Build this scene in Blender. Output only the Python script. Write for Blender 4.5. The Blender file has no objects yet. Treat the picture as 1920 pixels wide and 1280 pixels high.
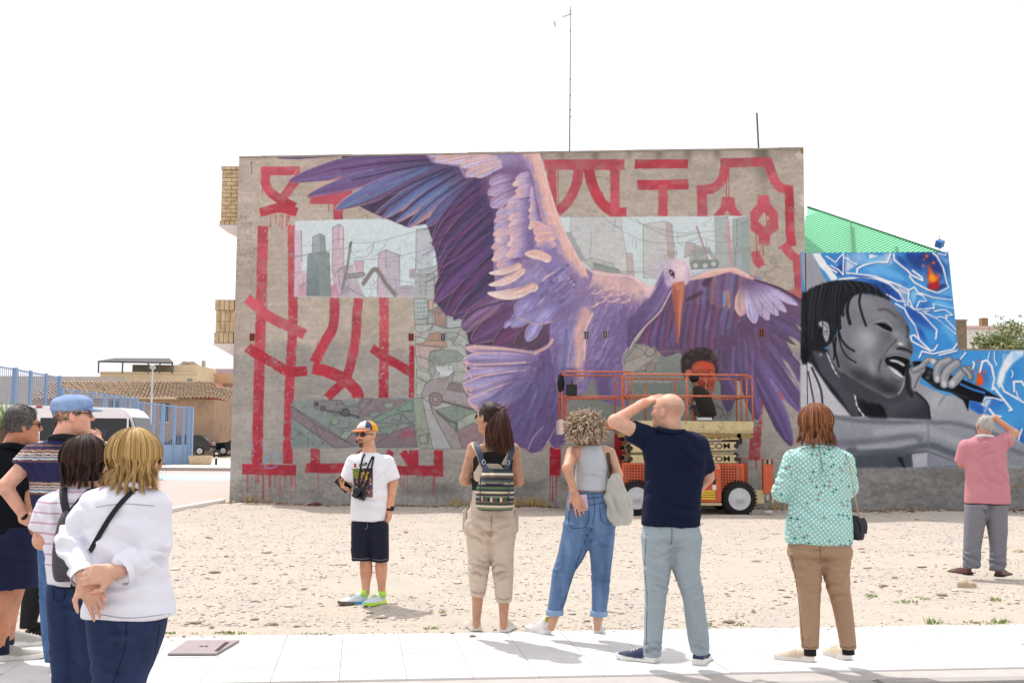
import bpy,bmesh,math,random
import numpy as np
from mathutils import Vector,Matrix
R=math.radians
scene=bpy.context.scene
# ------------------------------------------------------------------ camera
CAMZ,FPX,PITCH,ROLL=1.43,2135.0,R(4.87),R(0.45)
cam_d=bpy.data.cameras.new('camera');cam=bpy.data.objects.new('camera',cam_d);scene.collection.objects.link(cam)
scene.camera=cam
cam_d.sensor_width=36;cam_d.lens=FPX/1920*36;cam_d.clip_start=.1;cam_d.clip_end=3000
FW=np.array([0,math.cos(PITCH),math.sin(PITCH)])
UP0=np.array([0,-math.sin(PITCH),math.cos(PITCH)]);RT0=np.array([1.,0,0])
RT=RT0*math.cos(ROLL)+UP0*math.sin(ROLL);UP=UP0*math.cos(ROLL)-RT0*math.sin(ROLL)
cam.matrix_world=Matrix(((RT[0],UP[0],-FW[0],0),(RT[1],UP[1],-FW[1],0),(RT[2],UP[2],-FW[2],CAMZ),(0,0,0,1)))
# ------------------------------------------------------------------ sky, sun, exposure
SUN_EL,SUN_AZ=R(62),R(-36)          # azimuth from +Y, negative = towards -X
world=bpy.data.worlds.new('World');scene.world=world;world.use_nodes=True
nt=world.node_tree;nt.nodes.clear()
sky=nt.nodes.new('ShaderNodeTexSky');sky.sky_type='NISHITA';sky.sun_disc=False
sky.sun_elevation=SUN_EL;sky.sun_rotation=SUN_AZ;sky.air_density=1.0;sky.dust_density=6.0;sky.ozone_density=1.0;sky.altitude=0
mixw=nt.nodes.new('ShaderNodeMix');mixw.data_type='RGBA';mixw.inputs[0].default_value=.8     # bright thin overcast veil over the blue
mixw.inputs[7].default_value=(7.4,7.5,7.8,1)
bg=nt.nodes.new('ShaderNodeBackground');bg.inputs[1].default_value=.10
wo=nt.nodes.new('ShaderNodeOutputWorld')
nt.links.new(sky.outputs[0],mixw.inputs[6]);nt.links.new(mixw.outputs[2],bg.inputs[0]);nt.links.new(bg.outputs[0],wo.inputs[0])
sun_d=bpy.data.lights.new('sun','SUN');sun_d.energy=2.1;sun_d.angle=R(.8);sun_d.color=(1,.973,.94)
sun=bpy.data.objects.new('sun',sun_d);scene.collection.objects.link(sun);sun.location=(-15,20,40)
SDIR=Vector((math.sin(SUN_AZ)*math.cos(SUN_EL),math.cos(SUN_AZ)*math.cos(SUN_EL),math.sin(SUN_EL)))
sun.rotation_euler=SDIR.to_track_quat('Z','Y').to_euler()
vs=scene.view_settings;vs.view_transform='Standard';vs.look='None';vs.gamma=1;vs.exposure=.75
scene.cycles.max_bounces=6;scene.cycles.diffuse_bounces=3;scene.cycles.glossy_bounces=3;scene.cycles.transparent_max_bounces=8
# ------------------------------------------------------------------ picture <-> place
def ray(px,py):
    d=FW+RT*((px-960)/FPX)+UP*((640-py)/FPX);return d
def P(px,py,Y):
    d=ray(px,py);return np.array([0,0,CAMZ])+d*(Y/d[1])
def G(px,py,z=0.0):
    d=ray(px,py);return np.array([0,0,CAMZ])+d*((z-CAMZ)/d[2])
def project(p):
    q=np.asarray(p,float)-np.array([0,0,CAMZ]);w=q@FW
    return 960+FPX*(q@RT)/w,640-FPX*(q@UP)/w
def zat(x,y,py):
    """height above the point (x, y) that is seen at image row py"""
    lo,hi=-2.,30.
    for _ in range(40):
        m=(lo+hi)/2
        if project((x,y,m))[1] > py: lo=m
        else: hi=m
    return (lo+hi)/2
# ------------------------------------------------------------------ object helpers
COL=scene.collection
def mesh(name,v,f,smooth=False):
    me=bpy.data.meshes.new(name)
    if isinstance(f,np.ndarray):
        n,k=f.shape;me.vertices.add(len(v));me.vertices.foreach_set('co',np.asarray(v,np.float32).ravel())
        me.loops.add(n*k);me.loops.foreach_set('vertex_index',f.astype(np.int32).ravel())
        me.polygons.add(n);me.polygons.foreach_set('loop_start',np.arange(0,n*k,k,dtype=np.int32))
        me.update(calc_edges=True)
    else:
        me.from_pydata([tuple(map(float,p)) for p in v],[],f);me.update()
    if smooth: me.polygons.foreach_set('use_smooth',np.ones(len(me.polygons),bool))
    return me
def link(name,me,m=None,parent=None,smooth=False,loc=None):
    o=bpy.data.objects.new(name,me);COL.objects.link(o)
    if m is not None and me is not None and not me.materials: me.materials.append(m)
    if parent is not None: o.parent=parent
    if loc is not None: o.location=loc
    return o
def tag(o,label,cat,group=None):
    o['label']=label;o['category']=cat
    if group: o['group']=group
    return o
def struct(o): o['kind']='structure';return o
def stuff(o,label=None,cat=None):
    o['kind']='stuff'
    if label: o['label']=label
    if cat: o['category']=cat
    return o
def thing(name,label,cat,loc=(0,0,0),rz=0,group=None):
    o=bpy.data.objects.new(name,None);COL.objects.link(o);o.location=tuple(map(float,loc));o.rotation_euler=(0,0,rz)
    o.empty_display_size=.2;return tag(o,label,cat,group)
class MB:
    """collects shapes for ONE mesh"""
    def __init__(s): s.v=[];s.f=[];s.mi=[];s.cm=0
    def add(s,v,f):
        b=len(s.v);s.v += [tuple(map(float,p)) for p in v];s.f += [tuple(b+i for i in q) for q in f];s.mi += [s.cm]*len(f);return s
    def box(s,x0,x1,y0,y1,z0,z1,M=None):
        v=[(x,y,z) for z in (z0,z1) for y in (y0,y1) for x in (x0,x1)]
        if M is not None: v=[M @ Vector(p) for p in v]
        return s.add(v,[(0,2,3,1),(4,5,7,6),(0,1,5,4),(2,6,7,3),(0,4,6,2),(1,3,7,5)])
    def bar(s,a,b,w,h=None,up=(0,0,1)):
        a=Vector(map(float,a));b=Vector(map(float,b));h=h or w;d=(b-a);L=d.length;d.normalize();u=Vector(up)
        if abs(d.dot(u)) > .98: u=Vector((0,1,0))
        x=d.cross(u).normalized();z=x.cross(d)
        M=Matrix((x,d,z)).transposed().to_4x4();M.translation=a
        return s.box(-w/2,w/2,0,L,-h/2,h/2,M)
    def tube(s,P_,r,n=8,cap=True,closed=False):
        P_=[Vector(map(float,p)) for p in P_];m=len(P_);rr=r if hasattr(r,'__len__') else [r]*m;v=[];up=None
        for i,p in enumerate(P_):
            t=(P_[(i+1) % m if closed else min(i+1,m-1)]-P_[(i-1) % m if closed else max(i-1,0)]).normalized()
            if up is None: up=Vector((0,0,1)) if abs(t.z) < .9 else Vector((0,1,0))
            x=t.cross(up);
            if x.length < 1e-4: x=t.cross(Vector((1,0,0)))
            x.normalize();y=x.cross(t).normalized();up=y
            for k in range(n): a=2*math.pi*k/n;v.append(p+x*(rr[i]*math.cos(a))+y*(rr[i]*math.sin(a)))
        f=[(i*n+k,i*n+(k+1) % n,((i+1) % m)*n+(k+1) % n,((i+1) % m)*n+k) for i in range(m if closed else m-1) for k in range(n)]
        if cap and not closed: f += [tuple(range(n-1,-1,-1)),tuple((m-1)*n+k for k in range(n))]
        return s.add(v,f)
    def lathe(s,prof,n=24,c=(0,0,0),axis='z'):
        v=[]
        for r,z in prof:
            for k in range(n):
                a=2*math.pi*k/n;q=(r*math.cos(a),r*math.sin(a),z)
                if axis == 'y': q=(q[0],q[2],q[1])
                if axis == 'x': q=(q[2],q[0],q[1])
                v.append((q[0]+c[0],q[1]+c[1],q[2]+c[2]))
        m=len(prof);f=[(i*n+k,i*n+(k+1) % n,(i+1)*n+(k+1) % n,(i+1)*n+k) for i in range(m-1) for k in range(n)]
        f += [tuple(range(n-1,-1,-1)),tuple((m-1)*n+k for k in range(n))]
        return s.add(v,f)
    def prism(s,poly,y0,y1,axis='y'):
        n=len(poly);q=lambda p,t: {'y': (p[0],t,p[1]),'z': (p[0],p[1],t),'x': (t,p[0],p[1])}[axis]
        return s.add([q(p,y0) for p in poly]+[q(p,y1) for p in poly],[tuple(range(n)),tuple(range(2*n-1,n-1,-1))]+[(i,n+i,n+(i+1) % n,(i+1) % n) for i in range(n)])
    def build(s,name,m,parent=None,smooth=False,bev=0,loc=None):
        me=mesh(name,s.v,s.f,smooth)
        ms=m if isinstance(m,(list,tuple)) else [m]
        for q in ms: me.materials.append(q)
        if len(ms) > 1: me.polygons.foreach_set('material_index',np.array(s.mi,np.int32))
        bm=bmesh.new();bm.from_mesh(me);bmesh.ops.recalc_face_normals(bm,faces=bm.faces)
        if bev: bmesh.ops.bevel(bm,geom=[e for e in bm.edges if e.calc_face_angle(0) > .5],offset=bev,segments=2,affect='EDGES',clamp_overlap=True)
        bm.to_mesh(me);bm.free()
        return link(name,me,None,parent,loc=loc)
# ------------------------------------------------------------------ materials
def lin(c):
    if isinstance(c,str): c=[int(c[i:i+2],16)/255 for i in (0,2,4)]
    return tuple(x/12.92 if x <= .04045 else ((x+.055)/1.055)**2.4 for x in c)
MATS={}
def mat(name,c,rough=.8,var=.12,scale=6.,bump=0.,bscale=40.,metal=0.,c2=None,vcol=None,spec=.4,sheen=0.,coat=0.,stretch=None,dirt=None,trans=0.,sss=0.):
    """procedural: base colour varied by noise (or by the attribute vcol), fine relief, optional dirt of another colour"""
    if name in MATS: return MATS[name]
    m=bpy.data.materials.new(name);m.use_nodes=True;t=m.node_tree;N=t.nodes;L=t.links;b=N['Principled BSDF']
    b.inputs['Roughness'].default_value=rough;b.inputs['Metallic'].default_value=metal;b.inputs['Specular IOR Level'].default_value=spec
    if sheen: b.inputs['Sheen Weight'].default_value=sheen;b.inputs['Sheen Roughness'].default_value=.5
    if coat: b.inputs['Coat Weight'].default_value=coat;b.inputs['Coat Roughness'].default_value=.08
    if trans: b.inputs['Transmission Weight'].default_value=trans
    if sss: b.inputs['Subsurface Weight'].default_value=sss;b.inputs['Subsurface Radius'].default_value=(.012,.005,.003);b.inputs['Subsurface Scale'].default_value=1
    tc=N.new('ShaderNodeTexCoord');vec=tc.outputs['Object']
    if stretch:
        mp=N.new('ShaderNodeMapping');mp.inputs['Scale'].default_value=stretch;L.new(vec,mp.inputs[0]);vec=mp.outputs[0]
    nz=N.new('ShaderNodeTexNoise');nz.inputs['Scale'].default_value=scale;nz.inputs['Detail'].default_value=6;nz.inputs['Roughness'].default_value=.6;L.new(vec,nz.inputs['Vector'])
    if vcol:
        at=N.new('ShaderNodeAttribute');at.attribute_name=vcol;base=at.outputs['Color']
    else:
        mx0=N.new('ShaderNodeMix');mx0.data_type='RGBA';mx0.inputs[6].default_value=(*lin(c),1);mx0.inputs[7].default_value=(*lin(c2 if c2 else c),1)
        rp=N.new('ShaderNodeMapRange');rp.inputs[1].default_value=.35;rp.inputs[2].default_value=.65;L.new(nz.outputs[0],rp.inputs[0]);L.new(rp.outputs[0],mx0.inputs[0]);base=mx0.outputs[2]
    if dirt:
        n3=N.new('ShaderNodeTexNoise');n3.inputs['Scale'].default_value=dirt[1];n3.inputs['Detail'].default_value=8;n3.inputs['Roughness'].default_value=.7;L.new(tc.outputs['Object'],n3.inputs['Vector'])
        r3=N.new('ShaderNodeMapRange');r3.inputs[1].default_value=dirt[2];r3.inputs[2].default_value=dirt[2]+.12;L.new(n3.outputs[0],r3.inputs[0])
        md=N.new('ShaderNodeMix');md.data_type='RGBA';md.inputs[7].default_value=(*lin(dirt[0]),1);L.new(base,md.inputs[6]);L.new(r3.outputs[0],md.inputs[0]);base=md.outputs[2]
    if var:
        mr=N.new('ShaderNodeMapRange');mr.inputs[1].default_value=.25;mr.inputs[2].default_value=.75;mr.inputs[3].default_value=1-var;mr.inputs[4].default_value=1+var;L.new(nz.outputs[0],mr.inputs[0])
        mu=N.new('ShaderNodeMix');mu.data_type='RGBA';mu.blend_type='MULTIPLY';mu.inputs[0].default_value=1;L.new(base,mu.inputs[6]);L.new(mr.outputs[0],mu.inputs[7]);base=mu.outputs[2]
    L.new(base,b.inputs['Base Color'])
    if bump:
        n2=N.new('ShaderNodeTexNoise');n2.inputs['Scale'].default_value=bscale;n2.inputs['Detail'].default_value=5;L.new(vec,n2.inputs['Vector'])
        bp=N.new('ShaderNodeBump');bp.inputs['Strength'].default_value=min(1,bump);bp.inputs['Distance'].default_value=.4/bscale;L.new(n2.outputs[0],bp.inputs['Height']);L.new(bp.outputs[0],b.inputs['Normal'])
    MATS[name]=m;return m
def set_colors(me,rgb,name='paint'):
    a=me.color_attributes.new(name,'FLOAT_COLOR','POINT');d=np.ones((len(rgb),4),np.float32);d[:,:3]=rgb;a.data.foreach_set('color',d.ravel())
def srgb_lin(a): a=np.clip(a,0,1);return np.where(a <= .04045,a/12.92,((a+.055)/1.055)**2.4)
def emptyc(name,parent,loc=(0,0,0)):
    o=bpy.data.objects.new(name,None);COL.objects.link(o);o.parent=parent;o.location=loc;return o
def text_obj(name,body,size,mtx,m,parent=None,align='LEFT',font_w=1.0):
    c=bpy.data.curves.new(name,'FONT');c.body=body;c.size=size;c.align_x=align;c.align_y='CENTER';c.extrude=.0015;c.offset=.004*size/.1*.3;c.resolution_u=3
    o=bpy.data.objects.new(name,c);COL.objects.link(o);dg=bpy.context.evaluated_depsgraph_get();me=bpy.data.meshes.new_from_object(o.evaluated_get(dg));bpy.data.objects.remove(o);bpy.data.curves.remove(c)
    me.materials.clear();me.materials.append(m);me.transform(Matrix.Diagonal((font_w,1,1,1)));me.transform(mtx)
    return link(name,me,None,parent)
# ------------------------------------------------------------------ mural paint (colours laid on the wall, computed)
CX0,CY0,CW,CH=415,262,1660,700
rng=np.random.default_rng(7)
CAN=np.zeros((CH,CW,3),np.float32)
LAB=np.zeros((CH,CW),np.int8)

def blur(a,s):
    if s <= 0.3: return a
    r=max(1,int(s*2.5));k=np.exp(-0.5*(np.arange(-r,r+1)/s)**2).astype(np.float32);k /= k.sum()
    for ax in (0,1):
        pad=[(0,0)]*a.ndim;pad[ax]=(r,r)
        p=np.pad(a,pad,mode='edge');o=np.zeros_like(a)
        for i,w in enumerate(k):
            sl=[slice(None)]*a.ndim;sl[ax]=slice(i,i+a.shape[ax]);o += w*p[tuple(sl)]
        a=o
    return a

def vnoise(h,w,sx,sy,seed,octv=3):
    r=np.random.default_rng(seed);out=np.zeros((h,w),np.float32);amp=1.0;tot=0
    for o in range(octv):
        gx,gy=max(2,int(w/sx)+2),max(2,int(h/sy)+2)
        g=r.random((gy,gx)).astype(np.float32)
        X=np.linspace(0,gx-1.001,w);Y=np.linspace(0,gy-1.001,h)
        xi=X.astype(int);yi=Y.astype(int);fx=(X-xi)[None];fy=(Y-yi)[:,None]
        fx=fx*fx*(3-2*fx);fy=fy*fy*(3-2*fy)
        a=g[yi][:,xi];b=g[yi][:,xi+1];c=g[yi+1][:,xi];d=g[yi+1][:,xi+1]
        out += amp*((a*(1-fx)+b*fx)*(1-fy)+(c*(1-fx)+d*fx)*fy);tot += amp
        amp *= .55;sx /= 2.1;sy /= 2.1
    return out/tot

def col(c):
    if isinstance(c,str): return np.array([int(c[i:i+2],16)/255 for i in (0,2,4)],np.float32)
    return np.asarray(c,np.float32)
def pts(s,o=None):
    if not isinstance(s,str): a=np.array(s,float)
    else: a=np.array([[float(v) for v in p.split(',')] for p in s.split()])
    if o is not None: a=np.array(o[:2])+a/o[2]
    return a
def smooth(p,n=6,closed=True):
    p=np.asarray(p,float);m=len(p)
    if m < 3: return p
    q=np.vstack([p[-1:],p,p[:2]]) if closed else np.vstack([2*p[:1]-p[1:2],p,2*p[-1:]-p[-2:-1]])
    out=[]
    for i in range(m if closed else m-1):
        a,b,c,d=q[i],q[i+1],q[i+2],q[i+3]
        for t in np.arange(n)/n:
            out.append(.5*((2*b)+(c-a)*t+(2*a-5*b+4*c-d)*t*t+(3*b-a-3*c+d)*t**3))
    if not closed: out.append(p[-1])
    return np.array(out)
def bbox(p,m=4):
    x0=int(max(CX0,np.floor(p[:,0].min()-m)));x1=int(min(CX0+CW-1,np.ceil(p[:,0].max()+m)))
    y0=int(max(CY0,np.floor(p[:,1].min()-m)));y1=int(min(CY0+CH-1,np.ceil(p[:,1].max()+m)))
    return x0,y0,max(x0+1,x1),max(y0+1,y1)
def inside(p,X,Y):
    ins=np.zeros(X.shape,bool)
    x0,y0=p[:,0],p[:,1];x1,y1=np.roll(x0,-1),np.roll(y0,-1)
    for a,b,c,d in zip(x0,y0,x1,y1):
        if b == d: continue
        ins ^= ((b > Y) != (d > Y)) & (X < (c-a)*(Y-b)/(d-b)+a)
    return ins
def mask(p,soft=.6,rough=0,seed=0,m=6):
    x0,y0,x1,y1=bb=bbox(p,m+soft*2.5)
    xs=np.arange(x0,x1,.5)+.25;ys=np.arange(y0,y1,.5)+.25
    X,Y=np.meshgrid(xs,ys)
    if rough:
        n=vnoise(len(ys),len(xs),14,14,seed+1)-.5;n2=vnoise(len(ys),len(xs),14,14,seed+2)-.5
        X=X+n*rough*2;Y=Y+n2*rough*2
    M=inside(p,X,Y).astype(np.float32)
    M=M.reshape(len(ys)//2,2,len(xs)//2,2).mean((1,3))
    return bb,blur(M,soft)
CLIP=[None]
def comp(bb,M,c,lab=None,alpha=1.0):
    x0,y0,x1,y1=bb;sl=(slice(y0-CY0,y1-CY0),slice(x0-CX0,x1-CX0))
    A=(M*alpha)[:CH,:CW]
    if CLIP[0] is not None: A=A*CLIP[0][sl]
    c=np.asarray(c,np.float32)
    if c.ndim == 1: c=c[None,None]
    CAN[sl]=CAN[sl]*(1-A[...,None])+c*A[...,None]
    if lab is not None: LAB[sl][A > .5]=lab
def full(bb,M):
    F=np.zeros((CH,CW),np.float32);x0,y0,x1,y1=bb;F[y0-CY0:y1-CY0,x0-CX0:x1-CX0]=M;return F
def poly(s,c,o=None,sm=0,soft=.6,alpha=1,lab=None,rough=0,seed=0,c2=None,ax=None,tex=.05,ts=(9,9)):
    """filled shape; c2/ax: colour change along the direction ax"""
    p=pts(s,o)
    if sm: p=smooth(p,sm)
    bb,M=mask(p,soft,rough,seed);h,w=M.shape;C=col(c)[None,None]
    if c2 is not None:
        xs=np.arange(bb[0],bb[2])[:w];ys=np.arange(bb[1],bb[3])[:h];X,Y=np.meshgrid(xs,ys)
        a=pts(ax,o);d=a[1]-a[0];t=np.clip(((X-a[0,0])*d[0]+(Y-a[0,1])*d[1])/(d@d),0,1)[...,None]
        t=np.clip(t+(vnoise(h,w,10,10,seed+5)[...,None]-.5)*.15,0,1);C=C*(1-t)+col(c2)*t
    if tex: C=C*(1+tex*2*(vnoise(h,w,ts[0],ts[1],seed+9)[...,None]-.5))
    comp(bb,M,C+np.zeros((h,w,3),np.float32),lab,alpha);return bb,M
def pdist(P,X,Y):
    best=np.full(X.shape,1e9,np.float32);T=np.zeros_like(best);S=np.zeros_like(best);n=len(P)-1
    L=np.r_[0,np.cumsum(np.hypot(*np.diff(P,axis=0).T))];L /= L[-1]
    for i in range(n):
        a,b=P[i],P[i+1];d=b-a;q=d@d+1e-9
        t=np.clip(((X-a[0])*d[0]+(Y-a[1])*d[1])/q,0,1)
        ex=X-a[0]-t*d[0];ey=Y-a[1]-t*d[1];D=ex*ex+ey*ey
        k=D < best;best=np.where(k,D,best);T=np.where(k,L[i]+t*(L[i+1]-L[i]),T)
        S=np.where(k,np.sign(d[0]*ey-d[1]*ex),S)
    return np.sqrt(best),T,S
def stroke(s,w,c,o=None,sm=6,soft=.6,alpha=1,lab=None,taper=None,rough=0,seed=0,dry=0,c2=None,butt=0):
    """brush line; w width px, taper (start,end) factors, dry: broken paint"""
    p=pts(s,o);p=smooth(p,sm,False) if sm else p
    x0,y0,x1,y1=bb=bbox(p,w+4+soft*3)
    X,Y=np.meshgrid(np.arange(x0,x1)+.5,np.arange(y0,y1)+.5)
    D,T,S=pdist(p,X,Y);h,wd=D.shape
    W=w/2*np.ones_like(T)
    if taper is not None: W=W*(taper[0]+(taper[1]-taper[0])*T)
    if rough: W=W+(vnoise(h,wd,9,9,seed+3)-.5)*rough*2
    M=np.clip((W-D)/max(soft,.35)+.5,0,1)
    if butt:
        for a,b in ((p[0],p[1]),(p[-1],p[-2])):
            d=(b-a)/np.hypot(*(b-a));e=(X-a[0])*d[0]+(Y-a[1])*d[1]
            near=np.hypot(X-a[0],Y-a[1]) < w*1.2
            M=np.where(near,M*np.clip(e/1.2+.5+(vnoise(h,wd,7,5,seed+6)-.5)*3,0,1),M)
    if dry: M=M*np.clip((vnoise(h,wd,4,3,seed+4,3)-dry)*9+.6,0,1)
    C=col(c)+np.zeros((h,wd,3),np.float32)
    if c2 is not None: C=C*(1-T[...,None])+col(c2)*T[...,None]
    if w > 6: C=C*(1+.16*(vnoise(h,wd,22,16,seed+8)[...,None]-.5))
    comp(bb,M,C,lab,alpha);return bb,M
def blob(x,y,rx,ry,ang,c,alpha=.6,p=1.0):
    R=max(rx,ry)*2.4;bb=bbox(np.array([[x-R,y-R],[x+R,y+R]]),0)
    X,Y=np.meshgrid(np.arange(bb[0],bb[2])+.5-x,np.arange(bb[1],bb[3])+.5-y)
    ca,sa=math.cos(math.radians(ang)),math.sin(math.radians(ang))
    u=(X*ca+Y*sa)/rx;v=(-X*sa+Y*ca)/ry
    comp(bb,np.exp(-.9*(u*u+v*v)**p).astype(np.float32),col(c),None,alpha)
def feather(root,tip,w,cols,bend=0,rim=None,rimw=1.6,o=None,seed=0,dark=None,sharp=.55,rw=.55,shaft=None,lab=1,alpha=1,tipc=None):
    """one painted feather: cols = colours across (upper edge .. lower edge); streaks run along it"""
    a=pts([root],o)[0];b=pts([tip],o)[0]
    if o is not None: w=w/o[2];bend=bend/o[2]
    d=b-a;n=np.array([-d[1],d[0]])/np.hypot(*d);m=(a+b)/2+n*bend
    t=np.linspace(0,1,14)[:,None];P=(1-t)**2*a+2*t*(1-t)*m+t*t*b
    bb=bbox(P,w+4);X,Y=np.meshgrid(np.arange(bb[0],bb[2])+.5,np.arange(bb[1],bb[3])+.5)
    D,T,S=pdist(P,X,Y);L=np.hypot(*d)
    tt=np.clip(T,0,1);W=w*(rw+(1-rw)*np.minimum(1,tt*2.2))*np.clip((1-tt)/(sharp*.45+.02)*1.0,0,1)**.5
    W=W*np.where(tt >= .9999,0,1)+.01
    sd=D*S;M=np.clip((W-D)/.9+.5,0,1);v=np.clip(sd/np.maximum(W,.5)*.5+.5,0,1)
    h,wd=D.shape;r=np.random.default_rng(seed+11)
    ln=r.random((16,5));vv=np.clip(v+tt*.12,0,1)*14.99;vi=vv.astype(int);fv=vv-vi;ui=np.clip(tt*2.99,0,2.99);u0=ui.astype(int)
    nz=(ln[vi,u0]*(1-(ui-u0))+ln[vi,u0+1]*(ui-u0))*(1-fv)+(ln[vi+1,u0]*(1-(ui-u0))+ln[vi+1,u0+1]*(ui-u0))*fv
    K=[col(c) for c in cols];q=np.clip(v+(nz-.5)*.22,0,1)*(len(K)-1);i=np.clip(q.astype(int),0,len(K)-2);f=(q-i)[...,None]
    KA=np.array(K);C=KA[i]*(1-f)+KA[i+1]*f;C=C*(1+.26*(nz[...,None]-.5))
    if dark is not None:
        e=np.clip((.45-tt)/.45,0,1)[...,None]*dark[1];C=C*(1-e)+col(dark[0])*e
    if tipc is not None:
        e=np.clip((tt-.3)/.6,0,1)[...,None]*.9;C=C*(1-e)+col(tipc)*e*(1+.12*(nz[...,None]-.5))
    if shaft is not None:
        e=np.clip(1-np.abs(sd)/1.0,0,1)[...,None]*.6;C=C*(1-e)+col(shaft)*e
    if rim is not None:
        e=np.clip((D-W+rimw+.4)/1.0,0,1)*np.clip((tt-.3)*2.5,0,1)*.7*(.55+.45*np.clip(nz*2,0,1));e=e[...,None];C=C*(1-e)+col(rim)*e
    comp(bb,M.astype(np.float32),C,lab,alpha)
def drips(x0,x1,y,n,lmax,c,seed=0,w=1.3):
    r=np.random.default_rng(seed)
    for i in range(n):
        x=r.uniform(x0,x1);l=lmax*r.uniform(.15,1)**1.6
        stroke([(x,y),(x+r.uniform(-1,1),y+l)],w*r.uniform(.6,1.3),c,sm=0,alpha=r.uniform(.45,.9),soft=.7)

# ---- bare render coat
def paint_plaster():
    H,W=CH,CW
    n1=vnoise(H,W,160,90,1,4);n2=vnoise(H,W,26,18,2,4);n3=vnoise(H,W,5,4,3,2);n4=vnoise(H,W,45,5,4,3)
    yy=(np.arange(H)+CY0)[:,None];xx=(np.arange(W)+CX0)[None]
    up=col('b9aea2');lo=col('a7a29c')
    edge=650+(vnoise(1,W,40,1,12,3)-.5)*46+(n2-.5)*16
    t=np.clip((yy-edge)/7+.5,0,1)[...,None]*np.where(xx < 800,1,.75)[...,None]
    C=up*(1-t)+lo*t
    C=C*(1+.2*(n1-.5)+.14*(n2-.5)+.12*(n3-.5)+.09*(n4-.5))[...,None]
    b=np.clip((yy-(888+(n2-.5)*10))/8,0,1)[...,None]*.8
    C=C*(1-b)+b*col('9d9993')*(1+.3*(n2-.5)+.25*(n3-.5)+.15*(n1-.5))[...,None]
    CAN[:]=C
    g=np.clip((302-yy+(vnoise(H,W,30,40,6,3)-.5)*38)/26,0,1)[...,None]*.45
    CAN[:]=CAN*(1-g)+g*col('8b8378')
    for k in range(60):   # faint courses of the blocks behind the render
        x=rng.uniform(440,1500);y=300+12.5*int(rng.uniform(0,50))
        stroke([(x,y),(x+rng.uniform(15,60),y+rng.uniform(-1,1))],1.0,'8f8577',sm=0,alpha=rng.uniform(.15,.5),soft=.8)
    for cx,cy,n in ((452,470,26),(470,415,14),(1440,505,24),(1425,470,10),(600,395,12),(690,385,12),(1120,365,10)):
        for k in range(n):  # map cracking
            x=cx+rng.normal(0,16);y=cy+rng.normal(0,30);P=[(x,y)]
            for j in range(3):
                if rng.random() < .5: x += rng.uniform(-9,9)
                else: y += rng.uniform(-7,9)
                P.append((x+rng.uniform(-1,1),y+rng.uniform(-1,1)))
            stroke(P,1.1,'6f675d',sm=0,alpha=rng.uniform(.3,.75),soft=.8)
    for x,l in ((1010,30),(1052,16),(1116,34),(1180,14),(1236,20),(1290,26),(1345,16),(1430,58),(1420,40),(1436,44),(700,20),(620,14)):
        blob(x,284,7,l,0,'5d554c',.45)
    poly("1490,290 1508,276 1509,296 1498,300",'cdbfb4',rough=2,seed=4);poly("1500,276 1508,276 1508,292 1501,286",'8d7a55',rough=1)
    poly("1513,356 1514,392 1503,387 1495,380 1488,374 1497,368 1505,364",'dccbc5',rough=2.5,seed=8)
    poly("1486,372 1499,368 1503,378 1494,384",'b5aca8',rough=2,seed=5,alpha=.8)
    stroke("471,310 474,330",3,'cfc8c0',sm=0,alpha=.6);stroke("471,304 472,326",1.6,'6b5c50',sm=0)
    for k in range(9): blob(rng.uniform(640,1050),rng.uniform(905,930),rng.uniform(6,22),rng.uniform(5,12),0,'6f6b66',.35)
    blob(830,917,26,10,0,'5d5a56',.5)

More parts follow.
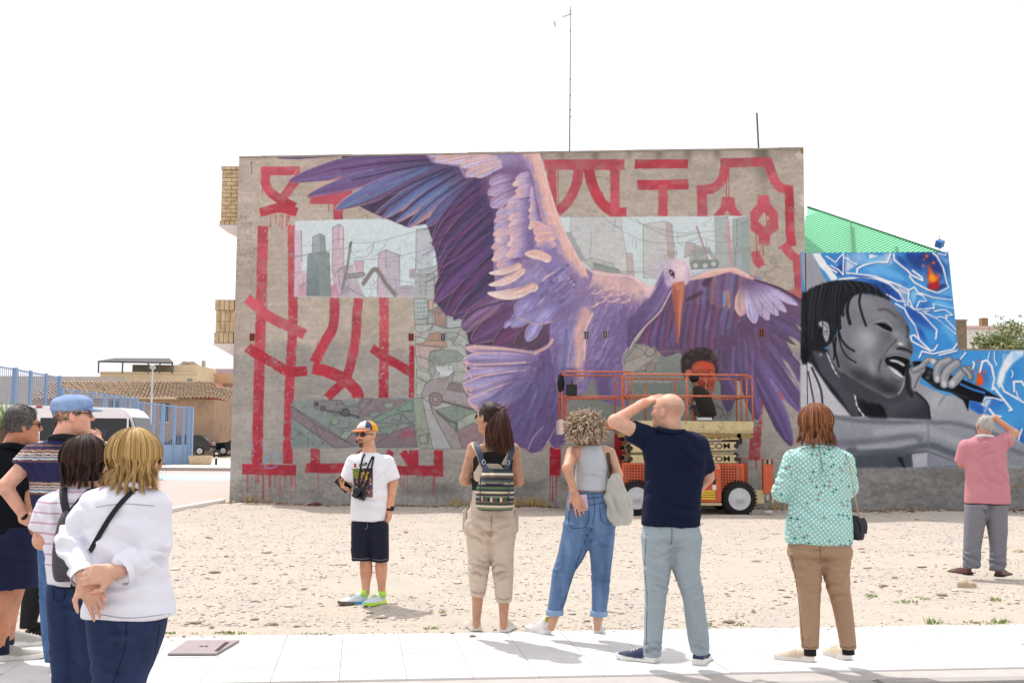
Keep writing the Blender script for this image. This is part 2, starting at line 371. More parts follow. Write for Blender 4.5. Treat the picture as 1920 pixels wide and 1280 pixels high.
def paint_letters():
    T='c25e6a';T2='ba4a57';Lo='b03a48';k=2
    def S(s,w,c=T,**kw): stroke(s,w,c,lab=2,butt=1,rough=1.0,seed=int(pts(s)[0,0]),soft=.8,**kw)
    # top left sign
    S("489,320.5 563,320.5",17,T,sm=0);S("499,322 498,344 513,366 553,389",17,c2=T2);S("556,336 534,366 522,376",17);S("487,399 515,391 531,391 557,398",17,T2)
    S("582,376 662,377",13,T,sm=0);S("634,352 634,413",18,T,sm=0)
    poly("582,370 660,356 662,382 582,382",T,rough=1,lab=2)
    drips(502,556,402,12,30,'bb3a4a',1);drips(516,519,404,3,70,'bb3a4a',2);drips(600,640,384,4,28,'bb3a4a',3);drips(490,494,340,2,45,'bb3a4a',33)
    # tall posts
    S("493,424 490,560 486,700 482,869",20,T,c2=Lo,dry=.26);S("548,422 549,600 543,720 539,869",18,T,c2=Lo,dry=.26)
    S("463,559 504,593 540,611 571,627",20,T);S("464,650 480,662 509,678 539,695 576,696",19,Lo,dry=.3)
    S("454,879 555,881",20,Lo,sm=0,dry=.1);drips(456,555,888,34,62,'b23f4c',4)
    S("628,558 625,610 610,639 589,680",19,T,c2=Lo,dry=.24);S("586,690 613,696 646,711 669,734 672,746",22,Lo,dry=.15)
    S("672,558 669,595 666,639 657,684 646,712 613,746",18,T,c2=Lo,dry=.26)
    S("720,556 720,645 719,746",18,T,c2=Lo,dry=.28);S("697,652 720,669 747,684 774,700",17,Lo,dry=.26);S("773,648 772,746",11,Lo,sm=0,dry=.3)
    poly("571,886 575,868 652,868 740,873 831,872 831,893 760,890 650,887",Lo,rough=1.4,lab=2,tex=.1)
    S("591,841 591,870",18,Lo,sm=0,dry=.3);S("776,843 776,880",18,Lo,sm=0,dry=.2);S("822,843 822,892",17,Lo,sm=0,dry=.2)
    S("676,843 690,868",20,Lo,sm=0,dry=.3);S("733,845 722,872",14,Lo,sm=0,dry=.2);S("755,846 772,872",14,Lo,sm=0,dry=.2)
    drips(575,830,890,26,42,'b23f4c',5)
    # right hand signs
    S("1021,309 1171,309",20,T,sm=0);S("1034,312 1036,392",17,T,sm=0);S("1085,314 1081,344 1065,378 1044,398",19,T);S("1103,316 1112,350 1129,381 1152,398 1174,399",20,T2);S("1153,310 1153,396",18,T,sm=0)
    S("1190,308 1290,307",17,T2,sm=0);S("1195,347 1291,346",19,T2,sm=0);S("1243,348 1243,406",18,T,sm=0)
    S("1351,306 1447,304",18,T,sm=0);S("1361,304 1354,336 1337,353 1307,357",18,T);S("1316,350 1317,406",19,T,sm=0)
    S("1439,300 1450,333 1464,352 1486,357",18,T);S("1479,350 1482,440 1485,462",17,T2,sm=0);S("1468,458 1484,478 1497,486",17,T);S("1494,478 1498,545",16,T,sm=0);poly("1472,546 1506,538 1508,562 1490,556",'c96a6c',rough=2,lab=2)
    o4=(1000,260,3.5556)
    poly("1255,390 1340,390 1345,450 1395,515 1320,515 1290,475 1270,515 1200,515 1250,455",T,o4,lab=2,rough=1)
    poly("1495,375 1565,375 1580,430 1630,490 1635,605 1580,640 1575,710 1500,705 1505,650 1450,610 1445,490 1490,440",T,o4,lab=2,rough=1)
    poly("1535,490 1575,530 1540,590 1500,550",'bcaf9f',o4,rough=1,lab=0)
    poly("1450,755 1505,745 1545,840 1500,865 1465,830",T,o4,lab=2,rough=1)
    for s in ("1046,320 1047,400","1084,320 1084,344","1362,320 1362,368","1366,318 1367,370","1418,440 1419,485","1430,460 1431,478","1437,400 1438,420"): stroke(s,1.6,'b84353',sm=0)
    # below the bird
    S("1041,838 1041,891",21,'a62733',sm=0);drips(1031,1052,890,12,60,'a5333c',6)
    S("1163,812 1162,886",22,'a62733',sm=0);S("1421,740 1414,862",21,'b8545c',sm=0,dry=.35);S("1457,734 1475,746",14,'c06a6a',sm=0,dry=.3)
    drips(1404,1428,858,8,20,'a5333c',7)
    for s in ("470,830 476,846","491,822 495,842","500,860 518,846 520,872 498,876 500,856"): stroke(s,2.6,'7ea6d8',alpha=.7,dry=.2)

def paint_panels():
    SKY='d5e2e6';ln='75797c'
    poly("553,414 700,410 822,414 822,557 552,556",SKY,lab=3,rough=.8,tex=.02)
    o1=(420,260,3.5556)
    def B(s,c,**k): poly(s,c,o1,lab=3,tex=.05,**k)
    def Ln(s,w=1.0,c=ln,a=.85,o=o1,sm=0): stroke(s,w,c,o,sm=sm,alpha=a,soft=.8)
    B("475,610 515,610 520,820 520,1050 470,1050",'d3bfcf');B("470,895 560,890 560,1050 468,1050",'d0b8c8');B("500,985 545,955 548,1050 500,1050",'c9a3b2')
    B("725,590 768,570 795,590 800,1050 725,1050",'cdb7c3');B("765,572 795,590 800,1050 768,1050",'d6c1cb')
    B("592,655 640,633 672,650 678,760 588,760",'a7b0b0');B("635,635 672,650 678,760 640,757",'959f9f')
    B("568,765 700,760 712,1050 550,1050 558,790",'94a2a2',c2='7c8a90',ax="600,760 600,1050");B("632,762 700,760 712,1050 635,1050",'8c9a98')
    B("712,980 750,960 770,1050 712,1050",'c79cae');B("765,870 820,845 860,850 880,920 940,1055 780,1055",'c3b8c4');B("865,815 930,815 925,890 890,930 870,850",'d0b6c0')
    B("790,1000 840,960 830,1045 785,1048",'a9a6b0')
    B("1030,770 1080,740 1170,780 1172,975 1130,1045 1020,1050",'c2bcc8');B("1030,770 1080,742 1078,1040 1020,1050",'cfbccb');B("1140,985 1265,975 1265,1050 1140,1050",'bcb3bd')
    B("1285,605 1390,595 1400,700 1390,900 1280,1050 1275,900",'bcc3ca',c2='c5ccd2',ax="1285,600 1400,900");B("1235,870 1275,865 1275,930 1235,930",'b3aab3')
    B("1270,910 1300,880 1420,845 1430,960 1400,1050 1268,1055",'b3bbb9')
    for s in ("592,655 590,758","592,655 640,633 672,650 678,755","568,765 700,758 712,1048","568,765 558,790 550,1045","725,590 722,900","725,590 768,570 795,590 800,900","768,572 765,640 762,700","1030,770 1080,740 1170,780 1172,970","1030,770 1022,1045","1080,742 1078,860","865,815 930,815 925,890 895,930","765,870 820,845 860,850","820,990 945,1060","765,880 770,1000","1285,605 1390,595","1282,605 1278,900","1300,880 1420,845","1270,910 1400,900 1405,1050","840,690 838,720 800,960 770,1045","850,720 812,950 780,1045","500,985 545,955","515,615 520,820"): Ln(s,1.2)
    for s in ("845,695 1000,692 1200,640 1400,590","840,722 860,770 910,792 960,780 1000,700","1000,690 985,800","1090,670 1060,730 1000,790","845,795 960,805 1150,785 1400,725","470,785 700,745 840,725","470,895 700,850 800,830","600,1030 700,960 780,850","730,915 800,920 930,935","1060,930 1270,960","470,790 560,775"): Ln(s,1.0,'878b8e',.8,sm=5)
    stroke("840,700 825,830 800,945 785,1000",4,'8a8487',o1,sm=4,alpha=.8);stroke("850,690 842,720",3,'5f6062',o1,sm=0)
    stroke("820,918 925,905",9,'777a7a',o1,sm=0);stroke("822,918 922,906",6,'a5a7a5',o1,sm=0)
    for x in (836,870,905): stroke([(420+x/3.5556-.1,260+914/3.5556),(420+x/3.5556+.1,260+914/3.5556)],5,'6b6f70',sm=0);stroke([(420+x/3.5556-.1,260+914/3.5556),(420+x/3.5556+.1,260+914/3.5556)],2.8,'bfc4c4',sm=0)
    stroke("930,965 975,900 1005,870 1040,900 1075,960 1110,1000 1140,1040",9,'9a9593',o1,sm=4);stroke("930,965 975,900 1005,870 1040,900 1075,960 1110,1000 1140,1040",1.2,'6b6766',o1,sm=4)
    for s in ("1290,925 1400,915","1290,955 1400,945","1290,985 1400,975","1290,1015 1395,1010","1310,915 1308,1040","1350,912 1348,1040","1180,985 1235,982","1180,1000 1240,1000","1180,1020 1235,1022"): Ln(s,1.3,'8b908f',.8)
    # column of ruined blocks and the wrecked cars
    o3=(770,560,4.413)
    poly("777,556 822,556 880,570 905,650 905,842 777,842",'b4b7b2',lab=3)
    def Q(s,c,k=1,**kw):
        poly(s,c,o3,lab=3,tex=.06,**kw)
        if k: stroke(np.vstack([pts(s),pts(s)[:1]]),1.1,'595c5b',o3,sm=0,alpha=.75,soft=.8)
    Q("30,0 135,0 145,160 30,170",'b5c2c2');Q("145,10 185,10 185,95 150,95",'c9ab9b');Q("145,100 180,100 185,210 140,205",'a3adab');Q("195,80 230,60 290,100 290,235 200,220",'a78f88')
    Q("300,150 430,140 420,230 300,245",'b6c2c1');Q("240,50 300,60 290,140 230,70",'b0b7b5');Q("30,170 140,165 135,215 35,210",'a9b0ad')
    for y in (40,75,110,145): stroke([(40,y),(130,y-4)],1.4,'75807f',o3,sm=0,alpha=.8)
    for y in (165,190,215): stroke([(305,y),(425,y-6)],1.0,'7f8988',o3,sm=0,alpha=.8)
    for x in (60,85,110): stroke([(x,20),(x,150)],1.0,'7f8988',o3,sm=0,alpha=.6)
    Q("35,215 190,210 160,250 110,275 60,280 35,250",'b9bfbc');Q("190,210 260,240 300,245 410,235 400,290 280,285 150,300",'aeb5b2');Q("135,330 160,290 230,275 270,290 280,340 190,345",'b2937f');Q("290,280 380,275 400,310 350,330 300,340",'a4adaa');Q("335,320 400,315 410,360 350,375",'9fa9a6');Q("35,310 130,330 120,370 40,375",'b7b9b2');Q("130,345 290,350 300,400 120,385 60,395",'bd9c8c');Q("40,380 150,395 280,405 160,440 150,500 40,470",'c3b0aa');Q("400,290 470,340 470,420 400,380 350,380",'b0b5b0')
    Q("150,500 170,440 260,420 380,430 450,490 430,510 230,545 190,530",'97a09b');Q("150,510 190,535 210,600 180,650 155,590",'a2aaa4');Q("200,560 345,545 355,600 320,640 230,655 240,610 215,600",'ccd3d4');Q("40,470 150,500 155,590 60,560",'b5aea8');Q("50,580 150,610 170,660 130,690 50,640",'b0b9ad');Q("45,650 125,690 90,790 45,800",'b3bcb0');Q("360,600 470,605 480,680 340,690",'b0b1a9')
    Q("125,700 180,665 290,660 360,610 340,690 440,710 445,775 560,920 270,850 240,790 150,800 100,820 90,790",'a79fa1');Q("320,695 440,700 445,775 300,750",'8f8687');stroke("270,850 430,890 560,925",4,'6f6d6c',o3,sm=0)
    Q("20,820 90,815 140,1040 185,1240 80,1240 40,1060",'9ba595');Q("90,815 150,850 190,960 340,1240 185,1240 140,1040",'b0b1b2');Q("165,880 215,930 370,1090 430,1240 340,1240 190,960",'a39c9c');Q("210,920 360,880 560,935 390,1010 380,1090",'8d9a92');Q("390,1010 520,940 600,960 590,1050 520,1025 390,1085",'abb3a5');Q("385,1100 520,1025 640,1060 640,1240 430,1240",'9c8488')
    stroke("215,930 300,1000 375,1030 380,1090",5,'6d706d',o3,sm=4);stroke("70,1130 140,1120 145,1195 80,1195 70,1130",1.1,'5b5f5a',o3,sm=0)
    stroke("206,830 206.4,830",27,'7d7576',o3,sm=0);stroke("206,830 206.4,830",22,'9c8a8d',o3,sm=0);stroke("206,830 206.4,830",12,'6f6668',o3,sm=0);stroke("206,830 206.4,830",9,'a3959a',o3,sm=0)
    # lower strip
    o5=(545,740,7.529)
    poly("546,757 552,751 640,749 777,745 781,838 640,840 546,840",'8b9592',lab=3,rough=.8)
    def Z(s,c,k=1,**kw):
        poly(s,c,o5,lab=3,tex=.08,**kw)
        if k: stroke(np.vstack([pts(s),pts(s)[:1]]),1.2,'50565a',o5,sm=0,alpha=.7,soft=.9)
    Z("25,165 900,720 720,740 620,745 20,320",'8d8085');Z("20,350 340,700 20,720",'84918f',0);Z("980,50 1160,50 1000,320 930,330",'8f8588');Z("1160,50 1700,60 1150,330 1000,320",'8c8084',0);Z("1150,340 1720,80 1735,200 1400,300 1210,390",'839a8b');Z("1000,560 1380,550 1740,420 1800,740 1040,740",'8a7a80');Z("1240,460 1530,430 1400,560 1260,520",'8a9a8c');Z("560,390 620,270 690,390 600,430",'8ba08e');Z("690,600 760,510 880,510 790,640",'9aa29a');Z("1310,120 1480,100 1440,180 1330,185",'94a096');Z("780,640 900,520 960,700 900,720",'8d7f84');Z("1090,270 1200,220 1300,265 1150,325",'8a9594');blob(545+1640/7.529,740+550/7.529,12,7,0,'b0596a',.8)
    Z("325,95 380,80 640,75 700,70 760,150 980,175 980,300 720,240 500,230 330,175",'87868a');poly("340,95 400,110 390,165 335,150",'4c4d52',o5);poly("500,215 720,240 980,300 960,325 700,275 520,240",'5d5d62',o5)
    for x,y,r in ((455,190,11),(775,250,16)):
        q=[(545+x/7.529,740+y/7.529),(545.1+x/7.529,740+y/7.529)];stroke(q,r,'4b4b50',sm=0);stroke(q,r*.62,'77757a',sm=0);stroke(q,r*.3,'57575b',sm=0)
    for s in ("25,165 350,420 900,720","20,320 300,520 625,745","30,460 230,600 350,720","280,480 330,420 370,500 410,600 460,500","230,570 280,500 310,570","130,540 20,630","530,480 560,400 640,440","1420,340 1530,380 1580,270 1690,390 1740,350","1210,390 1500,410 1730,405","650,80 640,190","700,70 740,130 650,130","870,140 960,130 1030,60","1000,230 1150,60","240,620 245,740","400,720 470,670","430,650 470,700","1500,200 1560,230 1730,235","1560,60 1620,90","950,330 1100,420 1200,400","620,480 880,460","1200,690 1380,580"): stroke(s,1.2,'4d5357',o5,sm=0,alpha=.75,soft=.9)
    # right hand skyline
    oR=(1040,395,5.0526)
    poly("1046,407 1403,405 1408,530 1300,560 1180,560 1060,520 1046,440",'d3dfe2',lab=3,rough=.8,tex=.02)
    def K(s,c,**kw):
        poly(s,c,oR,lab=3,tex=.04,**kw);stroke(np.vstack([pts(s),pts(s)[:1]]),1.0,'85878a',oR,sm=0,alpha=.65,soft=.8)
    K("155,60 630,60 640,190 680,400 690,640 200,640 150,210",'c7cccd',c2='cfcfcf',ax="155,60 680,400");poly("355,60 470,60 440,200 430,420 360,380 350,200",'cfc8c9',oR,soft=4,alpha=.7)
    K("105,205 155,210 290,470 250,480",'a8afb0');K("680,402 735,402 755,640 690,640",'c3b7b4');K("838,130 1040,100 1110,125 1140,450 1000,640 842,640",'cacbca');K("1055,105 1110,125 1140,450 1080,500",'bfb3b0')
    K("280,480 340,440 565,500 565,530 360,560",'b9bdbb');K("365,490 610,555 615,600 370,590",'9ba49d');poly("365,490 610,555 612,575 366,520",'8d9891',oR,alpha=.8);K("365,560 680,600 670,640 380,640",'adb2ae')
    K("1240,300 1330,310 1335,400 1225,450",'bdb4b3');K("1330,330 1470,350 1485,400 1400,420 1330,390",'a9adab');K("1285,380 1390,375 1440,460 1280,480",'a9b0ad');K("1460,400 1610,440 1615,530 1560,530 1500,470",'b9b1ae')
    K("1515,65 1640,60 1690,540 1530,540",'b2bab8');poly("1640,60 1655,90 1695,540 1660,530 1625,200",'d09aa4',oR,soft=2,alpha=.8);K("1685,80 1835,55 1855,640 1690,560",'a9b4b3');poly("1760,100 1835,60 1855,640 1770,580",'9da9a8',oR,alpha=.8)
    for y in range(90,340,14): stroke([(1720,y),(1735,y-2)],1.2,'6d7575',oR,sm=0,alpha=.7)
    for y in range(360,540,20): stroke([(1705,y),(1718,y-1)],1.4,'6d7575',oR,sm=0,alpha=.7)
    stroke("1345,150 1450,460",3,'a1757e',oR,sm=0);stroke("1345,150 1450,460",1.4,'c9a3aa',oR,sm=0)
    for s in ("455,60 560,140 635,185","570,85 575,140 635,160","680,60 830,130 1100,195 1300,215 1520,190","765,65 830,130 1050,235 1200,245 1350,210","650,200 850,285 1050,305 1250,300 1400,260 1550,300 1700,280 1850,220","1240,440 1400,395 1550,400 1700,390 1840,345","1160,200 1170,300 1215,330","740,260 735,320 748,325","760,260 775,345 765,350","615,580 900,570 1010,560","350,200 335,420","1700,410 1790,390 1840,360","1640,160 1700,150 1830,100","840,140 842,600","1435,280 1440,340","620,575 1000,600"): stroke(s,1.0,'85898b',oR,sm=5,alpha=.8,soft=.8)
    poly("1275,490 1330,465 1540,465 1565,500 1540,545 1290,560",'8a918e',oR,lab=3)
    for x,y in ((1335,520),(1425,520),(1505,505)): q=[(1040+x/5.0526,395+y/5.0526),(1040.1+x/5.0526,395+y/5.0526)];stroke(q,12,'7b8280',sm=0);stroke(q,9.5,'c3cac8',sm=0)
    poly("900,600 1010,430 1080,420 1080,520 960,640",'c6bfcd',oR,soft=5,alpha=.8);
    for k in range(24): x=1100+rng.normal(0,22);y=415+rng.normal(0,18);stroke([(x,y),(x+rng.normal(0,14),y+rng.normal(0,14)),(x+rng.normal(0,14),y+rng.normal(0,14))],1.0,'9c988e',oR,sm=3,alpha=.8)
    g=np.random.default_rng(55)     # fine pen work over the city and the rubble
    for k in range(260):
        z=k % 4;x,y=((g.uniform(560,815),g.uniform(440,552)),(g.uniform(782,880),g.uniform(575,835)),(g.uniform(552,775),g.uniform(755,835)),(g.uniform(1060,1400),g.uniform(412,520)))[z];l=g.uniform(5,22);a=g.choice([0,1.57,.5,2.6])+g.normal(0,.15)
        stroke([(x,y),(x+l*math.cos(a),y+l*math.sin(a)),(x+l*math.cos(a)+g.normal(0,4),y+l*math.sin(a)+g.normal(0,4))],.9,('6d7274','595d5e','4d5357','85898b')[z],sm=0,alpha=g.uniform(.25,.6),soft=.8)
    for x0,y0,nx_,ny_,dx,dy in ((582,470,5,10,7,7),(640,440,3,14,5,7),(712,490,4,8,8,7),(1086,425,8,9,11,10),(1212,428,6,9,9,10)):
        for i in range(nx_):
            for j in range(ny_):
                if g.random() < .6: stroke([(x0+i*dx,y0+j*dy),(x0+i*dx+2.5,y0+j*dy)],1.5,'8d9598',sm=0,alpha=g.uniform(.12,.4),soft=.8)
    # panel under the right wing
    poly("1040,690 1180,640 1225,636 1300,680 1345,700 1420,790 1420,800 1060,800",'8f9791',lab=3,tex=.07)
    o8=(1030,640,3.764)
    for s,c in (("530,130 600,50 700,20 770,70 800,110 700,200 560,220",'a59f99'),("520,160 740,60 760,100 600,220 520,215",'b0a9a2'),("680,170 740,140 750,190 720,225 680,210",'a3928f'),("600,30 720,25 760,90 690,110 660,60",'a9a29c'),("760,110 930,60 950,200 800,215",'8d948e'),("1130,420 1300,400 1330,540 1160,540",'8b8d8b'),("600,240 960,240 960,400 600,400",'8a938e')):
        poly(s,c,o8,lab=3,tex=.06);
        if c[0] in 'ab': stroke(np.vstack([pts(s),pts(s)[:1]]),1.1,'64625f',o8,sm=0,alpha=.8,soft=.8)
    for s in ("1170,430 1230,500 1200,540","1230,520 1290,500 1240,545","1150,440 1210,470 1240,440 1260,520","690,40 680,90 720,110 750,60"): stroke(s,1.4,'55565a',o8,alpha=.8)

def paint_finish():
    n=vnoise(CH,CW,16,13,201,3);red=(LAB == 2)[...,None];k=np.clip((n-.52)*1.6,0,.3)[...,None];CAN[:]=np.where(red,CAN*(1-k)+k*col('b3a296'),CAN*1)
    n2=vnoise(CH,CW,60,40,202,2);CAN[:]=np.where(red,CAN*(1+.25*(n2[...,None]-.5)),CAN)
    a=vnoise(CH,CW,3,15,203,2);b=vnoise(CH,CW,15,3,204,2);f=vnoise(CH,CW,2.2,2.2,205,1);bird=(LAB == 1);CAN[:]=CAN*(1+np.where(bird,.07*(a-.5)+.06*(b-.5),0)+.07*(f-.5))[...,None]
def paint_bird():
    DK='453a57';PU='6a4d80';BL='5f6ea8';MG='7d4478';OR='d59a90';LV='a79ace';PK='eebfb6';LP='f4d3cc';TL='4f6f95';NV='3f3a63'
    # --- far side: dark right wing
    o6=(1180,470,5.3333);o8b=(1250,640,5.3333)
    wing="600,290 800,205 1030,180 1250,290 1560,400 1740,510 1750,560 1752,690 1680,740 1755,830 1750,935 1580,840 1560,880 1700,1180 1520,1050 1480,1280 900,1280 860,1000 720,970 600,990 520,1010 350,1065 290,1000 230,930 60,930 180,740 410,420 480,330"
    poly(wing,'634b6b',o6,lab=1,tex=.12,ts=(7,30))
    poly("900,1000 1500,1000 1480,1280 920,1280",'5b4a78',o6,tex=.12,ts=(7,30),lab=1)
    # long hanging quills
    for i,(x,b) in enumerate(((150,0),(230,0),(300,20),(370,20),(440,0),(560,0),(620,10),(690,10),(760,20),(830,0),(900,0),(980,0),(1050,-10),(1130,-10),(1210,-20),(1300,-20),(1390,-30))):
        c=[('6a4f7c','7d4a6e','54426a'),('66598e','715083','4f3f5e'),('73425f','6b5080','4c3f63')][i % 3]
        y0=470+abs(x-700)*.25 if x > 420 else 950-x*1.05;y1=(930+(i % 3)*40) if x < 520 else 1010+(i % 2)*60
        feather((x+60,y0),(x+b-20,y1),46,c,12,o=o6,seed=40+i,sharp=.4,rw=.8)
    for x,y,c in ((280,740,'a0449a'),(250,800,'5f6fc0'),(340,800,'6a5cc0'),(420,850,'5570c0'),(200,850,'a23f94'),(940,620,'4a7ab0'),(1010,680,'5a70b5'),(1130,750,'4a7ab8'),(800,680,'8a78b0'),(1060,870,'7d5fb0'),(1240,780,'7d3f66'),(1400,800,'a43a62'),(1480,780,'5a7dc0'),(1440,940,'b03a62'),(1370,940,'5f86c8'),(880,760,'6d5a90'),(680,620,'75508a')):
        stroke([(x+16,y-90),(x-5,y),(x-30,y+90)],6,c,o6,alpha=.55,taper=(.3,.8),soft=3)
    for s in ("790,300 780,430 830,520 1010,590","300,1010 520,1000"): stroke(s,3,'c48a86',o6,alpha=.35,soft=2)
    # hanging finger feathers at the far right (each its own plume)
    for i,(r,t,w,c) in enumerate((((1425,575),(1511,612),10,('5d4870','6d5288','54405f')),((1415,590),(1509,645),14,('66517f','5f4a80','54405f')),((1408,606),(1514,720),15,('5b4672','604a78','7862a4')),((1395,615),(1508,776),15,('574370','5f4a7c','7660ac')),((1385,630),(1485,836),16,('7560aa','5d487c','564270')),((1376,640),(1421,787),14,('6c5898','5d4878','57446c')),((1358,640),(1366,772),14,('62507f','5a4670','5a466c')),((1345,690),(1377,748),11,('7560a4','5d4a80','57446c')))):
        feather(r,t,w,c,-4,seed=i,sharp=.38,rw=.95,dark=('5e4668',.95))
    for s,c in (("1411,660 1412,720 1422,770",'7d68b6'),("1440,680 1452,720 1478,780",'7560ae'),("1376,650 1373,700",'8470b8'),("1420,710 1450,770 1476,822",'7a66b4'),("1463,670 1490,710 1504,752",'7a64b0'),("1493,660 1506,688",'8a76bc'),("1398,640 1400,690",'7d68b0'),("1350,640 1352,690",'6f5a98')): stroke(s,4,c,alpha=.6,soft=3)
    for s in ("1478,629 1492,636 1507,648 1500,652 1488,642","1464,668 1478,682 1490,702 1500,728 1484,702","1492,606 1510,622 1510,628 1498,616"): poly(s,'b5a998',soft=1)
    for k in range(40): x=rng.uniform(1340,1470);y=rng.uniform(600,670);stroke([(x,y),(x+(x-1380)*.18,y+rng.uniform(20,46))],rng.uniform(2,5),('6a4f78','7a4260','55608f','54405f','7a5f96')[k % 5],sm=0,alpha=.4,soft=3)
    # shoulder patch
    poly("580,300 800,220 1030,200 1250,300 1500,420 1300,560 1180,540 1050,600 960,550 830,500 780,420 650,460 570,500",'6f5a86',o6,sm=4,soft=5,alpha=.9)
    for i,x in enumerate(range(600,1300,45)): stroke([(x+30,235+abs(x-1000)*.12),(x+10,400),(x-10+i*3,520)],7,('7a5f98','5a4a74','9a6a94','6f7fc0','4d3d5e','b9785f')[i % 6],o6,alpha=.45,soft=3)
    stroke("810,240 760,330",12,'4a2d45',o6,alpha=.8,soft=3);stroke("720,420 580,490",8,'4a2733',o6,alpha=.6,soft=3);stroke("985,410 1000,560",6,'d08a58',o6,alpha=.8,soft=3);stroke("950,420 950,540",7,'7fa0d8',o6,alpha=.7,soft=3)
    blob(*(np.array([1180,470])+np.array([1150,470])/5.333),14,12,0,'8c3a8c',.75);blob(*(np.array([1180,470])+np.array([1260,480])/5.333),12,10,0,'8a4a98',.6)
    for r,t,w,c in (((1150,330),(1120,655),72,('b98fae','cfa39e','d8b0a8')),((1190,330),(1260,728),66,('a695cc','b9b0e4','c9c0ec')),((1220,320),(1395,695),62,('b59cc0','b7a8d8','b9a2c0')),((1240,310),(1490,650),56,('b49fc6','b7abdc','c0a6c4')),((1270,310),(1575,615),44,('b3a3cf','bdb2e2','b49fbe')),((1290,310),(1690,545),40,('a795c6','c5bbe8','b3a4d2'))):
        feather(r,t,w,c,15,o=o6,seed=int(t[0]),sharp=.5,rw=.3,rim='5e4a72',rimw=.8,dark=('6d5488',.95))
    for s in ("1190,540 1215,690","1325,540 1330,680","1440,520 1450,640"): stroke(s,1.2,'5e4a78',o6,alpha=.8)
    poly("600,300 700,245 800,205 1030,172 1100,190 1265,290 1240,295 1030,222 950,225 800,268 600,298",'eeb4ab',o6,sm=3,soft=1,lab=1);stroke("610,285 800,215 1030,180 1200,250",4,'f7cdc4',o6,soft=2,alpha=.8)
    stroke("1250,292 1420,345 1560,402 1735,505",4,'4f3656',o6,alpha=.9)
    # --- child
    poly("1277,690 1278,672 1290,658 1305,652 1325,653 1340,662 1345,680 1343,705 1300,712 1284,706",'3d3436',sm=4,soft=1.5,lab=4,rough=2)
    for k in range(60):
        a=rng.uniform(0,6.28);r=rng.uniform(.6,1);x=1311+32*r*math.cos(a);y=678+22*r*math.sin(a)*.9-4
        if y < 680: blob(x,y,4,3,rng.uniform(0,180),('4f4346','63514c','2c2629','6f5c58')[k % 4],.6)
    poly("1296,700 1299,684 1310,677 1325,678 1338,684 1341,702 1339,725 1332,737 1318,732 1302,716",'c05a45',sm=4,soft=1,lab=4,c2='9c4a40',ax="1315,677 1315,737")
    blob(1322,686,13,7,0,'e0543f',.8);blob(1310,692,7,6,0,'c98060',.7);blob(1336,700,4,9,0,'d9775c',.6);blob(1322,703,12,3,0,'7a352f',.8);blob(1330,714,9,5,0,'c0584a',.6);blob(1325,722,9,3,0,'6e2e2c',.6);poly("1284,700 1288,693 1296,694 1296,702 1290,706",'c47a62',sm=3,lab=4);blob(1335,729,6,6,0,'c96a52',.6);stroke("1306,696 1312,693 1318,696",2.4,'6a322a',alpha=.5,soft=1.6);stroke("1326,696 1332,693 1338,696",2.4,'6a322a',alpha=.5,soft=1.6);stroke("1308,704 1313,706 1318,704",2,'4a2422',alpha=.6,soft=1.4);stroke("1327,704 1332,706 1337,704",2,'4a2422',alpha=.6,soft=1.4);blob(1322,712,4,4,0,'d9694e',.8);stroke("1317,716 1322,718 1327,716",2,'7a342c',alpha=.5,soft=1.5);stroke("1314,724 1322,722 1330,725",2.4,'6f2f2a',alpha=.6,soft=1.6);blob(1304,716,7,12,0,'7c3a34',.6)
    # --- left wing, flight feathers
    poly("641,291 810,287 912,330 935,390 928,480 935,540 985,585 1036,620 1036,642 1000,657 880,646 868,600 836,590 815,565 815,545 822,520 818,482 812,455 800,420 763,426 700,400 660,380 700,345 640,355 700,320 640,325",DK,lab=1,tex=.1)
    poly("519,293 560,291 640,290 620,294 560,299 524,298",'66598a',lab=1)
    F=((820,292),(541,340),19,('6b4d80','71508a','6a5c94'),14),((815,305),(575,368),13,('6d4c7e','67508a','6d649e'),10),((842,308),(628,392),19,('6d5278','6a6aa8','566fa8'),8),((850,315),(703,401),8,('4d4068','5a5590','4d5f98'),6),((858,318),(716,410),12,('c98c8c','5f73b4','4a4a80'),6),((872,324),(741,417),12,('cf9088','5a78b8','46457a'),5),((884,332),(764,427),13,('d69a90','6a70b0','4b6a9c'),5),((895,340),(800,424),14,('68528f','5a6aa6','4f4a80'),4)
    for i,(r,t,w,c,b) in enumerate(F): feather(r,t,w,c,b,rim='cf958f',rimw=1.3,seed=60+i,dark=('4a3b60',.75),sharp=.7,rw=.5)
    for s,c,w in (("800,315 690,372 640,388",'4f86b8',5),("820,330 760,380 735,404",'4a84bc',5),("700,318 620,332 560,338",'6a78b4',4),("840,345 800,385 780,415",'5a86c0',5),("690,365 650,384",'76a0cc',3),("770,320 650,358 590,366",'8a62a0',4)): stroke(s,w,c,alpha=.55,soft=3)
    for s in ("812,308 740,320 660,338","838,316 760,350 700,385","855,326 790,370 745,408","872,336 810,380 770,418","808,300 720,306 640,318","848,318 780,352 715,398"): stroke(s,3.2,'33294a',alpha=.6,soft=2)
    for s in ("541,339 560,318 590,302 640,290","575,367 590,352 620,338 640,332","628,390 650,370 680,352"): stroke(s,1.6,'d9a09a',alpha=.9)
    G=(((905,340),(812,452),14),((915,350),(811,462),13),((920,370),(818,484),13),((930,390),(821,500),12),((932,400),(822,522),13),((934,425),(815,544),13),((935,450),(814,568),14),((940,480),(836,592),15),((960,510),(850,600),14))
    for i,(r,t,w) in enumerate(G): feather(r,t,w,(('5a4580','6b4488','3f3558'),('46406c','6d4076','38304f'),('4a4a80','54406e','3a3050'))[i % 3],12,rim='c2888c',rimw=1.2,seed=80+i,sharp=.55,rw=.8,dark=('3f3760',.6))
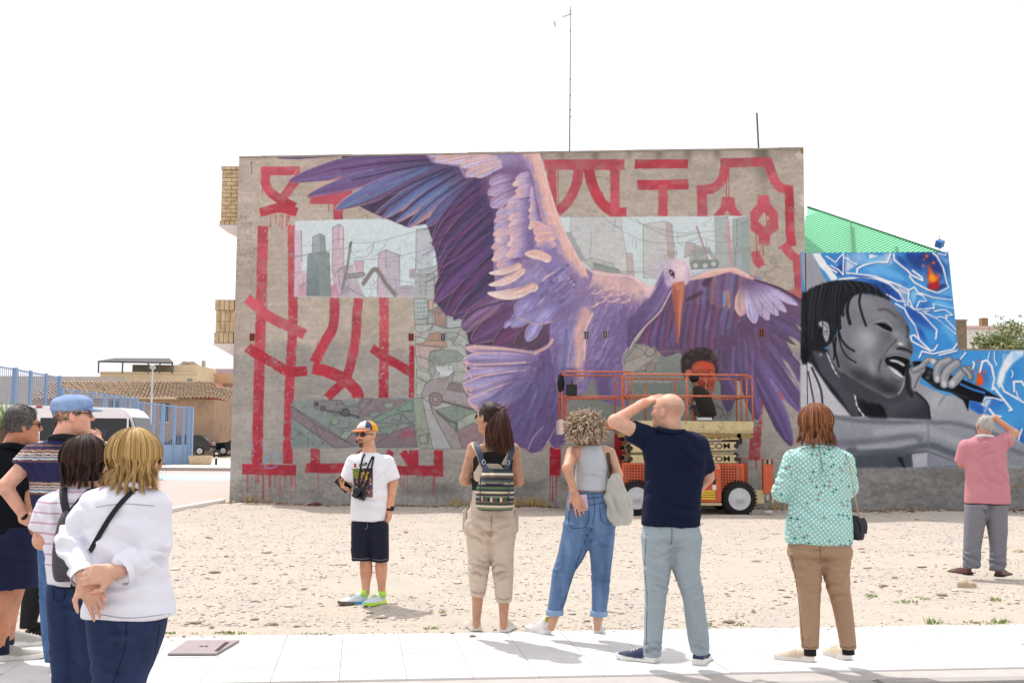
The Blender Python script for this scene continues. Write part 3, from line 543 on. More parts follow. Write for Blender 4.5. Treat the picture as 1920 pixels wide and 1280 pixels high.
    for k in range(46):   # long brush marks over the dark quills
        t=k/45;x=920-8*rng.random()+14*t;y=345+170*t;L=rng.uniform(40,105)
        x -= rng.uniform(0,35);y += rng.uniform(-5,22);c=('6b3f7e','8a3a6e','3d5a86','2f2a44','56508c','7b4a8c','2f2a44')[k % 7]
        stroke([(x,y),(x-L*.5,y+L*.42),(x-L,y+L*.72)],rng.uniform(2,5),c,alpha=rng.uniform(.3,.65),soft=2,taper=(.6,.5))
    for i,(r,t,w,c) in enumerate((((990,545),(866,617),24,('3d3868','70508a','8a6a98','4f3b66')),((1020,570),(884,640),22,('54406e','6c4a7e','5a3a5f')),((1030,590),(925,648),18,('4a3458','7a4470','4a3a58')),((1036,610),(965,652),16,('6f4a62','5a3f58','4a3650')))): feather(r,t,w,c,10,rim='c49088',rimw=1.5,seed=100+i,sharp=.5,rw=.8,dark=('44355a',.5))
    poly("985,600 1036,600 1036,640 1005,657 960,652",'5c4460',soft=5,alpha=.85);stroke("935,575 895,605 872,625",6,'b08a80',alpha=.5,soft=3);stroke("930,548 890,575 850,590",4,'8a4a80',alpha=.6,soft=2)
    stroke("965,560 900,578 872,598",3,'2f2440',alpha=.7,soft=2)
    # --- tail
    tail="874,645 940,648 1003,659 1036,636 1060,640 1060,830 1052,840 1036,838 1028,826 1016,846 996,850 984,843 960,835 935,812 905,775 895,765 877,749 868,719 878,700 868,678 877,672 872,652"
    poly(tail,'6b558c',lab=1,tex=.12,ts=(12,8))
    TF=(((1010,662),(872,652),8,('e8b8ae','a795c8','e3b0a8')),((1002,672),(868,676),14,('9d92cc','8d78b0','b7aee0')),((998,692),(869,706),15,('e2b0a8','b5b0e2','9a82b8')),((992,700),(869,722),17,('e6b4aa','a9a0da','8f78b0')),((985,715),(877,752),19,('e4b2ac','9c92d0','b2a8dc','8a74ac')),((975,730),(897,772),17,('dca6a4','9b92d2','8a80c0')))
    for i,(r,t,w,c) in enumerate(TF): feather(r,t,w,c,-3,rim='efbfb2',rimw=2.2,seed=120+i,sharp=.25,rw=.5,dark=('7a66a2',.7))
    for s in ("876,652 940,654 1005,663","870,678 890,683 930,682 985,679","868,719 900,706 950,697 985,694","878,748 910,734 960,715","876,675 874,692 884,707","869,722 876,736 886,742","878,750 888,764 900,772"): stroke(s,2.6,'f0c0b2',soft=1.2,alpha=.95)
    for s in ("890,659 950,658 1000,664","895,687 950,686 990,684","900,708 960,700","915,735 960,720"): stroke(s,2,'5c4676',alpha=.6,soft=1.5)
    blob(925,695,26,5,-3,'bdb8ec',.6);blob(905,722,20,6,-12,'b7b2ea',.6);blob(930,671,30,4,2,'aaa2dc',.5);blob(905,745,16,5,-20,'b0a8e0',.6)
    CLIP[0]=full(*mask(pts(tail),1))
    blob(1000,770,60,50,0,'5d4c88',.7);blob(985,725,26,22,0,'5a6fa0',.5)
    for k in range(230):
        x=rng.uniform(925,1066);y=rng.uniform(672,835);L=rng.uniform(20,60)
        if (x-925)*1.25+(y-672) < 70: continue
        a=math.radians(150-(x-905)*.36+(y-700)*-.05+rng.normal(0,7));c=('7c66b0','4f4a86','5a78b4','7a558c','5c4678','9284c8','4c3c66','4a6f9c','6a5aa4')[k % 9]
        if y > 780: c=('5e4a8e','6a58a4','4c3c70','7466b4')[k % 4]
        stroke([(x,y),(x+L*.5*math.cos(a),y+L*.5*math.sin(a)),(x+L*math.cos(a+.1),y+L*math.sin(a+.1))],rng.uniform(3,8),c,alpha=rng.uniform(.18,.42),soft=3.5,taper=(.8,.3))
    CLIP[0]=None
    for s in ("984,842 996,850 1012,846 1022,836 1026,826","1028,826 1034,836 1046,841 1056,832","958,834 970,838 984,842","1018,800 1000,820 990,842","1046,795 1036,812 1028,828"): stroke(s,2,'cda0a6',alpha=.8,soft=1.4)
    # --- body and legs
    poly("1032,600 1060,560 1090,520 1110,506 1180,516 1215,545 1222,596 1194,631 1168,668 1172,695 1178,760 1120,745 1112,705 1100,735 1074,740 1045,735 1040,700 1030,650",'8974b0',lab=1,tex=.08,ts=(8,16))
    body=full(*mask(smooth(pts("1032,600 1060,560 1090,510 1110,505 1145,512 1180,516 1200,526 1216,545 1222,596 1194,631 1168,668 1172,695 1178,760 1120,745 1112,705 1100,735 1074,740 1045,735 1040,700 1030,650"),4),1));CLIP[0]=body
    blob(1160,535,46,22,18,'e9b9b0',.9);blob(1120,520,30,14,10,'f0c3ba',.9);blob(1195,545,20,16,40,'f2c8bf',.8);blob(1090,560,26,34,0,'7a68a8',.6);blob(1130,590,40,30,20,'7f6aa6',.6);blob(1170,610,36,40,30,'71589a',.8);blob(1140,660,40,40,0,'6f5693',.7);blob(1068,640,14,60,0,'6f6fae',.6);blob(1055,610,14,40,0,'6a70aa',.6);blob(1045,690,14,40,0,'66558f',.8);blob(1146,720,30,40,0,'66508c',.8)
    for k in range(900):
        x=rng.uniform(1030,1220);y=rng.uniform(506,745);L=rng.uniform(9,26);yl=512+abs(x-1130)*.12
        a=math.radians(128-(x-1035)*.16+(y-512)*.06+rng.normal(0,8));up=np.clip(1.15-(y-yl)/52,0,1)*np.clip((x-1070)/30,0,1)
        if rng.random() < up: c=('f3cabf','ecb8a8','f0c0b0','e6b0a8','c9a8c8')[k % 5]
        elif x > 1165 and y > 560: c=('6d578f','7a64a0','5f4c82','8a76b0')[k % 4]
        else: c=('9a88c2','7a66a6','ab9cd8','8a72ae','6c588f','a490cc','b8a2cc','8090c4')[k % 8]
        stroke([(x,y),(x+L*.5*math.cos(a)-1,y+L*.45*math.sin(a)),(x+L*math.cos(a),y+L*math.sin(a))],rng.uniform(2.5,5.5),c,sm=3,alpha=rng.uniform(.16,.42),soft=2.6,taper=(.9,.25))
    for x,y in ((1128,545),(1146,552),(1160,560),(1150,538),(1172,548),(1136,562),(1120,570),(1180,562)): stroke([(x,y),(x-8,y+5),(x-19,y+5)],4.5,'f3c6b8',alpha=.8,soft=1.6,taper=(1,.3));stroke([(x-2,y+4),(x-10,y+8),(x-19,y+8)],1.6,'7a64a0',alpha=.5,soft=1.5)
    stroke("1104,509 1140,514 1179,517 1199,527 1213,543",6,'f7d6cd',alpha=.8,soft=3)
    # lit thigh
    poly("1066,560 1096,556 1110,580 1111,592 1098,618 1096,650 1097,672 1085,700 1078,740 1060,740 1048,690 1052,640 1046,600",'8b7fc0',sm=4,soft=3,alpha=.85)
    poly("1092,575 1111,585 1110,596 1099,618 1096,655 1094,676 1083,705 1077,735 1070,735 1076,690 1078,650 1074,625 1084,600",'e6b0a6',sm=4,soft=3.5,alpha=.9)
    for k in range(70):
        x=rng.uniform(1050,1098);y=rng.uniform(575,700);f=(x-1050)/48
        stroke([(x,y),(x-3+rng.normal(0,2),y+rng.uniform(8,22))],rng.uniform(2,4),(('6f78b8','8d86cc','a99ad6'),('c9a8c6','e3b3ae','b8aee6'),('f0c4b6','e8b0a4','eebbb0'))[min(2,int(f*3))][k % 3],sm=0,alpha=.5,soft=2)
    stroke("1111,588 1098,618 1097,655 1095,676",2.2,'f7d6cc',alpha=.95,soft=1);stroke("1062,620 1058,680 1050,705",7,'4f6a9c',alpha=.5,soft=4)
    for k in range(16): x=rng.uniform(1110,1150);y=rng.uniform(600,660);stroke([(x,y),(x-8,y+16)],3.4,('9d8cd0','b3a2dc','a88aa8')[k % 3],sm=0,alpha=.55,soft=2)
    stroke("1222,594 1194,631 1168,668 1172,695",2.6,'eab7b2',alpha=.9,soft=1);poly("1136,742 1150,690 1174,690 1176,740 1160,765 1146,760",'8272b4',soft=4,alpha=.8);stroke("1170,690 1175,720 1172,745",5,'d9aab4',alpha=.7,soft=3);poly("1112,706 1135,690 1146,735 1136,750 1122,744",'6b5690',soft=4,alpha=.8)
    CLIP[0]=None
    # --- inner left wing: pale coverts
    cov="794,287 1010,284 1019,309 1029,348 1044,395 1057,429 1076,468 1094,500 1112,512 1100,560 1060,600 1036,606 1016,606 990,602 969,592 969,577 985,556 960,556 930,548 925,502 926,457 926,417 935,389 922,388 914,365 921,347 909,325 895,332 872,334 859,313 836,309 811,305"
    poly(cov,'927cae',lab=1,tex=.12,sm=0)
    CLIP[0]=full(*mask(pts("780,280 1010,284 1019,309 1029,348 1044,395 1057,429 1076,468 1094,500 1125,512 1110,580 1060,640 940,660 880,560 780,400"),.8))
    poly("905,330 960,300 985,320 1000,420 985,470 960,440 925,390",'77558a',sm=4,soft=9,alpha=.9);blob(930,300,50,12,0,'a79cd0',.6);blob(985,420,10,50,0,'6f5088',.7);blob(990,540,34,26,0,'8d86c4',.8);blob(1010,585,34,22,0,'7a6fae',.8);blob(1050,560,26,36,0,'6d5a98',.8)
    for r,t,w in (((900,288),(801,290),9),((905,289),(815,302),10),((915,292),(838,304),9),((928,296),(862,312),9),((935,303),(874,330),10),((938,312),(892,332),8)): feather(r,t,w,('a59cd2','c9bfe0','eab9ac','b6a2cc'),4,rim='f0bfae',rimw=1.8,seed=int(t[0]),sharp=.45,rw=.6,shaft='7a5f98')
    for r,t,w in (((960,330),(917,345),10),((965,345),(914,364),10),((968,360),(920,388),12)): feather(r,t,w,('b09ac8','b7aad8','93719c'),3,rim='e8b3a8',rimw=1.6,seed=int(t[1]),sharp=.5,rw=.6,dark=('77558a',.8),shaft='6a4c80')
    for col_i,(xr,xt,w,y0,y1,st) in enumerate(((968,927,9,398,502,12),(992,952,8.5,372,486,11.5),(1004,966,8,330,366,11),(1012,995,6,352,430,10))):
        y=y0;k=0
        while y < y1:
            g=(y-y0)/(y1-y0)
            feather((xr+rng.uniform(-2,2),y-3),(xt+rng.uniform(-4,4)-(3 if k % 2 else 0),y+6+rng.uniform(-2,3)),w*rng.uniform(.85,1.15),('8d80bc','a99ad0','c2a4c4'),4,seed=k*7+col_i,sharp=.7,rw=.9,dark=('75609c',.9),tipc=('f0bfae','f5cdbf','e2b2b2')[k % 3] if g > .3 else ('c9b0d0','d8b0b6','b3a8dc')[k % 3]);stroke([(xr-4,y+7),((xr+xt)/2,y+10),(xt+6,y+12)],2,'5c4880',alpha=.6,soft=1.4);y += st;k += 1
    # dense ridge and lit outer edge of the arm
    poly("975,284 1010,284 1019,309 1029,348 1044,395 1057,429 1076,468 1098,505 1080,512 1058,480 1045,450 1028,430 1014,405 1008,370 1000,330 990,305",'e7b0a8',soft=3,lab=1)
    for k in range(150):
        t=rng.random();i=t*6.99;P=pts("992,287 1004,310 1012,350 1022,395 1040,430 1060,468 1086,500 1090,502");j=int(i);p=P[j]+(P[j+1]-P[j])*(i-j)
        f=rng.random();x=p[0]-10+f*22;y=p[1]+rng.normal(0,5);c=(('8f82c4','b7a0cc','a48fc0') if f < .33 else (('eab39f','c7a8cc','e4a896') if f < .66 else ('f2c3ba','efb6ac','f4cdc4')))[k % 3]
        stroke([(x,y),(x+4,y+rng.uniform(8,20))],rng.uniform(2.5,5),c,sm=0,alpha=.55,soft=2)
    stroke("1003,288 1012,312 1022,350 1036,395 1050,430 1068,468 1088,502",13,'efb9ae',soft=6,alpha=.75);stroke("1010,284 1019,309 1029,348 1044,395 1057,429 1076,468 1094,500",5,'f8d3cb',soft=2.5,alpha=.95);stroke("1008,395 1016,420 1030,445 1038,470",3,'6f5f9f',alpha=.6,soft=2);stroke("992,320 1000,345 1004,372 1010,400",4,'6d5288',alpha=.6,soft=3)
    for r,t,w in (((1030,430),(998,416),9),((1030,436),(1000,432),9),((1034,446),(1002,446),9),((1036,458),(1006,458),8)): feather(r,t,w,('f0bfae','edb4a6','c9a0c0'),-5,rim='f5c9bb',rimw=1.2,seed=int(t[1]),sharp=.7,rw=.8)
    poly("1000,465 1030,455 1040,475 1052,500 1040,510 1015,495 1000,480",'8278be',sm=4,soft=4,alpha=.8)
    feather((1026,484),(984,476),9,('f6d5c8','eebcae','e9b0a2'),6,rim='f8ddd2',rimw=1.2,seed=3,sharp=.9,rw=.9);feather((1052,512),(1016,529),9,('e8b7b0','b9aee0','eec0b4'),-4,rim='f5d2c6',rimw=1.6,seed=5,sharp=.5,rw=.8)
    for k in range(5): x=1052+k*5;y=508+k*6;stroke([(x,y),(x+5,y-5),(x+8,y+2),(x+3,y+8)],2,'5d4780',alpha=.8);blob(x+4,y+2,4,3,0,'b9aede',.7)
    # lower soft coverts
    g=np.random.default_rng(77)
    for row in range(7):
        for k in range(9):
            f=k/8;x=1062-row*11-f*30+g.normal(0,3);y=500+row*11+f*34+g.normal(0,3);L=g.uniform(24,38)
            feather((x,y),(x-L*.72,y+L*.62),g.uniform(5,8),(('8f86c8','a9a2e0','6f62a0'),('7f78bc','98a0dc','7a68a8'),('a096d0','b4a8dc','7f6aa8'))[k % 3],g.uniform(-4,4),rim='d8a8a4' if g.random() < .5 else None,rimw=1.1,seed=row*10+k,sharp=.6,rw=.8,dark=('6a5a98',.8),alpha=.85)
    for k in range(50):
        x=rng.uniform(985,1075);y=rng.uniform(500,590);stroke([(x+10,y-9),(x,y),(x-11,y+9)],rng.uniform(2,4.5),('b8b4ea','5f4f8a','a8a6e2','8fa0d8')[k % 4],alpha=.35,soft=2)
    CLIP[0]=None
    for r,t,w,b in (((972,498),(917,512),6.5,-7),((978,508),(916,534),7.5,-12),((1000,538),(914,549),10,-17)): feather(r,t,w,('f4d8cc','edc0b0','d3a49e'),b,tipc='f7e0d6',seed=int(t[1]),sharp=1.0,rw=.9)
    for r,t,w in (((1000,560),(969,592),16),((1010,585),(962,611),10),((1022,585),(988,640),12),((1040,575),(1005,606),14)): feather(r,t,w,('8a84cc','a6a2e2','7f72b6'),3,rim='e3b3a4',rimw=1.5,seed=int(t[0]),sharp=.5,rw=.8,dark=('7c70b2',.8))
    stroke("1036,602 1020,607 1000,606 972,596",2,'dca99c',alpha=.8);stroke("1036,637 1026,650 1004,661",5,'e9b7aa',alpha=.9,soft=2)
    # --- neck, head, beak
    poly("1245,506 1231,532 1208,564 1190,588 1178,600 1176,640 1180,654 1191,635 1208,614 1236,586 1257,549 1264,536 1262,505",'77619c',sm=3,soft=1,lab=1,c2='5f4c80',ax="1240,560 1190,610")
    stroke("1240,525 1225,556 1200,590 1188,620",10,'67518a',alpha=.7,soft=6);stroke("1246,510 1234,532 1212,562",3,'8f79b4',alpha=.8,soft=2);stroke("1252,540 1236,570 1212,600",5,'8d7bb4',alpha=.5,soft=4)
    stroke("1258,546 1247,568 1236,586 1208,614 1191,635 1181,653",2,'f2c9c4',alpha=.95,soft=1)
    poly("1200,528 1222,538 1231,534 1222,552 1214,560 1206,545",'eec4c0',sm=2,soft=2,lab=1,alpha=.9)
    poly("1245,512 1247,500 1254,491 1266,486.5 1278,488 1288,495 1293,506 1292,522 1288,533 1272,535 1262,532 1255,538 1248,528",'d3b6d2',sm=4,soft=.9,lab=1)
    blob(1276,507,13,16,0,'f6dad6',.95);blob(1270,526,10,5,0,'efc9c6',.8);blob(1268,493,13,5,0,'ead0e0',.9);blob(1250,520,5,12,0,'9c86c0',.7);blob(1256,530,4,6,0,'c9b4dc',.6);blob(1290,520,3,10,0,'c7a4c8',.6)
    poly("1254,508 1257,505 1262,508 1265,514 1264,522 1260,519 1256,514",'2f2440',sm=3,soft=.7);blob(1260,512,2.6,2.8,0,'6f5a86',.9);blob(1261,513,1.6,1.8,0,'120c18',1);blob(1259.4,511,.8,.8,0,'ffffff',1)
    poly("1261,532 1272,529 1284,532 1279,580 1274,620 1271,648 1268,620 1264,580 1260,548",'cf6a4e',sm=3,soft=.8,lab=1);stroke("1279,534 1275,580 1272,630",4,'dd8462',alpha=.8,soft=2);stroke("1264,536 1266,580 1270,630",3.5,'a94a3c',alpha=.8,soft=2);blob(1272,538,7,4,0,'d88a5a',.8);stroke("1269,545 1271,600 1271,640",1.2,'9a3f35',alpha=.7)
    for k in range(26): x=rng.uniform(1246,1290);y=rng.uniform(490,534);stroke([(x,y),(x-2,y+6)],1.6,('ead0de','c9aed2','f3d9da')[k % 3],sm=0,alpha=.5,soft=1)
    # unfinished lower part behind the lift
    poly("1113,706 1121,746 1135,765 1170,770 1178,800 1066,800 1070,755 1100,735",'8e938d',soft=3,alpha=.9,lab=3)
    poly("1052,690 1085,690 1075,742 1052,760",'5c4f86',soft=3,alpha=.8)
    k=(LAB == 1)[...,None]
    g=CAN.mean(-1,keepdims=True);CAN[:]=np.where(k,(CAN*.8+g*.2)*.93+np.array([.066,.056,.062],np.float32),CAN)  # pale haze mixed into the stork's colours
def paint_singer():
    o7=(1480,370,4.266);o8=(1480,640,4.266);BLU='4b98d8';W='f0f2f6';NV='2c4a94'
    def P(s,c,o=o7,**k): poly(s,c,o,lab=6,**{**dict(tex=.02),**k})
    def L(s,w=6,c=W,o=o7,**k): stroke(s,w*1.35/4.266,c,o,**{**dict(sm=0,soft=.7,lab=6),**k})
    p="1500,473 2075,470 2075,900 1520,900";poly(p,BLU,tex=.03,lab=6)
    bl=lambda x,y,rx,ry,c,a=.7,o=o7: blob(o[0]+x/o[2],o[1]+y/o[2],rx/o[2],ry/o[2],0,c,a)
    for x,y,rx,ry,c in ((400,520,120,60,'2e72c8'),(560,480,80,50,'a9cdf0'),(700,600,160,60,'5aa9ea'),(900,700,160,50,'57abe8'),(1000,500,110,120,'2f55a8'),(1180,540,90,100,'2c4fa4'),(1200,800,120,60,'62b6ee'),(1000,950,130,70,'3a78cc'),(1200,1000,120,80,'55b0ee'),(1080,1150,140,80,'2f7fd4'),(1230,1200,80,90,'3f96e0'),(420,560,60,40,'2a4f9c'),(700,720,130,60,'2f66b8'),(800,780,90,70,'2f5ab0')): bl(x,y,rx,ry,c,.75)
    P("930,450 990,445 1060,520 1080,590 1000,560 950,510",NV,sm=4,soft=3);P("1020,445 1150,445 1220,530 1250,650 1190,640 1110,600 1040,530",'2a3f86',sm=4,soft=5);P("600,670 760,680 870,770 900,830 760,780 640,700",'274f9e',sm=4,soft=4);P("900,880 1020,900 1150,1020 1180,1060 1060,1020 960,960",'2d55aa',sm=4,soft=5);P("1100,700 1200,700 1280,680 1260,720 1190,750 1120,745",'20275a',soft=2);P("330,560 430,540 420,640 370,600",'27509e',soft=2)
    P("790,440 830,520 800,540 560,520 700,500",'dfe3ee',soft=3,alpha=.8);P("460,450 500,520 560,520 470,590 440,600",'e9ecf4',soft=2,alpha=.8);P("840,690 940,730 960,790 880,760",'d5d2da',soft=3);P("1180,440 1270,500 1270,540 1200,480",'c3d3ec',soft=3,alpha=.8);P("640,455 720,470 640,490",W)
    # flame
    P("1120,745 1115,690 1105,640 1110,560 1105,520 1140,590 1180,620 1195,590 1200,700 1190,730",'b8262c',sm=3,soft=2);P("1112,670 1118,610 1110,530 1140,590 1175,640 1190,610 1192,650 1150,680",'ef6a22',sm=3,soft=2);P("1118,660 1130,610 1150,620 1180,650 1150,675",'f6a52a',sm=3,soft=2)
    for x,y,r in ((1070,548,12),(1153,524,13),(1098,470,14),(1078,500,8)): bl(x,y,r,r,'d9542a',.9);bl(x,y,r*.45,r*.45,'f4a04a',.9)
    # white outlines of the lettering
    for s,w in (("240,450 290,545 330,570 380,600",9),("295,470 370,520 400,480 435,450",7),("435,450 430,620 395,580 330,545",7),("440,480 500,520 540,540",6),("540,600 545,570 600,540 700,515 785,518 810,450",11),("835,455 840,500 950,590 975,620 1065,665 1060,640 985,585",10),("460,605 560,615 680,630 760,660 870,700 950,740",10),("1150,445 1180,470 1230,560 1262,690 1275,720 1185,765 1100,735 1000,680 960,630",9),("400,655 560,640 700,650 800,690 880,760 920,830 950,860 1060,930 1180,1060 1172,1130",10),("950,860 955,740 1000,720 1030,760 1150,800 1300,820",9),("960,820 990,890 1080,910 1120,905",8),("1020,880 1040,830 1100,830 1060,780 1010,770",8),("1030,895 1160,885 1150,850 1310,885",8),("1160,910 1220,900 1250,900 1305,940 1250,945 1265,965 1200,955 1170,960",7),("1080,920 1180,970 1330,1090",8),("1250,970 1335,1060",7),("850,850 920,890 950,950 1010,1030 1040,1140",9),("970,1110 1000,1100 1030,1130 1130,1225 1160,1220 1185,1180",9),("970,1110 980,1150 1130,1230",9),("1040,1280 1060,1230 1150,1250 1310,1215 1340,1170",9),("1200,1260 1340,1225",9),("1190,450 1250,465 1255,440",7),("900,790 930,870",9),("780,775 860,825 930,835",8)):
        L([(x+6,y+9) for x,y in pts(s)],10,'2a56a8',alpha=.6,soft=1.5);L(s,w)
    P("180,450 240,448 390,655 335,665 290,600 250,560",W,rough=1.5)
    poly("1502,474 1522,473 1545,520 1566,548 1545,560 1512,552 1505,520",'9fa1ab',lab=6,soft=1,tex=.03)
    for s,c in (("560,520 640,490 770,470 770,505 640,520",'7cc0f0'),("600,560 760,540 900,620 960,680 800,640 640,600",'6ab6f0'),("860,460 920,500 950,570 880,520",'2a4a98'),("980,740 1020,760 1010,820 990,860 970,800",'8fd0f4'),("1110,760 1290,790 1300,815 1150,790",'2f62b8'),("1170,830 1300,850 1300,880 1160,860",'7ac4f2'),("1060,850 1110,860 1050,895",'2f5cb0'),("1190,975 1320,1080 1330,1180 1230,1060",'66b8f0'),("1000,1000 1060,1060 1100,1150 1040,1100",'2b52a6'),("1090,1060 1150,1090 1165,1180 1110,1170",'4aa0e6'),("300,500 360,530 400,520 380,560",'74b8ee'),("470,610 600,630 700,660 560,650",'2b56ac'),("880,760 940,800 960,860 910,820",'9fb4d8')): P(s,c,soft=2,alpha=.85)
    # lower right lettering
    for x,y,rx,ry,c in ((1500,120,90,50,'3f9ae4'),(1650,300,80,120,'58aeea'),(1790,250,60,90,'2f8ade'),(1580,270,60,60,'2c5cb4'),(1680,480,90,60,'2f70c8'),(1800,500,90,90,'3f9ae0'),(1560,520,70,50,'3068be'),(1850,800,40,80,'2a55a8'),(1750,600,90,60,'48a2e4')): bl(x,y,rx,ry,c,.8,o8)
    poly("1780,75 1876,70 1870,110 1790,170 1730,250 1710,330 1680,380 1660,330 1680,240 1720,150",W,o8,lab=6,soft=1.5);poly("1540,460 1620,450 1570,560 1530,540",W,o8,lab=6,soft=2,alpha=.8);poly("1490,340 1510,250 1525,200 1540,270 1555,310 1540,350",'ea5a22',o8,lab=6,soft=1.5,sm=3)
    for x,y,r in ((1505,155,10),(1558,242,12),(1480,250,9)): bl(x,y,r,r,'e0562c',.9,o8)
    for k in range(14): bl(1710+(k % 4)*13+rng.uniform(-3,3),170-(k//4)*20+(k % 4)*-6,5,5,W,.9,o8)
    for s,w in (("1370,140 1410,90",8),("1525,240 1545,160 1580,150 1620,200 1640,300 1625,380 1640,370 1780,545 1760,550",12),("1460,240 1480,180 1470,165",10),("1690,330 1720,400 1760,420 1876,490",10),("1800,400 1795,320 1860,320 1876,350",11),("1815,400 1830,450 1876,490",7),("1560,560 1545,480 1570,450 1640,450 1700,470",10),("1780,230 1790,260 1780,290",6),("1600,540 1640,590 1690,600",12),("1860,700 1840,760 1810,870 1876,850",9),("1600,90 1590,140",6),("1640,85 1640,140 1660,190",6),("1450,510 1560,590",7),("1530,580 1560,520",7)): L([(x+6,y+7) for x,y in pts(s)],10,'2a56a8',o8,alpha=.6,soft=1.5);L(s,w,W,o8)
    for k in range(40):
        x=rng.uniform(1620,1920);y=rng.uniform(480,770);blob(x,y,rng.uniform(6,22),rng.uniform(4,10),rng.uniform(0,180),('62b8f0','2c62bc','4aa6ea','2f7fd8','8fccf4')[k % 5],.35)
    # ---- figure in greys
    G='8d8f97'
    def H(s,c,o=o8,**k): return poly(s,c,o,lab=5,**{**dict(tex=.03,soft=1),**k})
    def gb(x,y,rx,ry,c,a=.6,ang=0,o=o8): blob(o[0]+x/o[2],o[1]+y/o[2],rx/o[2],ry/o[2],ang,c,a)
    H("90,120 300,120 500,450 620,600 1120,620 1130,560 1330,480 1480,560 1700,700 1877,820 2200,900 2200,1050 1450,1050 1200,1050 620,1050 90,1050",'a3a5ae')
    H("560,380 960,280 1130,420 1145,650 560,640",'4a4c55')
    # sleeve folds and lower drapery
    H("90,150 180,180 330,400 480,590 300,590 90,520",'c9c9cf');H("330,590 640,600 1120,625 1480,690 1877,830 1877,1000 1450,990 1120,860 900,830 520,830 330,830",'a2a5ae',c2='8f929b',ax="600,600 600,830")
    stroke("330,600 640,640 1100,650 1300,650 1480,690 1700,760",8,'63666f',o8,alpha=.7,soft=6);stroke("330,820 700,800 950,760 1040,780",14,'6f727c',o8,alpha=.7,soft=7);stroke("480,870 800,880 1100,830 1250,870 1450,960",12,'585c66',o8,alpha=.8,soft=6);stroke("700,720 950,700 1110,680",14,'b7bac2',o8,alpha=.7,soft=8);stroke("1120,720 1400,820 1700,920",16,'b3b6be',o8,alpha=.6,soft=9);stroke("560,850 800,820 1000,800",10,'b4b7bf',o8,alpha=.6,soft=6);stroke("1500,720 1700,830 1877,900",8,'62656e',o8,alpha=.6,soft=6)
    H("490,900 1100,870 1400,980 1400,1000 980,1005 520,1020",'50545e',soft=3);H("760,960 960,910 990,1000 780,1010",'4a4e59',soft=1);H("860,930 900,920 930,1010 915,1010",'1c1f26',soft=.8);H("980,900 1110,885 1105,1000 990,1005",'b9bac2');H("1110,885 1400,990 1105,1003",'9093a0')
    stroke("1110,640 1115,900",5,'7c7f88',o8,alpha=.6,soft=3)
    # hand wrist
    H("980,380 1080,350 1240,430 1330,430 1400,480 1440,560 1300,600 1130,620 1120,520 1050,440",'a5a7af',sm=2);gb(1180,480,90,60,'bcbec5',.8);stroke("1240,440 1200,500",5,'7c7e86',o8,alpha=.6,soft=3)
    # dark jacket
    H("90,0 300,60 420,230 520,330 600,450 640,590 500,600 330,400 180,180 90,140",'26282f');H("180,70 300,100 420,270 520,400 560,600 500,590 380,400 250,250",'4b4e57',soft=1.5);H("400,240 480,280 600,470 560,480 470,360",'3f424b',soft=1.5)
    stroke("300,90 360,230 410,290 480,345 520,420 545,520 600,600",2.2,'e3e3e6',o8,soft=.8);
    q=smooth(pts("305,95 362,232 412,292 482,347 522,422 547,522 605,605",o8),8,False)
    for i in range(0,len(q),2): blob(q[i,0],q[i,1],1.1,1.1,0,'ffffff' if i % 4 else '30323a',.9)
    stroke("150,240 200,500",3,'1b1d24',o8,alpha=.9);stroke("180,210 250,380 270,550",4,'1b1d24',o8,alpha=.9,soft=1.2);blob(1480+252/4.266,640+105/4.266,2.4,3,0,'a9abb3',.9)
    H("600,450 700,400 860,380 900,300 940,200 985,170 1000,390 1110,500 1120,615 640,605",'4d4f58',soft=2,c2='34363e',ax="900,480 1000,600");gb(1000,480,50,60,'4a4c56',.7);H("560,470 720,500 760,530 780,615 630,605",'16181d',soft=3);stroke("720,510 770,600",4,'101116',o8,soft=2)
    stroke("1000,395 1100,490 1125,610",4,'1f2128',o8,soft=1.4)
    # face
    oS=(1495,500,3.7333);F1=lambda x,y: (1495+x/3.7333,500+y/3.7333)
    def fb(x,y,rx,ry,c,a=.7,g=0): blob(*F1(x,y),rx/3.7333,ry/3.7333,g,c,a)
    def fs(t,w,c,**k): stroke(t,w/3.7333,c,oS,**{**dict(soft=1.2),**k})
    H("215,520 280,480 420,760 720,850 800,700 830,860 700,960 480,930 330,860 215,600",'44464e',oS,soft=1.5);H("215,540 290,500 330,720 300,740 230,640",'7d7f88',oS,soft=2)
    bb,M=H("292,400 300,300 360,240 430,188 530,192 600,212 655,243 700,295 745,350 780,410 787,450 778,490 800,530 812,580 806,615 790,645 800,662 782,690 760,700 752,760 752,800 735,850 705,896 640,920 560,880 480,840 400,790 330,745 285,700 262,640 255,560 280,470",'7d7f88',oS,sm=4,soft=.8);CLIP[0]=full(bb,M)
    for x,y,rx,ry,c,a,g in ((480,250,110,50,'8f9199',.8,10),(620,260,90,40,'7a7c85',.7,30),(740,380,40,90,'5b5d66',.75,-30),(560,340,90,30,'93959d',.6,15),(480,510,85,75,'b4b5bc',.95,20),(430,560,60,80,'9d9fa7',.6,0),(350,460,60,90,'80828b',.6,0),(330,640,60,80,'5a5c65',.8,20),(640,480,70,60,'5f616a',.7,40),(590,560,40,60,'6a6c75',.6,30),(690,470,40,24,'a3a5ad',.7,30),(480,680,110,60,'84868f',.7,30),(560,800,130,50,'33353d',.9,20),(430,760,90,40,'3a3c44',.85,30),(640,730,50,60,'80828a',.7,40),(690,800,40,50,'54565f',.7,30),(520,700,26,70,'a5a7af',.7,-15),(680,600,60,26,'91939b',.7,20),(640,860,90,40,'2a2c33',.8,10),(725,530,46,40,'8e9098',.9,20),(790,560,22,50,'3d3f47',.7,-10),(735,575,40,14,'2f3138',.85,20)): fb(x,y,rx,ry,c,a,g)
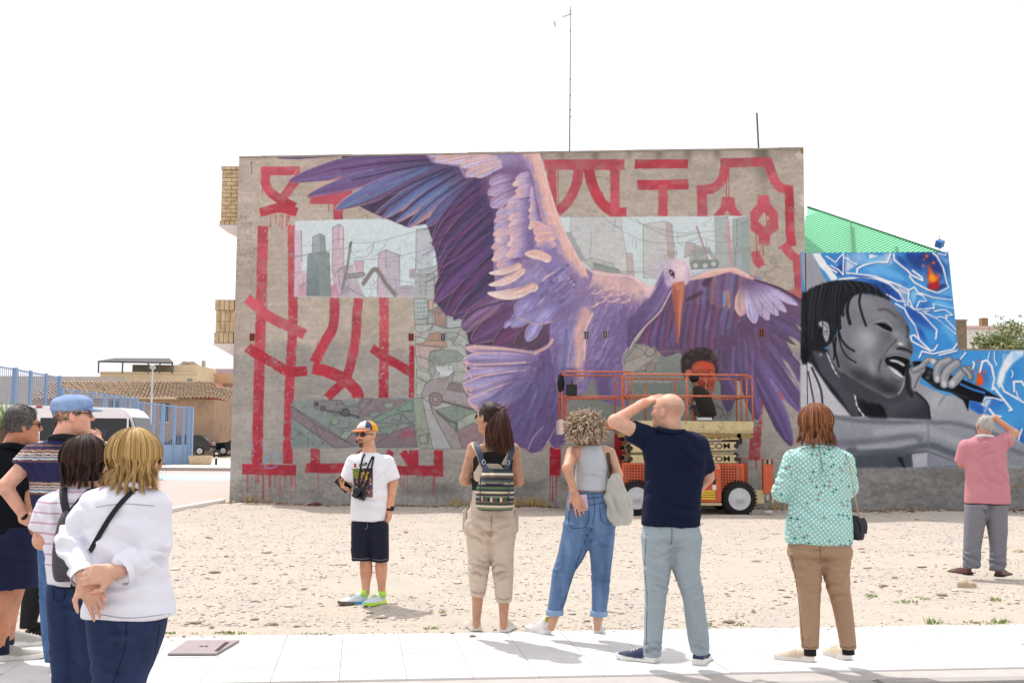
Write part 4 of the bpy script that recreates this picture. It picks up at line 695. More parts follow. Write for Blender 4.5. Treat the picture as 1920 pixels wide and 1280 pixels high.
    fb(722,540,16,9,'f4f4f6',.95,10);fs("700,575 745,572 800,600",12,'17181d',soft=2,alpha=.9);fs("775,490 778,450 768,420",20,'34363e',soft=4,alpha=.8);fs("690,515 645,560 600,620 575,690 574,730",14,'41434b',soft=4,alpha=.8);fs("672,520 625,575 588,640",8,'a9abb3',soft=3,alpha=.5)
    fs("570,300 630,303 690,345",14,'484a52',soft=4,alpha=.85);fs("545,394 600,372 642,388 662,416",7,'b3b5bc',soft=2,alpha=.7);poly("548,396 612,398 658,428 660,456 618,440 580,418",'0c0d11',oS,sm=3,soft=.6,lab=5);fs("545,398 605,396 660,430",5,'0c0d11');fs("560,420 610,445 655,455",6,'9fa1a9',soft=2,alpha=.7)
    CLIP[0]=None
    poly("612,640 640,626 700,622 762,638 788,664 765,705 748,762 722,805 690,770 650,720 622,680",'0d0e12',oS,sm=4,soft=.9,lab=5);fs("612,636 660,615 720,612 780,640",16,'6b6d76',soft=3,alpha=.9);fs("640,628 700,618 760,636",6,'a3a5ad',soft=2,alpha=.7)
    poly("645,650 690,652 735,672 752,690 740,694 700,672 655,662",'d3d4d9',oS,sm=3,soft=.7);poly("625,690 660,702 710,735 742,770 735,780 690,755 640,715",'d9dade',oS,sm=3,soft=.8);fs("618,690 650,730 700,775 738,800",20,'70727b',soft=3);fs("625,705 670,750 720,790",6,'a9abb2',soft=2,alpha=.8)
    for x,y in ((670,655),(690,662),(712,672),(732,684),(655,706),(680,720),(705,738),(725,756)): fs([(x,y-7),(x+3,y+8)],2.4,'6a6c74',sm=0,alpha=.5)
    fs("752,770 742,830 710,890",9,'a6a8b0',soft=2);fs("775,690 770,760 775,850 800,896",30,'202228',soft=4,alpha=.9)
    # hair
    H("30,215 60,178 130,135 220,105 300,94 400,97 480,110 560,150 620,200 655,240 600,217 530,196 470,188 430,190 392,208 362,238 332,258 308,288 297,330 293,400 285,440 262,482 242,520 200,562 160,572 120,578 92,592 60,650 30,660",'202228',oS,sm=3,soft=1.2,tex=.15,ts=(4,16));H("30,560 95,590 60,690 30,660",'16171c',oS)
    for k in range(44):
        x=60+k*5.6+rng.uniform(-4,4);y=130+rng.uniform(0,40)-min(30,k);fs([(x+20,y),(x-4,y+120),(x-14+rng.uniform(-6,6),y+rng.uniform(220,380))],rng.uniform(5,11),('3d4049','0f1014','4b4e58','17181d')[k % 4],alpha=.55,soft=1.4)
    for k in range(12): x=300+k*27;fs([(x,104+k*1.5),(x+34,128+k*4),(x+44,170+k*5)],8,('484b55','121318')[k % 2],alpha=.5,soft=1.5)
    for t,w in (("380,195 356,250 350,320 368,398",24),("445,175 434,250 455,340 481,412",17),("290,450 310,510 350,560 398,590",15),("285,470 312,570 350,630 410,670",11),("270,500 264,580 290,698",15),("250,520 258,600 255,650",12),("300,290 292,360 296,430",26),("330,250 318,300 320,340",20)):
        fs(t,w,'16171c',lab=5);fs([(x-3,y) for x,y in pts(t)],w*.25,'4a4d56',alpha=.6,soft=1)
    H("150,390 180,380 215,400 224,450 218,500 205,528 190,500 180,470 178,430 155,412",'aeb0b8',oS,sm=3,soft=.8);fs("175,395 205,420 208,460 190,450",8,'585a62');fs("178,382 176,470",5,'17181d');fs("190,470 210,480",8,'70727a')
    # microphone and fingers
    H("985,160 1050,155 1100,200 1380,300 1560,380 1700,460 1560,430 1545,490 1440,470 1430,560 1390,470 1300,410 1180,380 1060,290 1000,240",'121318',soft=.8);stroke("1370,340 1460,380 1560,410",3.5,'3f7fd0',o8);stroke("1120,320 1300,400 1420,450",5,'26282f',o8,soft=2);H("1440,470 1560,520 1545,590 1450,530",'2f66c0',o8,soft=1)
    def finger(s,w,c=G,nail=None):
        stroke(s,w/4.266+1.5,'2f3138',o8,soft=1.2,lab=5);stroke(s,w/4.266,c,o8,soft=1.5,lab=5);stroke([(x-6,y-7) for x,y in pts(s)],w/4.266*.45,'b2b4bb',o8,soft=3,alpha=.8)
        if nail: blob(1480+nail[0]/4.266,640+nail[1]/4.266,4.6,5.6,15,'d3d4d9',.95,2)
    H("960,220 1040,190 1080,170 1090,220 1060,270 1040,330 1080,360 1010,400 980,370 975,300",'9fa1a9',sm=3);stroke("1000,370 1030,300 1060,250",4,'5c5e66',o8,alpha=.7,soft=2)
    finger("1000,230 1060,200 1110,150 1170,160",46,'8a8c94',(1150,160));finger("1280,150 1210,180 1180,240 1185,300",62,'8f9199',(1185,300));finger("1340,175 1270,230 1240,290 1240,340",66,'93959d',(1240,340));finger("1430,230 1380,250 1330,310 1300,340",70,'9496a0',(1305,335));finger("1400,220 1440,260 1450,290",44,'7c7e86')
    gb(1120,250,22,30,'4a4c54',.8);gb(1105,290,16,10,'7d7f88',.8)
    # ragged bottom edge and kerb of the render
    e=876+(vnoise(1,CW,26,1,44,3)[0]-.5)*8;yy=np.arange(CH)[:,None]+CY0;xx=np.arange(CW)+CX0;t=np.clip((yy-e[None])/2,0,1)*(xx > 1517)[None]
    n1=vnoise(CH,CW,60,25,71,4);n2=vnoise(CH,CW,7,5,72,3);n3=vnoise(CH,CW,200,60,73,2);base=col('8d8a87')*(1+.35*(n1-.5)+.3*(n2-.5)+.2*(n3-.5))[...,None]
    CAN[:]=CAN*(1-t[...,None])+base*t[...,None];LAB[t > .5]=0
    for x,y,r in ((1640,925,5),(1672,918,3),(1905,912,5),(1560,900,8)): blob(x,y,r,r*.8,0,'8a6d45',.7)
    for k in range(30): x=rng.uniform(1525,1920);y=rng.uniform(885,940);blob(x,y,rng.uniform(3,14),rng.uniform(2,7),rng.uniform(-20,20),('6d6a67','a7a4a0')[k % 2],.4)
# ------------------------------------------------------------------ ground and streets
M_dirt=mat('dry_earth','b9afa3',.95,.16,1.6,1,45,c2='b6a898',dirt=('9e948a',11,.54))
M_asph=mat('pale_asphalt','a8a29c',.9,.1,3,.5,60)
M_pink=mat('pink_paving','bfa8a0',.9,.08,1.5,.3,30)
M_tile=mat('white_paving_tile','d8d5d2',.75,.07,5,.2,50,c2='cdc9c6',dirt=('bdb5ae',3.5,.58))
M_joint=mat('paving_joint','b5ada7',.9,.1,8)
M_kerb=mat('concrete_kerb','a39d97',.9,.12,5,.6,40,dirt=('7f7973',6,.6))
def sheet(name,pts_,z,m,):
    o=link(name,mesh(name,[(x,y,z) for x,y in pts_],[tuple(range(len(pts_)))]),m);return struct(o)
sheet('ground',[(-900,-60),(900,-60),(900,1500),(-900,1500)],-.16,mat('far_ground','b9ad9c',.95,.15,.3))
# pavement: far edge a..b, near edge with kerb
EA=G(300,1192);EB=G(1900,1169);ud=(EB-EA)[:2]/np.linalg.norm((EB-EA)[:2]);nd=np.array([ud[1],-ud[0]])   # nd towards the camera
PW=1.86
def on(s,t): return EA[:2]+ud*s+nd*t
sheet('road',[tuple(on(-40,PW+.16)),tuple(on(60,PW+.16)),tuple(on(60,PW+9)),tuple(on(-40,PW+9))],-.125,M_asph)
# dry lot, gently uneven
nx,ny=150,120
WL=P(430,941,24.9)[:2];WR=P(1516,955,23.75)[:2]
def lot_h(x,y):
    return .03*np.sin(x*.9+.7*y)*np.cos(y*.6-.4*x)+.018*np.sin(2.3*x+1.1*y)+.012*np.sin(4.1*y-2.7*x)
u=np.linspace(-8.0,17,nx);w=np.linspace(0,1,ny)
gv=[]
for j in range(ny):
    for i in range(nx):
        a=EA[:2]+ud*((u[i]-EA[0])/ud[0]);x=u[i];y=a[1]+(27.5-a[1])*w[j]
        k=min(1,w[j]*10,max(.0,1)) ;z=lot_h(x,y)*k*.8+.012*k
        if x < -6.5: z=min(z,.02)
        gv.append((x,y,z-.004))
gf=np.array([(j*nx+i,j*nx+i+1,(j+1)*nx+i+1,(j+1)*nx+i) for j in range(ny-1) for i in range(nx-1)])
struct(link('dirt_lot',mesh('dirt_lot',np.array(gv),gf,True),M_dirt))
def lotz(x,y):
    a=EA[1]+ud[1]*((x-EA[0])/ud[0]);w_=np.clip((y-a)/(27.5-a),0,1);k=np.minimum(1,w_*10);return lot_h(x,y)*k*.8+.012*k-.004
# side street on the left, pink with blue bays, far kerb
struct(sheet('side_street',[(-60,6.2),(-6.9,8.0),(-6.42,24.9),(-5.6,60),(-5.6,66),(-80,66),(-80,6.2)],.012,M_pink))
b=MB();KL=[(-6.95,8.6),(-6.45,21.0),(-6.22,24.75)]
for a,c in zip(KL[:-1],KL[1:]): b.bar((*a,.03),(*c,.03),.16,.1)
struct(b.build('kerb_of_lot',mat('white_kerb','e6e0da',.8,.06,6,.4,30),bev=.01))
b=MB();a=G(250,882,0.0);c=G(480,880,0.0);b.box(-24,2,a[1],a[1]+.18,.0,.14);struct(b.build('far_kerb',M_kerb,bev=.015))
b=MB();b.box(-24,2,a[1]+.18,a[1]+17,.005,.12);struct(b.build('far_pavement',mat('far_paving','d9d0c6',.9,.08,1)))
b=MB();b.box(-14.2,-8.6,37,43,.013,.017);struct(b.build('blue_bay_marking',mat('blue_paint','a9cfe3',.8,.12,3)))
# pavement slab with single tiles
b=MB();s0,s1=-7.5,8.5
q=[on(s0,.0),on(s1,.0),on(s1,PW),on(s0,PW)]
b.prism([tuple(p) for p in q],-.15,-.012,'z');pav=struct(b.build('pavement',M_joint))
ts=.4;tm=None
def tile_mesh():
    m=MB();g=.0018;h=ts/2-g
    m.box(-h,h,-h,h,-.03,-.0025)
    n=8;w_=2*h/n
    for k in range(n): m.prism([(-h,-.0025),(h,-.0025),(h,0),(-h,0)],-h+k*w_+.003,-h+(k+1)*w_-.003)
    me=mesh('paving_tile',m.v,m.f);me.materials.append(M_tile);return me
tm=tile_mesh();ang=math.atan2(ud[1],ud[0]);rt=random.Random(3)
nrow=int((PW-.02)/ts);
for r in range(nrow+1):
    t0=.02+ts*(r+.5)
    if t0+ts/2 > PW: continue
    for k in range(int((s1-s0)/ts)):
        s=s0+ts*(k+.5);p=on(s,t0);px=project((*p,0))[0]
        if not -60 < px < 1985: continue
        o=link('paving_tile',tm,None,pav);o.location=(p[0],p[1],rt.uniform(-.0015,.0015));o.rotation_euler=(rt.uniform(-.003,.003),rt.uniform(-.003,.003),ang)
# kerb stones along the road
kb=bpy.data.objects.new('kerb',None);COL.objects.link(kb);struct(kb)
k0=PW+.005;n=0;s=s0
while s < s1:
    m=MB();a=[on(s+.004,k0),on(s+.996,k0),on(s+.996,k0+.15),on(s+.004,k0+.15)]
    o=m.prism([tuple(p) for p in a],-.16,rt.uniform(-.004,.003),'z').build('kerb_stone',M_kerb,kb,bev=.018);s += 1.0
# ------------------------------------------------------------------ the painted gable wall
M_wall=mat('painted_render','ffffff',.92,.05,9,.55,70,vcol='paint',spec=.2)
paint_plaster();paint_letters();paint_panels();paint_bird();paint_singer();paint_finish()
CANL=srgb_lin(CAN*.985).astype(np.float32)*.96
def sample(px,py):
    x=np.clip(px-CX0-.5,0,CW-1.01);y=np.clip(py-CY0-.5,0,CH-1.01);xi=x.astype(int);yi=y.astype(int);fx=(x-xi)[:,None];fy=(y-yi)[:,None]
    c=(CANL[yi,xi]*(1-fx)+CANL[yi,xi+1]*fx)*(1-fy)+(CANL[yi+1,xi]*(1-fx)+CANL[yi+1,xi+1]*fx)*fy
    return c,LAB[np.round(y).astype(int),np.round(x).astype(int)]
def painted(parent,c00,c10,c11,c01,nx,ny,names,labmap=None):
    """bilinear patch of real wall surface; split into plaster and the painted pictures, which meet edge to edge"""
    s=np.linspace(0,1,nx)[None,:,None];t=np.linspace(0,1,ny)[:,None,None]
    V=((1-s)*(1-t)*c00+s*(1-t)*c10+s*t*c11+(1-s)*t*c01).reshape(-1,3)
    px,py=project(V);C,lb=sample(px,py)
    V=V.copy();r=np.random.default_rng(5);V[:,1] += r.normal(0,.0006,len(V))
    idx=np.arange(nx*ny).reshape(ny,nx);F=np.stack([idx[:-1,:-1],idx[:-1,1:],idx[1:,1:],idx[1:,:-1]],-1).reshape(-1,4)
    fl=np.median(lb[F],axis=1).astype(int);out=[];cx,cy=px[F[:,0]],py[F[:,0]];gi=np.select([(cx < 572) & (cy < 412),(cx < 680) & (cy < 414),(cx < 580),(cx < 683),(cx < 850) & (cy < 800),(cx < 850),cx < 1060,(cx < 1180) & (cy < 500),cx < 1180,cx < 1297],[20,21,22,23,24,25,26,27,28,29],np.where(cy < 600,30,31));fl=np.where(fl == 2,gi,fl)
    for k,nm in names.items():
        sel=np.isin(fl,k if isinstance(k,tuple) else (k,));f=F[sel]
        if not len(f): continue
        u_,inv=np.unique(f,return_inverse=True)
        me=mesh(nm,V[u_],inv.reshape(-1,4),True);set_colors(me,C[u_]);out.append(link(nm,me,M_wall,parent))
    return out
zl=zat(*WL,294);zr=zat(*WR,277)
A3=lambda p,z: np.array([p[0],p[1],z])
gable=thing('gable_building','tall rendered gable wall painted with a giant purple stork mural','building',(*(WL+WR)/2,0));gloc=np.array(gable.location)
def under(parent,o): o.parent=parent;o.location=-Vector(parent.location);return o
parts_=painted(None,A3(WL,-.05),A3(WR,-.05),A3(WR,zr),A3(WL,zl),860,540,{0: 'wall',1: 'painted_stork',**{k: 'painted_red_sign' for k in range(20,32)},3: 'painted_cityscape',4: 'painted_child_face',(5,6): 'painted_edge'})
for o in parts_: under(gable,o)
LBL={'painted_stork': 'purple and pink stork with spread wings painted on the wall','painted_red_sign': 'large red brush signs painted on bare render','painted_cityscape': 'pale grey and pink ruined city painted behind the stork','painted_child_face': 'painted child with dark curly hair and reddish face'}
for o in parts_:
    if o.name.split('.')[0] in LBL: o['label']=LBL[o.name.split('.')[0]]
M_rend=mat('grey_render','b0a69a',.92,.12,3,.5,50)
wd=(WR-WL)/np.linalg.norm(WR-WL);wn=np.array([-wd[1],wd[0]])    # wn points away from the camera
def bquad(b,p0,p1,z0a,z1a,z0b,z1b): b.add([(*p0,z0a),(*p1,z0b),(*p1,z1b),(*p0,z1a)],[(0,1,2,3)])
b=MB();BL=WL+wn*11;BR=WR+wn*11
bquad(b,WL,BL,-.05,zl,-.05,zl);bquad(b,WR,BR,-.05,zr,-.05,zr);bquad(b,BL,BR,-.05,zl,-.05,zr)
b.add([(*WL,zl),(*WR,zr),(*BR,zr-.1),(*BL,zl-.1)],[(0,1,2,3)]);under(gable,b.build('shell',M_rend))
b=MB();
for i in range(24):   # crumbling parapet edge
    f0,f1=i/24,(i+1)/24;a=WL+(WR-WL)*f0;c=WL+(WR-WL)*f1;za=zl+(zr-zl)*f0;zc=zl+(zr-zl)*f1;h=rt.uniform(.004,.016)
    b.add([(*(a-wn*.012),za-.03),(*(c-wn*.012),zc-.03),(*(c-wn*.012),zc+h),(*(a-wn*.012),za+h),(*(a+wn*.25),za-.03),(*(c+wn*.25),zc-.03),(*(c+wn*.25),zc+h),(*(a+wn*.25),za+h)],[(0,1,2,3),(5,4,7,6),(3,2,6,7),(0,4,5,1),(0,3,7,4),(1,5,6,2)])
under(gable,b.build('parapet_coping',mat('weathered_coping','9b9186',.95,.25,4,.6,40)))
def wallpt(px,py,off=0.0):
    """point on the gable plane seen at px,py"""
    d=ray(px,py);n=np.array([wn[0],wn[1],0]);t=((np.array([*WL,0])-np.array([0,0,CAMZ]))@n)/(d@n);p=np.array([0,0,CAMZ])+d*t;return p-n*off
M_vent=mat('vent_clay','a05a44',.85,.15,12);M_hole=mat('dark_void','15110f',.9,0);M_ventg=mat('vent_grey','a9a2a4',.85,.15,12)
wrot=math.atan2(wd[1],wd[0])
for px,py,g in ((473,632,0),(771,632,0),(831,632,1),(1100,628,1),(1135,627,1),(1428,624,0)):
    o=MB().box(-.055,.055,-.012,.02,-.08,.08).build('air_vent',M_ventg if g else M_vent);p=wallpt(px,py,.004);o.parent=gable;o.location=Vector(p)-gable.location;o.rotation_euler=(0,0,wrot)
    b=MB();[b.box(-.045+i*.05,-.008+i*.05,-.014,.0,-.07+k*.05,-.03+k*.05) for i in range(2) for k in range(3)];b.build('vent_holes',M_hole,o)
# singer wall beside it
SR=P(2060,950,24.75)[:2];sv=SR-WR
def swp(px,py):
    n=np.array([-sv[1],sv[0],0]);d=ray(px,py);t=((np.array([*WR,0])-np.array([0,0,CAMZ]))@n)/(d@n);return np.array([0,0,CAMZ])+d*t
sing=thing('graffiti_wall','blue graffiti wall with grey portrait of a singer holding a microphone','wall',(*(WR+SR)/2,0));sing['kind']='thing'
e=.003*np.array([sv[0],sv[1],0])
lowL,lowR=swp(1513,657),swp(2060,657.0)
sp_=painted(None,A3(WR,-.05)+e,A3(SR,-.05),lowR,A3(WR,lowL[2])+e,440,250,{0: 'wall',(1,3,4,*range(20,32)): 'painted_edge',5: 'painted_singer',6: 'painted_lettering'})
sp_ += painted(None,A3(WR,lowL[2])+e,swp(1797,657),swp(1778,472),A3(WR,swp(1512,474)[2])+e,240,150,{0: 'wall',(1,3,4,*range(20,32)): 'painted_edge',5: 'painted_singer',6: 'painted_lettering'})
for o in sp_: under(sing,o)
for o in sp_:
    n_=o.name.split('.')[0]
    if n_ == 'painted_singer': o['label']='grey painted singer with dark locks and open mouth'
    if n_ == 'painted_lettering': o['label']='bright blue graffiti lettering with white outlines and flame'
sn=np.array([-sv[1],sv[0]])/np.linalg.norm(sv);b=MB();tl=swp(1512,474)[2];pr=swp(1797,657);pt_=swp(1778,472)
M_side=mat('wall_side','9d958c',.92,.12,4,.4,40)
b.add([pr,pr+np.array([*sn,0])*.22,pt_+np.array([*sn,0])*.22,pt_],[(0,1,2,3)]);b.add([A3(WR,tl)+e,pt_,pt_+np.array([*sn,0])*.22,A3(WR+sn*.22,tl)+e],[(0,1,2,3)]);b.add([pr,lowR,lowR+np.array([*sn,0])*.22,pr+np.array([*sn,0])*.22],[(0,1,2,3)]);b.add([A3(WR+sn*.22,-.05),A3(SR+sn*.22,-.05),lowR+np.array([*sn,0])*.22,A3(WR+sn*.22,lowR[2])],[(0,1,2,3)]);b.add([A3(WR+sn*.22,lowR[2]),pr+np.array([*sn,0])*.22,pt_+np.array([*sn,0])*.22,A3(WR+sn*.22,tl)],[(0,1,2,3)])
under(sing,b.build('wall_back',M_side))
# ------------------------------------------------------------------ figure kit: implicit shapes -> one continuous skin
V3=lambda *a: np.array(a,float)
def nrm(v): v=np.asarray(v,float);return v/(np.linalg.norm(v)+1e-12)
def cone(a,b,ra,rb,k=.02,sub=False):
    a=np.asarray(a,float);b=np.asarray(b,float);r=max(ra,rb);d=b-a;q=d@d+1e-12
    def f(X,Y,Z):
        x,y,z=X-a[0],Y-a[1],Z-a[2];t=np.clip((x*d[0]+y*d[1]+z*d[2])/q,0,1)
        return np.sqrt((x-t*d[0])**2+(y-t*d[1])**2+(z-t*d[2])**2)-(ra+(rb-ra)*t)
    return (f,np.minimum(a,b)-r,np.maximum(a,b)+r,k,sub)
def fcone(a,b,ra,rb,k=.02):
    """tapered limb cut flat at b (a sleeve)"""
    f0,lo,hi,k,_=cone(a,b,ra,rb,k);d=nrm(np.asarray(b)-np.asarray(a));b=np.asarray(b,float)
    return (lambda X,Y,Z: np.maximum(f0(X,Y,Z),(X-b[0])*d[0]+(Y-b[1])*d[1]+(Z-b[2])*d[2]),lo,hi,k,False)
def ell(c,r,M=None,k=.02,sub=False):
    c=np.asarray(c,float);r=np.asarray(r,float);M=np.eye(3) if M is None else np.asarray(M);R_=np.abs(M)@r
    def f(X,Y,Z):
        x,y,z=X-c[0],Y-c[1],Z-c[2]
        u=x*M[0,0]+y*M[1,0]+z*M[2,0];v=x*M[0,1]+y*M[1,1]+z*M[2,1];w=x*M[0,2]+y*M[1,2]+z*M[2,2]
        k0=np.sqrt((u/r[0])**2+(v/r[1])**2+(w/r[2])**2);k1=np.sqrt((u/r[0]**2)**2+(v/r[1]**2)**2+(w/r[2]**2)**2)+1e-9
        return k0*(k0-1)/k1
    return (f,c-R_,c+R_,k,sub)
def stack(rows,k=.03,e=2.3,yaw=0.0):
    """rows: (z, cx, cy, half width, half depth) from low to high or high to low; smooth loft"""
    A=np.array(sorted([tuple(r) for r in rows]),float);zz=np.linspace(A[0,0],A[-1,0],60)
    if len(A) > 2:
        Q=smooth(A,8,False);o=np.argsort(Q[:,0]);A2=Q[o]
    else: A2=A
    T=[np.interp(zz,A2[:,0],A2[:,i]) for i in range(1,5)]
    lo=V3((T[0]-T[2]).min(),(T[1]-T[3]).min(),zz[0]);hi=V3((T[0]+T[2]).max(),(T[1]+T[3]).max(),zz[-1]);ca,sa=math.cos(yaw),math.sin(yaw)
    if yaw: m=max((T[2]).max(),T[3].max());lo[:2]=V3(T[0].min()-m,T[1].min()-m);hi[:2]=V3(T[0].max()+m,T[1].max()+m)
    def f(X,Y,Z):
        z=Z[0,0,:];cx,cy,a,b=(np.interp(z,zz,t)[None,None] for t in T)
        dx,dy=X-cx,Y-cy;u=dx*ca+dy*sa;v=-dx*sa+dy*ca
        k0=(np.abs(u/a)**e+np.abs(v/b)**e)**(1/e)+1e-6;k1=np.sqrt((u/a**2)**2+(v/b**2)**2)+1e-6
        d=(k0-1)*np.minimum(k0/k1,np.maximum(a,b));dz=np.maximum(zz[0]-Z,Z-zz[-1])
        return np.where(dz > 0,np.sqrt(np.maximum(d,0)**2+dz**2),np.maximum(d,dz))
    return (f,lo,hi,k,False)
def grow(prims,g):
    return [(lambda X,Y,Z,f=f: f(X,Y,Z)-g,lo-max(g,0),hi+max(g,0),k,s) for f,lo,hi,k,s in prims]
def evalsdf(prims,lo,hi,c):
    n=np.maximum(2,np.ceil((hi-lo)/c).astype(int)+1);ax=[lo[i]+np.arange(n[i])*c for i in range(3)]
    D=np.full(n,.5,np.float32)
    for f,a,b,k,sub in prims:
        m=k+3*c;i0=np.clip(np.floor((a-m-lo)/c).astype(int),0,n);i1=np.clip(np.ceil((b+m-lo)/c).astype(int)+1,0,n)
        if (i1 <= i0).any(): continue
        sl=tuple(slice(i0[i],i1[i]) for i in range(3));X,Y,Z=np.meshgrid(*(ax[i][sl[i]] for i in range(3)),indexing='ij')
        d=f(X,Y,Z).astype(np.float32);e=D[sl]
        if sub: d=-d;h=np.clip(.5+.5*(d-e)/k,0,1);D[sl]=e*(1-h)+d*h+k*h*(1-h)
        else: h=np.clip(.5+.5*(d-e)/k,0,1);D[sl]=d*(1-h)+e*h-k*h*(1-h)
    return D
def nets(D,lo,c):
    I=D < 0;nx,ny,nz=D.shape
    s=sum(I[i:nx-1+i,j:ny-1+j,k:nz-1+k].astype(np.int8) for i in (0,1) for j in (0,1) for k in (0,1))
    act=np.argwhere((s > 0) & (s < 8))
    if not len(act): return np.zeros((0,3)),np.zeros((0,4),int)
    ids=np.full((nx-1,ny-1,nz-1),-1,np.int32);ids[tuple(act.T)]=np.arange(len(act))
    cv={(i,j,k): D[act[:,0]+i,act[:,1]+j,act[:,2]+k] for i in (0,1) for j in (0,1) for k in (0,1)}
    S=np.zeros((len(act),3));N=np.zeros(len(act))
    for p in cv:
        for ax in range(3):
            if p[ax]: continue
            q=list(p);q[ax]=1;q=tuple(q);a,b=cv[p],cv[q];x=(a < 0) != (b < 0);t=np.where(x,a/np.where(x,a-b,1),0)
            pos=np.tile(np.array(p,float),(len(act),1));pos[:,ax] += t;S += pos*x[:,None];N += x
    V=lo+(act+S/N[:,None])*c;F=[]
    for ax in range(3):
        o1,o2=[(1,2),(2,0),(0,1)][ax];sl0=[slice(None)]*3;sl1=[slice(None)]*3;sl0[ax]=slice(0,-1);sl1[ax]=slice(1,None)
        a=I[tuple(sl0)];b=I[tuple(sl1)];E=np.argwhere(a != b);E=E[(E[:,o1] > 0) & (E[:,o2] > 0) & (E[:,o1] < D.shape[o1]-1) & (E[:,o2] < D.shape[o2]-1)]
        if not len(E): continue
        fl=a[tuple(E.T)]
        def g(d1,d2): q=E.copy();q[:,o1] += d1;q[:,o2] += d2;return ids[tuple(q.T)]
        Q=np.stack([g(-1,-1),g(0,-1),g(0,0),g(-1,0)],1);Q[~fl]=Q[~fl][:,::-1];F.append(Q)
    F=np.vstack(F);F=F[(F >= 0).all(1)];return V,F
def vnormals(V,F):
    N=np.zeros_like(V);a=V[F[:,2]]-V[F[:,0]];b=V[F[:,3]]-V[F[:,1]];n=np.cross(a,b)
    for i in range(4): np.add.at(N,F[:,i],n)
    return N/(np.linalg.norm(N,axis=1,keepdims=True)+1e-12)
_L=np.random.default_rng(99).random((32,32,32)).astype(np.float32)
def noise3(p,s):
    q=p*s;i=np.floor(q).astype(int);f=q-i;f=f*f*(3-2*f);o=0
    for a in (0,1):
        for b_ in (0,1):
            for c in (0,1): o=o+_L[(i[:,0]+a) % 32,(i[:,1]+b_) % 32,(i[:,2]+c) % 32]*(f[:,0] if a else 1-f[:,0])*(f[:,1] if b_ else 1-f[:,1])*(f[:,2] if c else 1-f[:,2])
    return o-.5
def relax(V,F,n=1,lam=.5):
    for _ in range(n):
        S=np.zeros_like(V);C=np.zeros(len(V))
        for a,b in ((0,1),(1,2),(2,3),(3,0)):
            np.add.at(S,F[:,a],V[F[:,b]]);np.add.at(C,F[:,a],1);np.add.at(S,F[:,b],V[F[:,a]]);np.add.at(C,F[:,b],1)
        V=V+lam*(S/np.maximum(C,1)[:,None]-V)
    return V
def skin_mesh(name,prims,c,m,parent,folds=(),wr=0.0,wscale=9.,clip=(),color=None,lo=None,hi=None,void=(),rel=1,flat=None):
    """prims -> mesh; folds: (point, direction, wavelength, amplitude, radius); wr: overall soft crumple"""
    a=np.min([p[1] for p in prims],0)-.03 if lo is None else np.asarray(lo);b=np.max([p[2] for p in prims],0)+.03 if hi is None else np.asarray(hi)
    D=evalsdf(prims,a,b,c)
    ax=[a[i]+np.arange(D.shape[i])*c for i in range(3)]
    for pt,n in clip:
        n=nrm(n);h=((ax[0]-pt[0])*n[0])[:,None,None]+((ax[1]-pt[1])*n[1])[None,:,None]+((ax[2]-pt[2])*n[2])[None,None,:];D=np.maximum(D,h.astype(np.float32))
    for l,h in void:
        m_=[(ax[i] > l[i]) & (ax[i] < h[i]) for i in range(3)];D[np.ix_(*m_)]=.5
    V,F=nets(D,a,c)
    if rel: V=relax(V,F,rel,.45)
    if wr or len(folds):
        N=vnormals(V,F);d=np.zeros(len(V))
        if wr:
            q=V*np.array([1,1,.55]);w1=noise3(q+7.3,wscale);w2=noise3(q+3.1,wscale*2.3)
            d += wr*1.3*(1-np.abs(w1)*4)*.8+wr*.5*w2
        for pt,dr,wl,amp,rad in folds:
            wl=wl*1.4
            e=V-np.asarray(pt);g=np.exp(-(e**2).sum(1)/(rad*rad));t=e@nrm(dr)+1.5*wl*noise3(V,.55/wl)+.6*wl*noise3(V+5,1.4/wl);g=g*np.clip(.75+2.0*noise3(V+9,.5/wl),.1,1.5)
            s=np.sin(2*math.pi*t/wl);d += 1.9*amp*g*(.8-1.5*np.exp(-(np.mod(t/wl,1)-.5)**2/.035)+.5*s)
        V=V+N*d[:,None]
    return V,F
def put(name,VF,m,parent,color=None,attr='tone',smooth_=True):
    V,F=VF;o0=np.array(parent.location) if parent is not None else np.zeros(3)
    me=mesh(name,V-o0,F,smooth_)
    if color is not None: set_colors(me,color(V),attr)
    me.materials.append(m);o=bpy.data.objects.new(name,me);COL.objects.link(o);o.parent=parent;return o
def joinvf(L):
    V=[];F=[];n=0
    for v,f in L: V.append(v);F.append(f+n);n += len(v)
    return np.vstack(V),np.vstack(F)
def frame(fwd,up=(0,0,1)):
    f=nrm(fwd);u=np.asarray(up,float);r=nrm(np.cross(f,u));u=np.cross(r,f);return np.stack([r,f,u],1)   # columns: right, forward, up
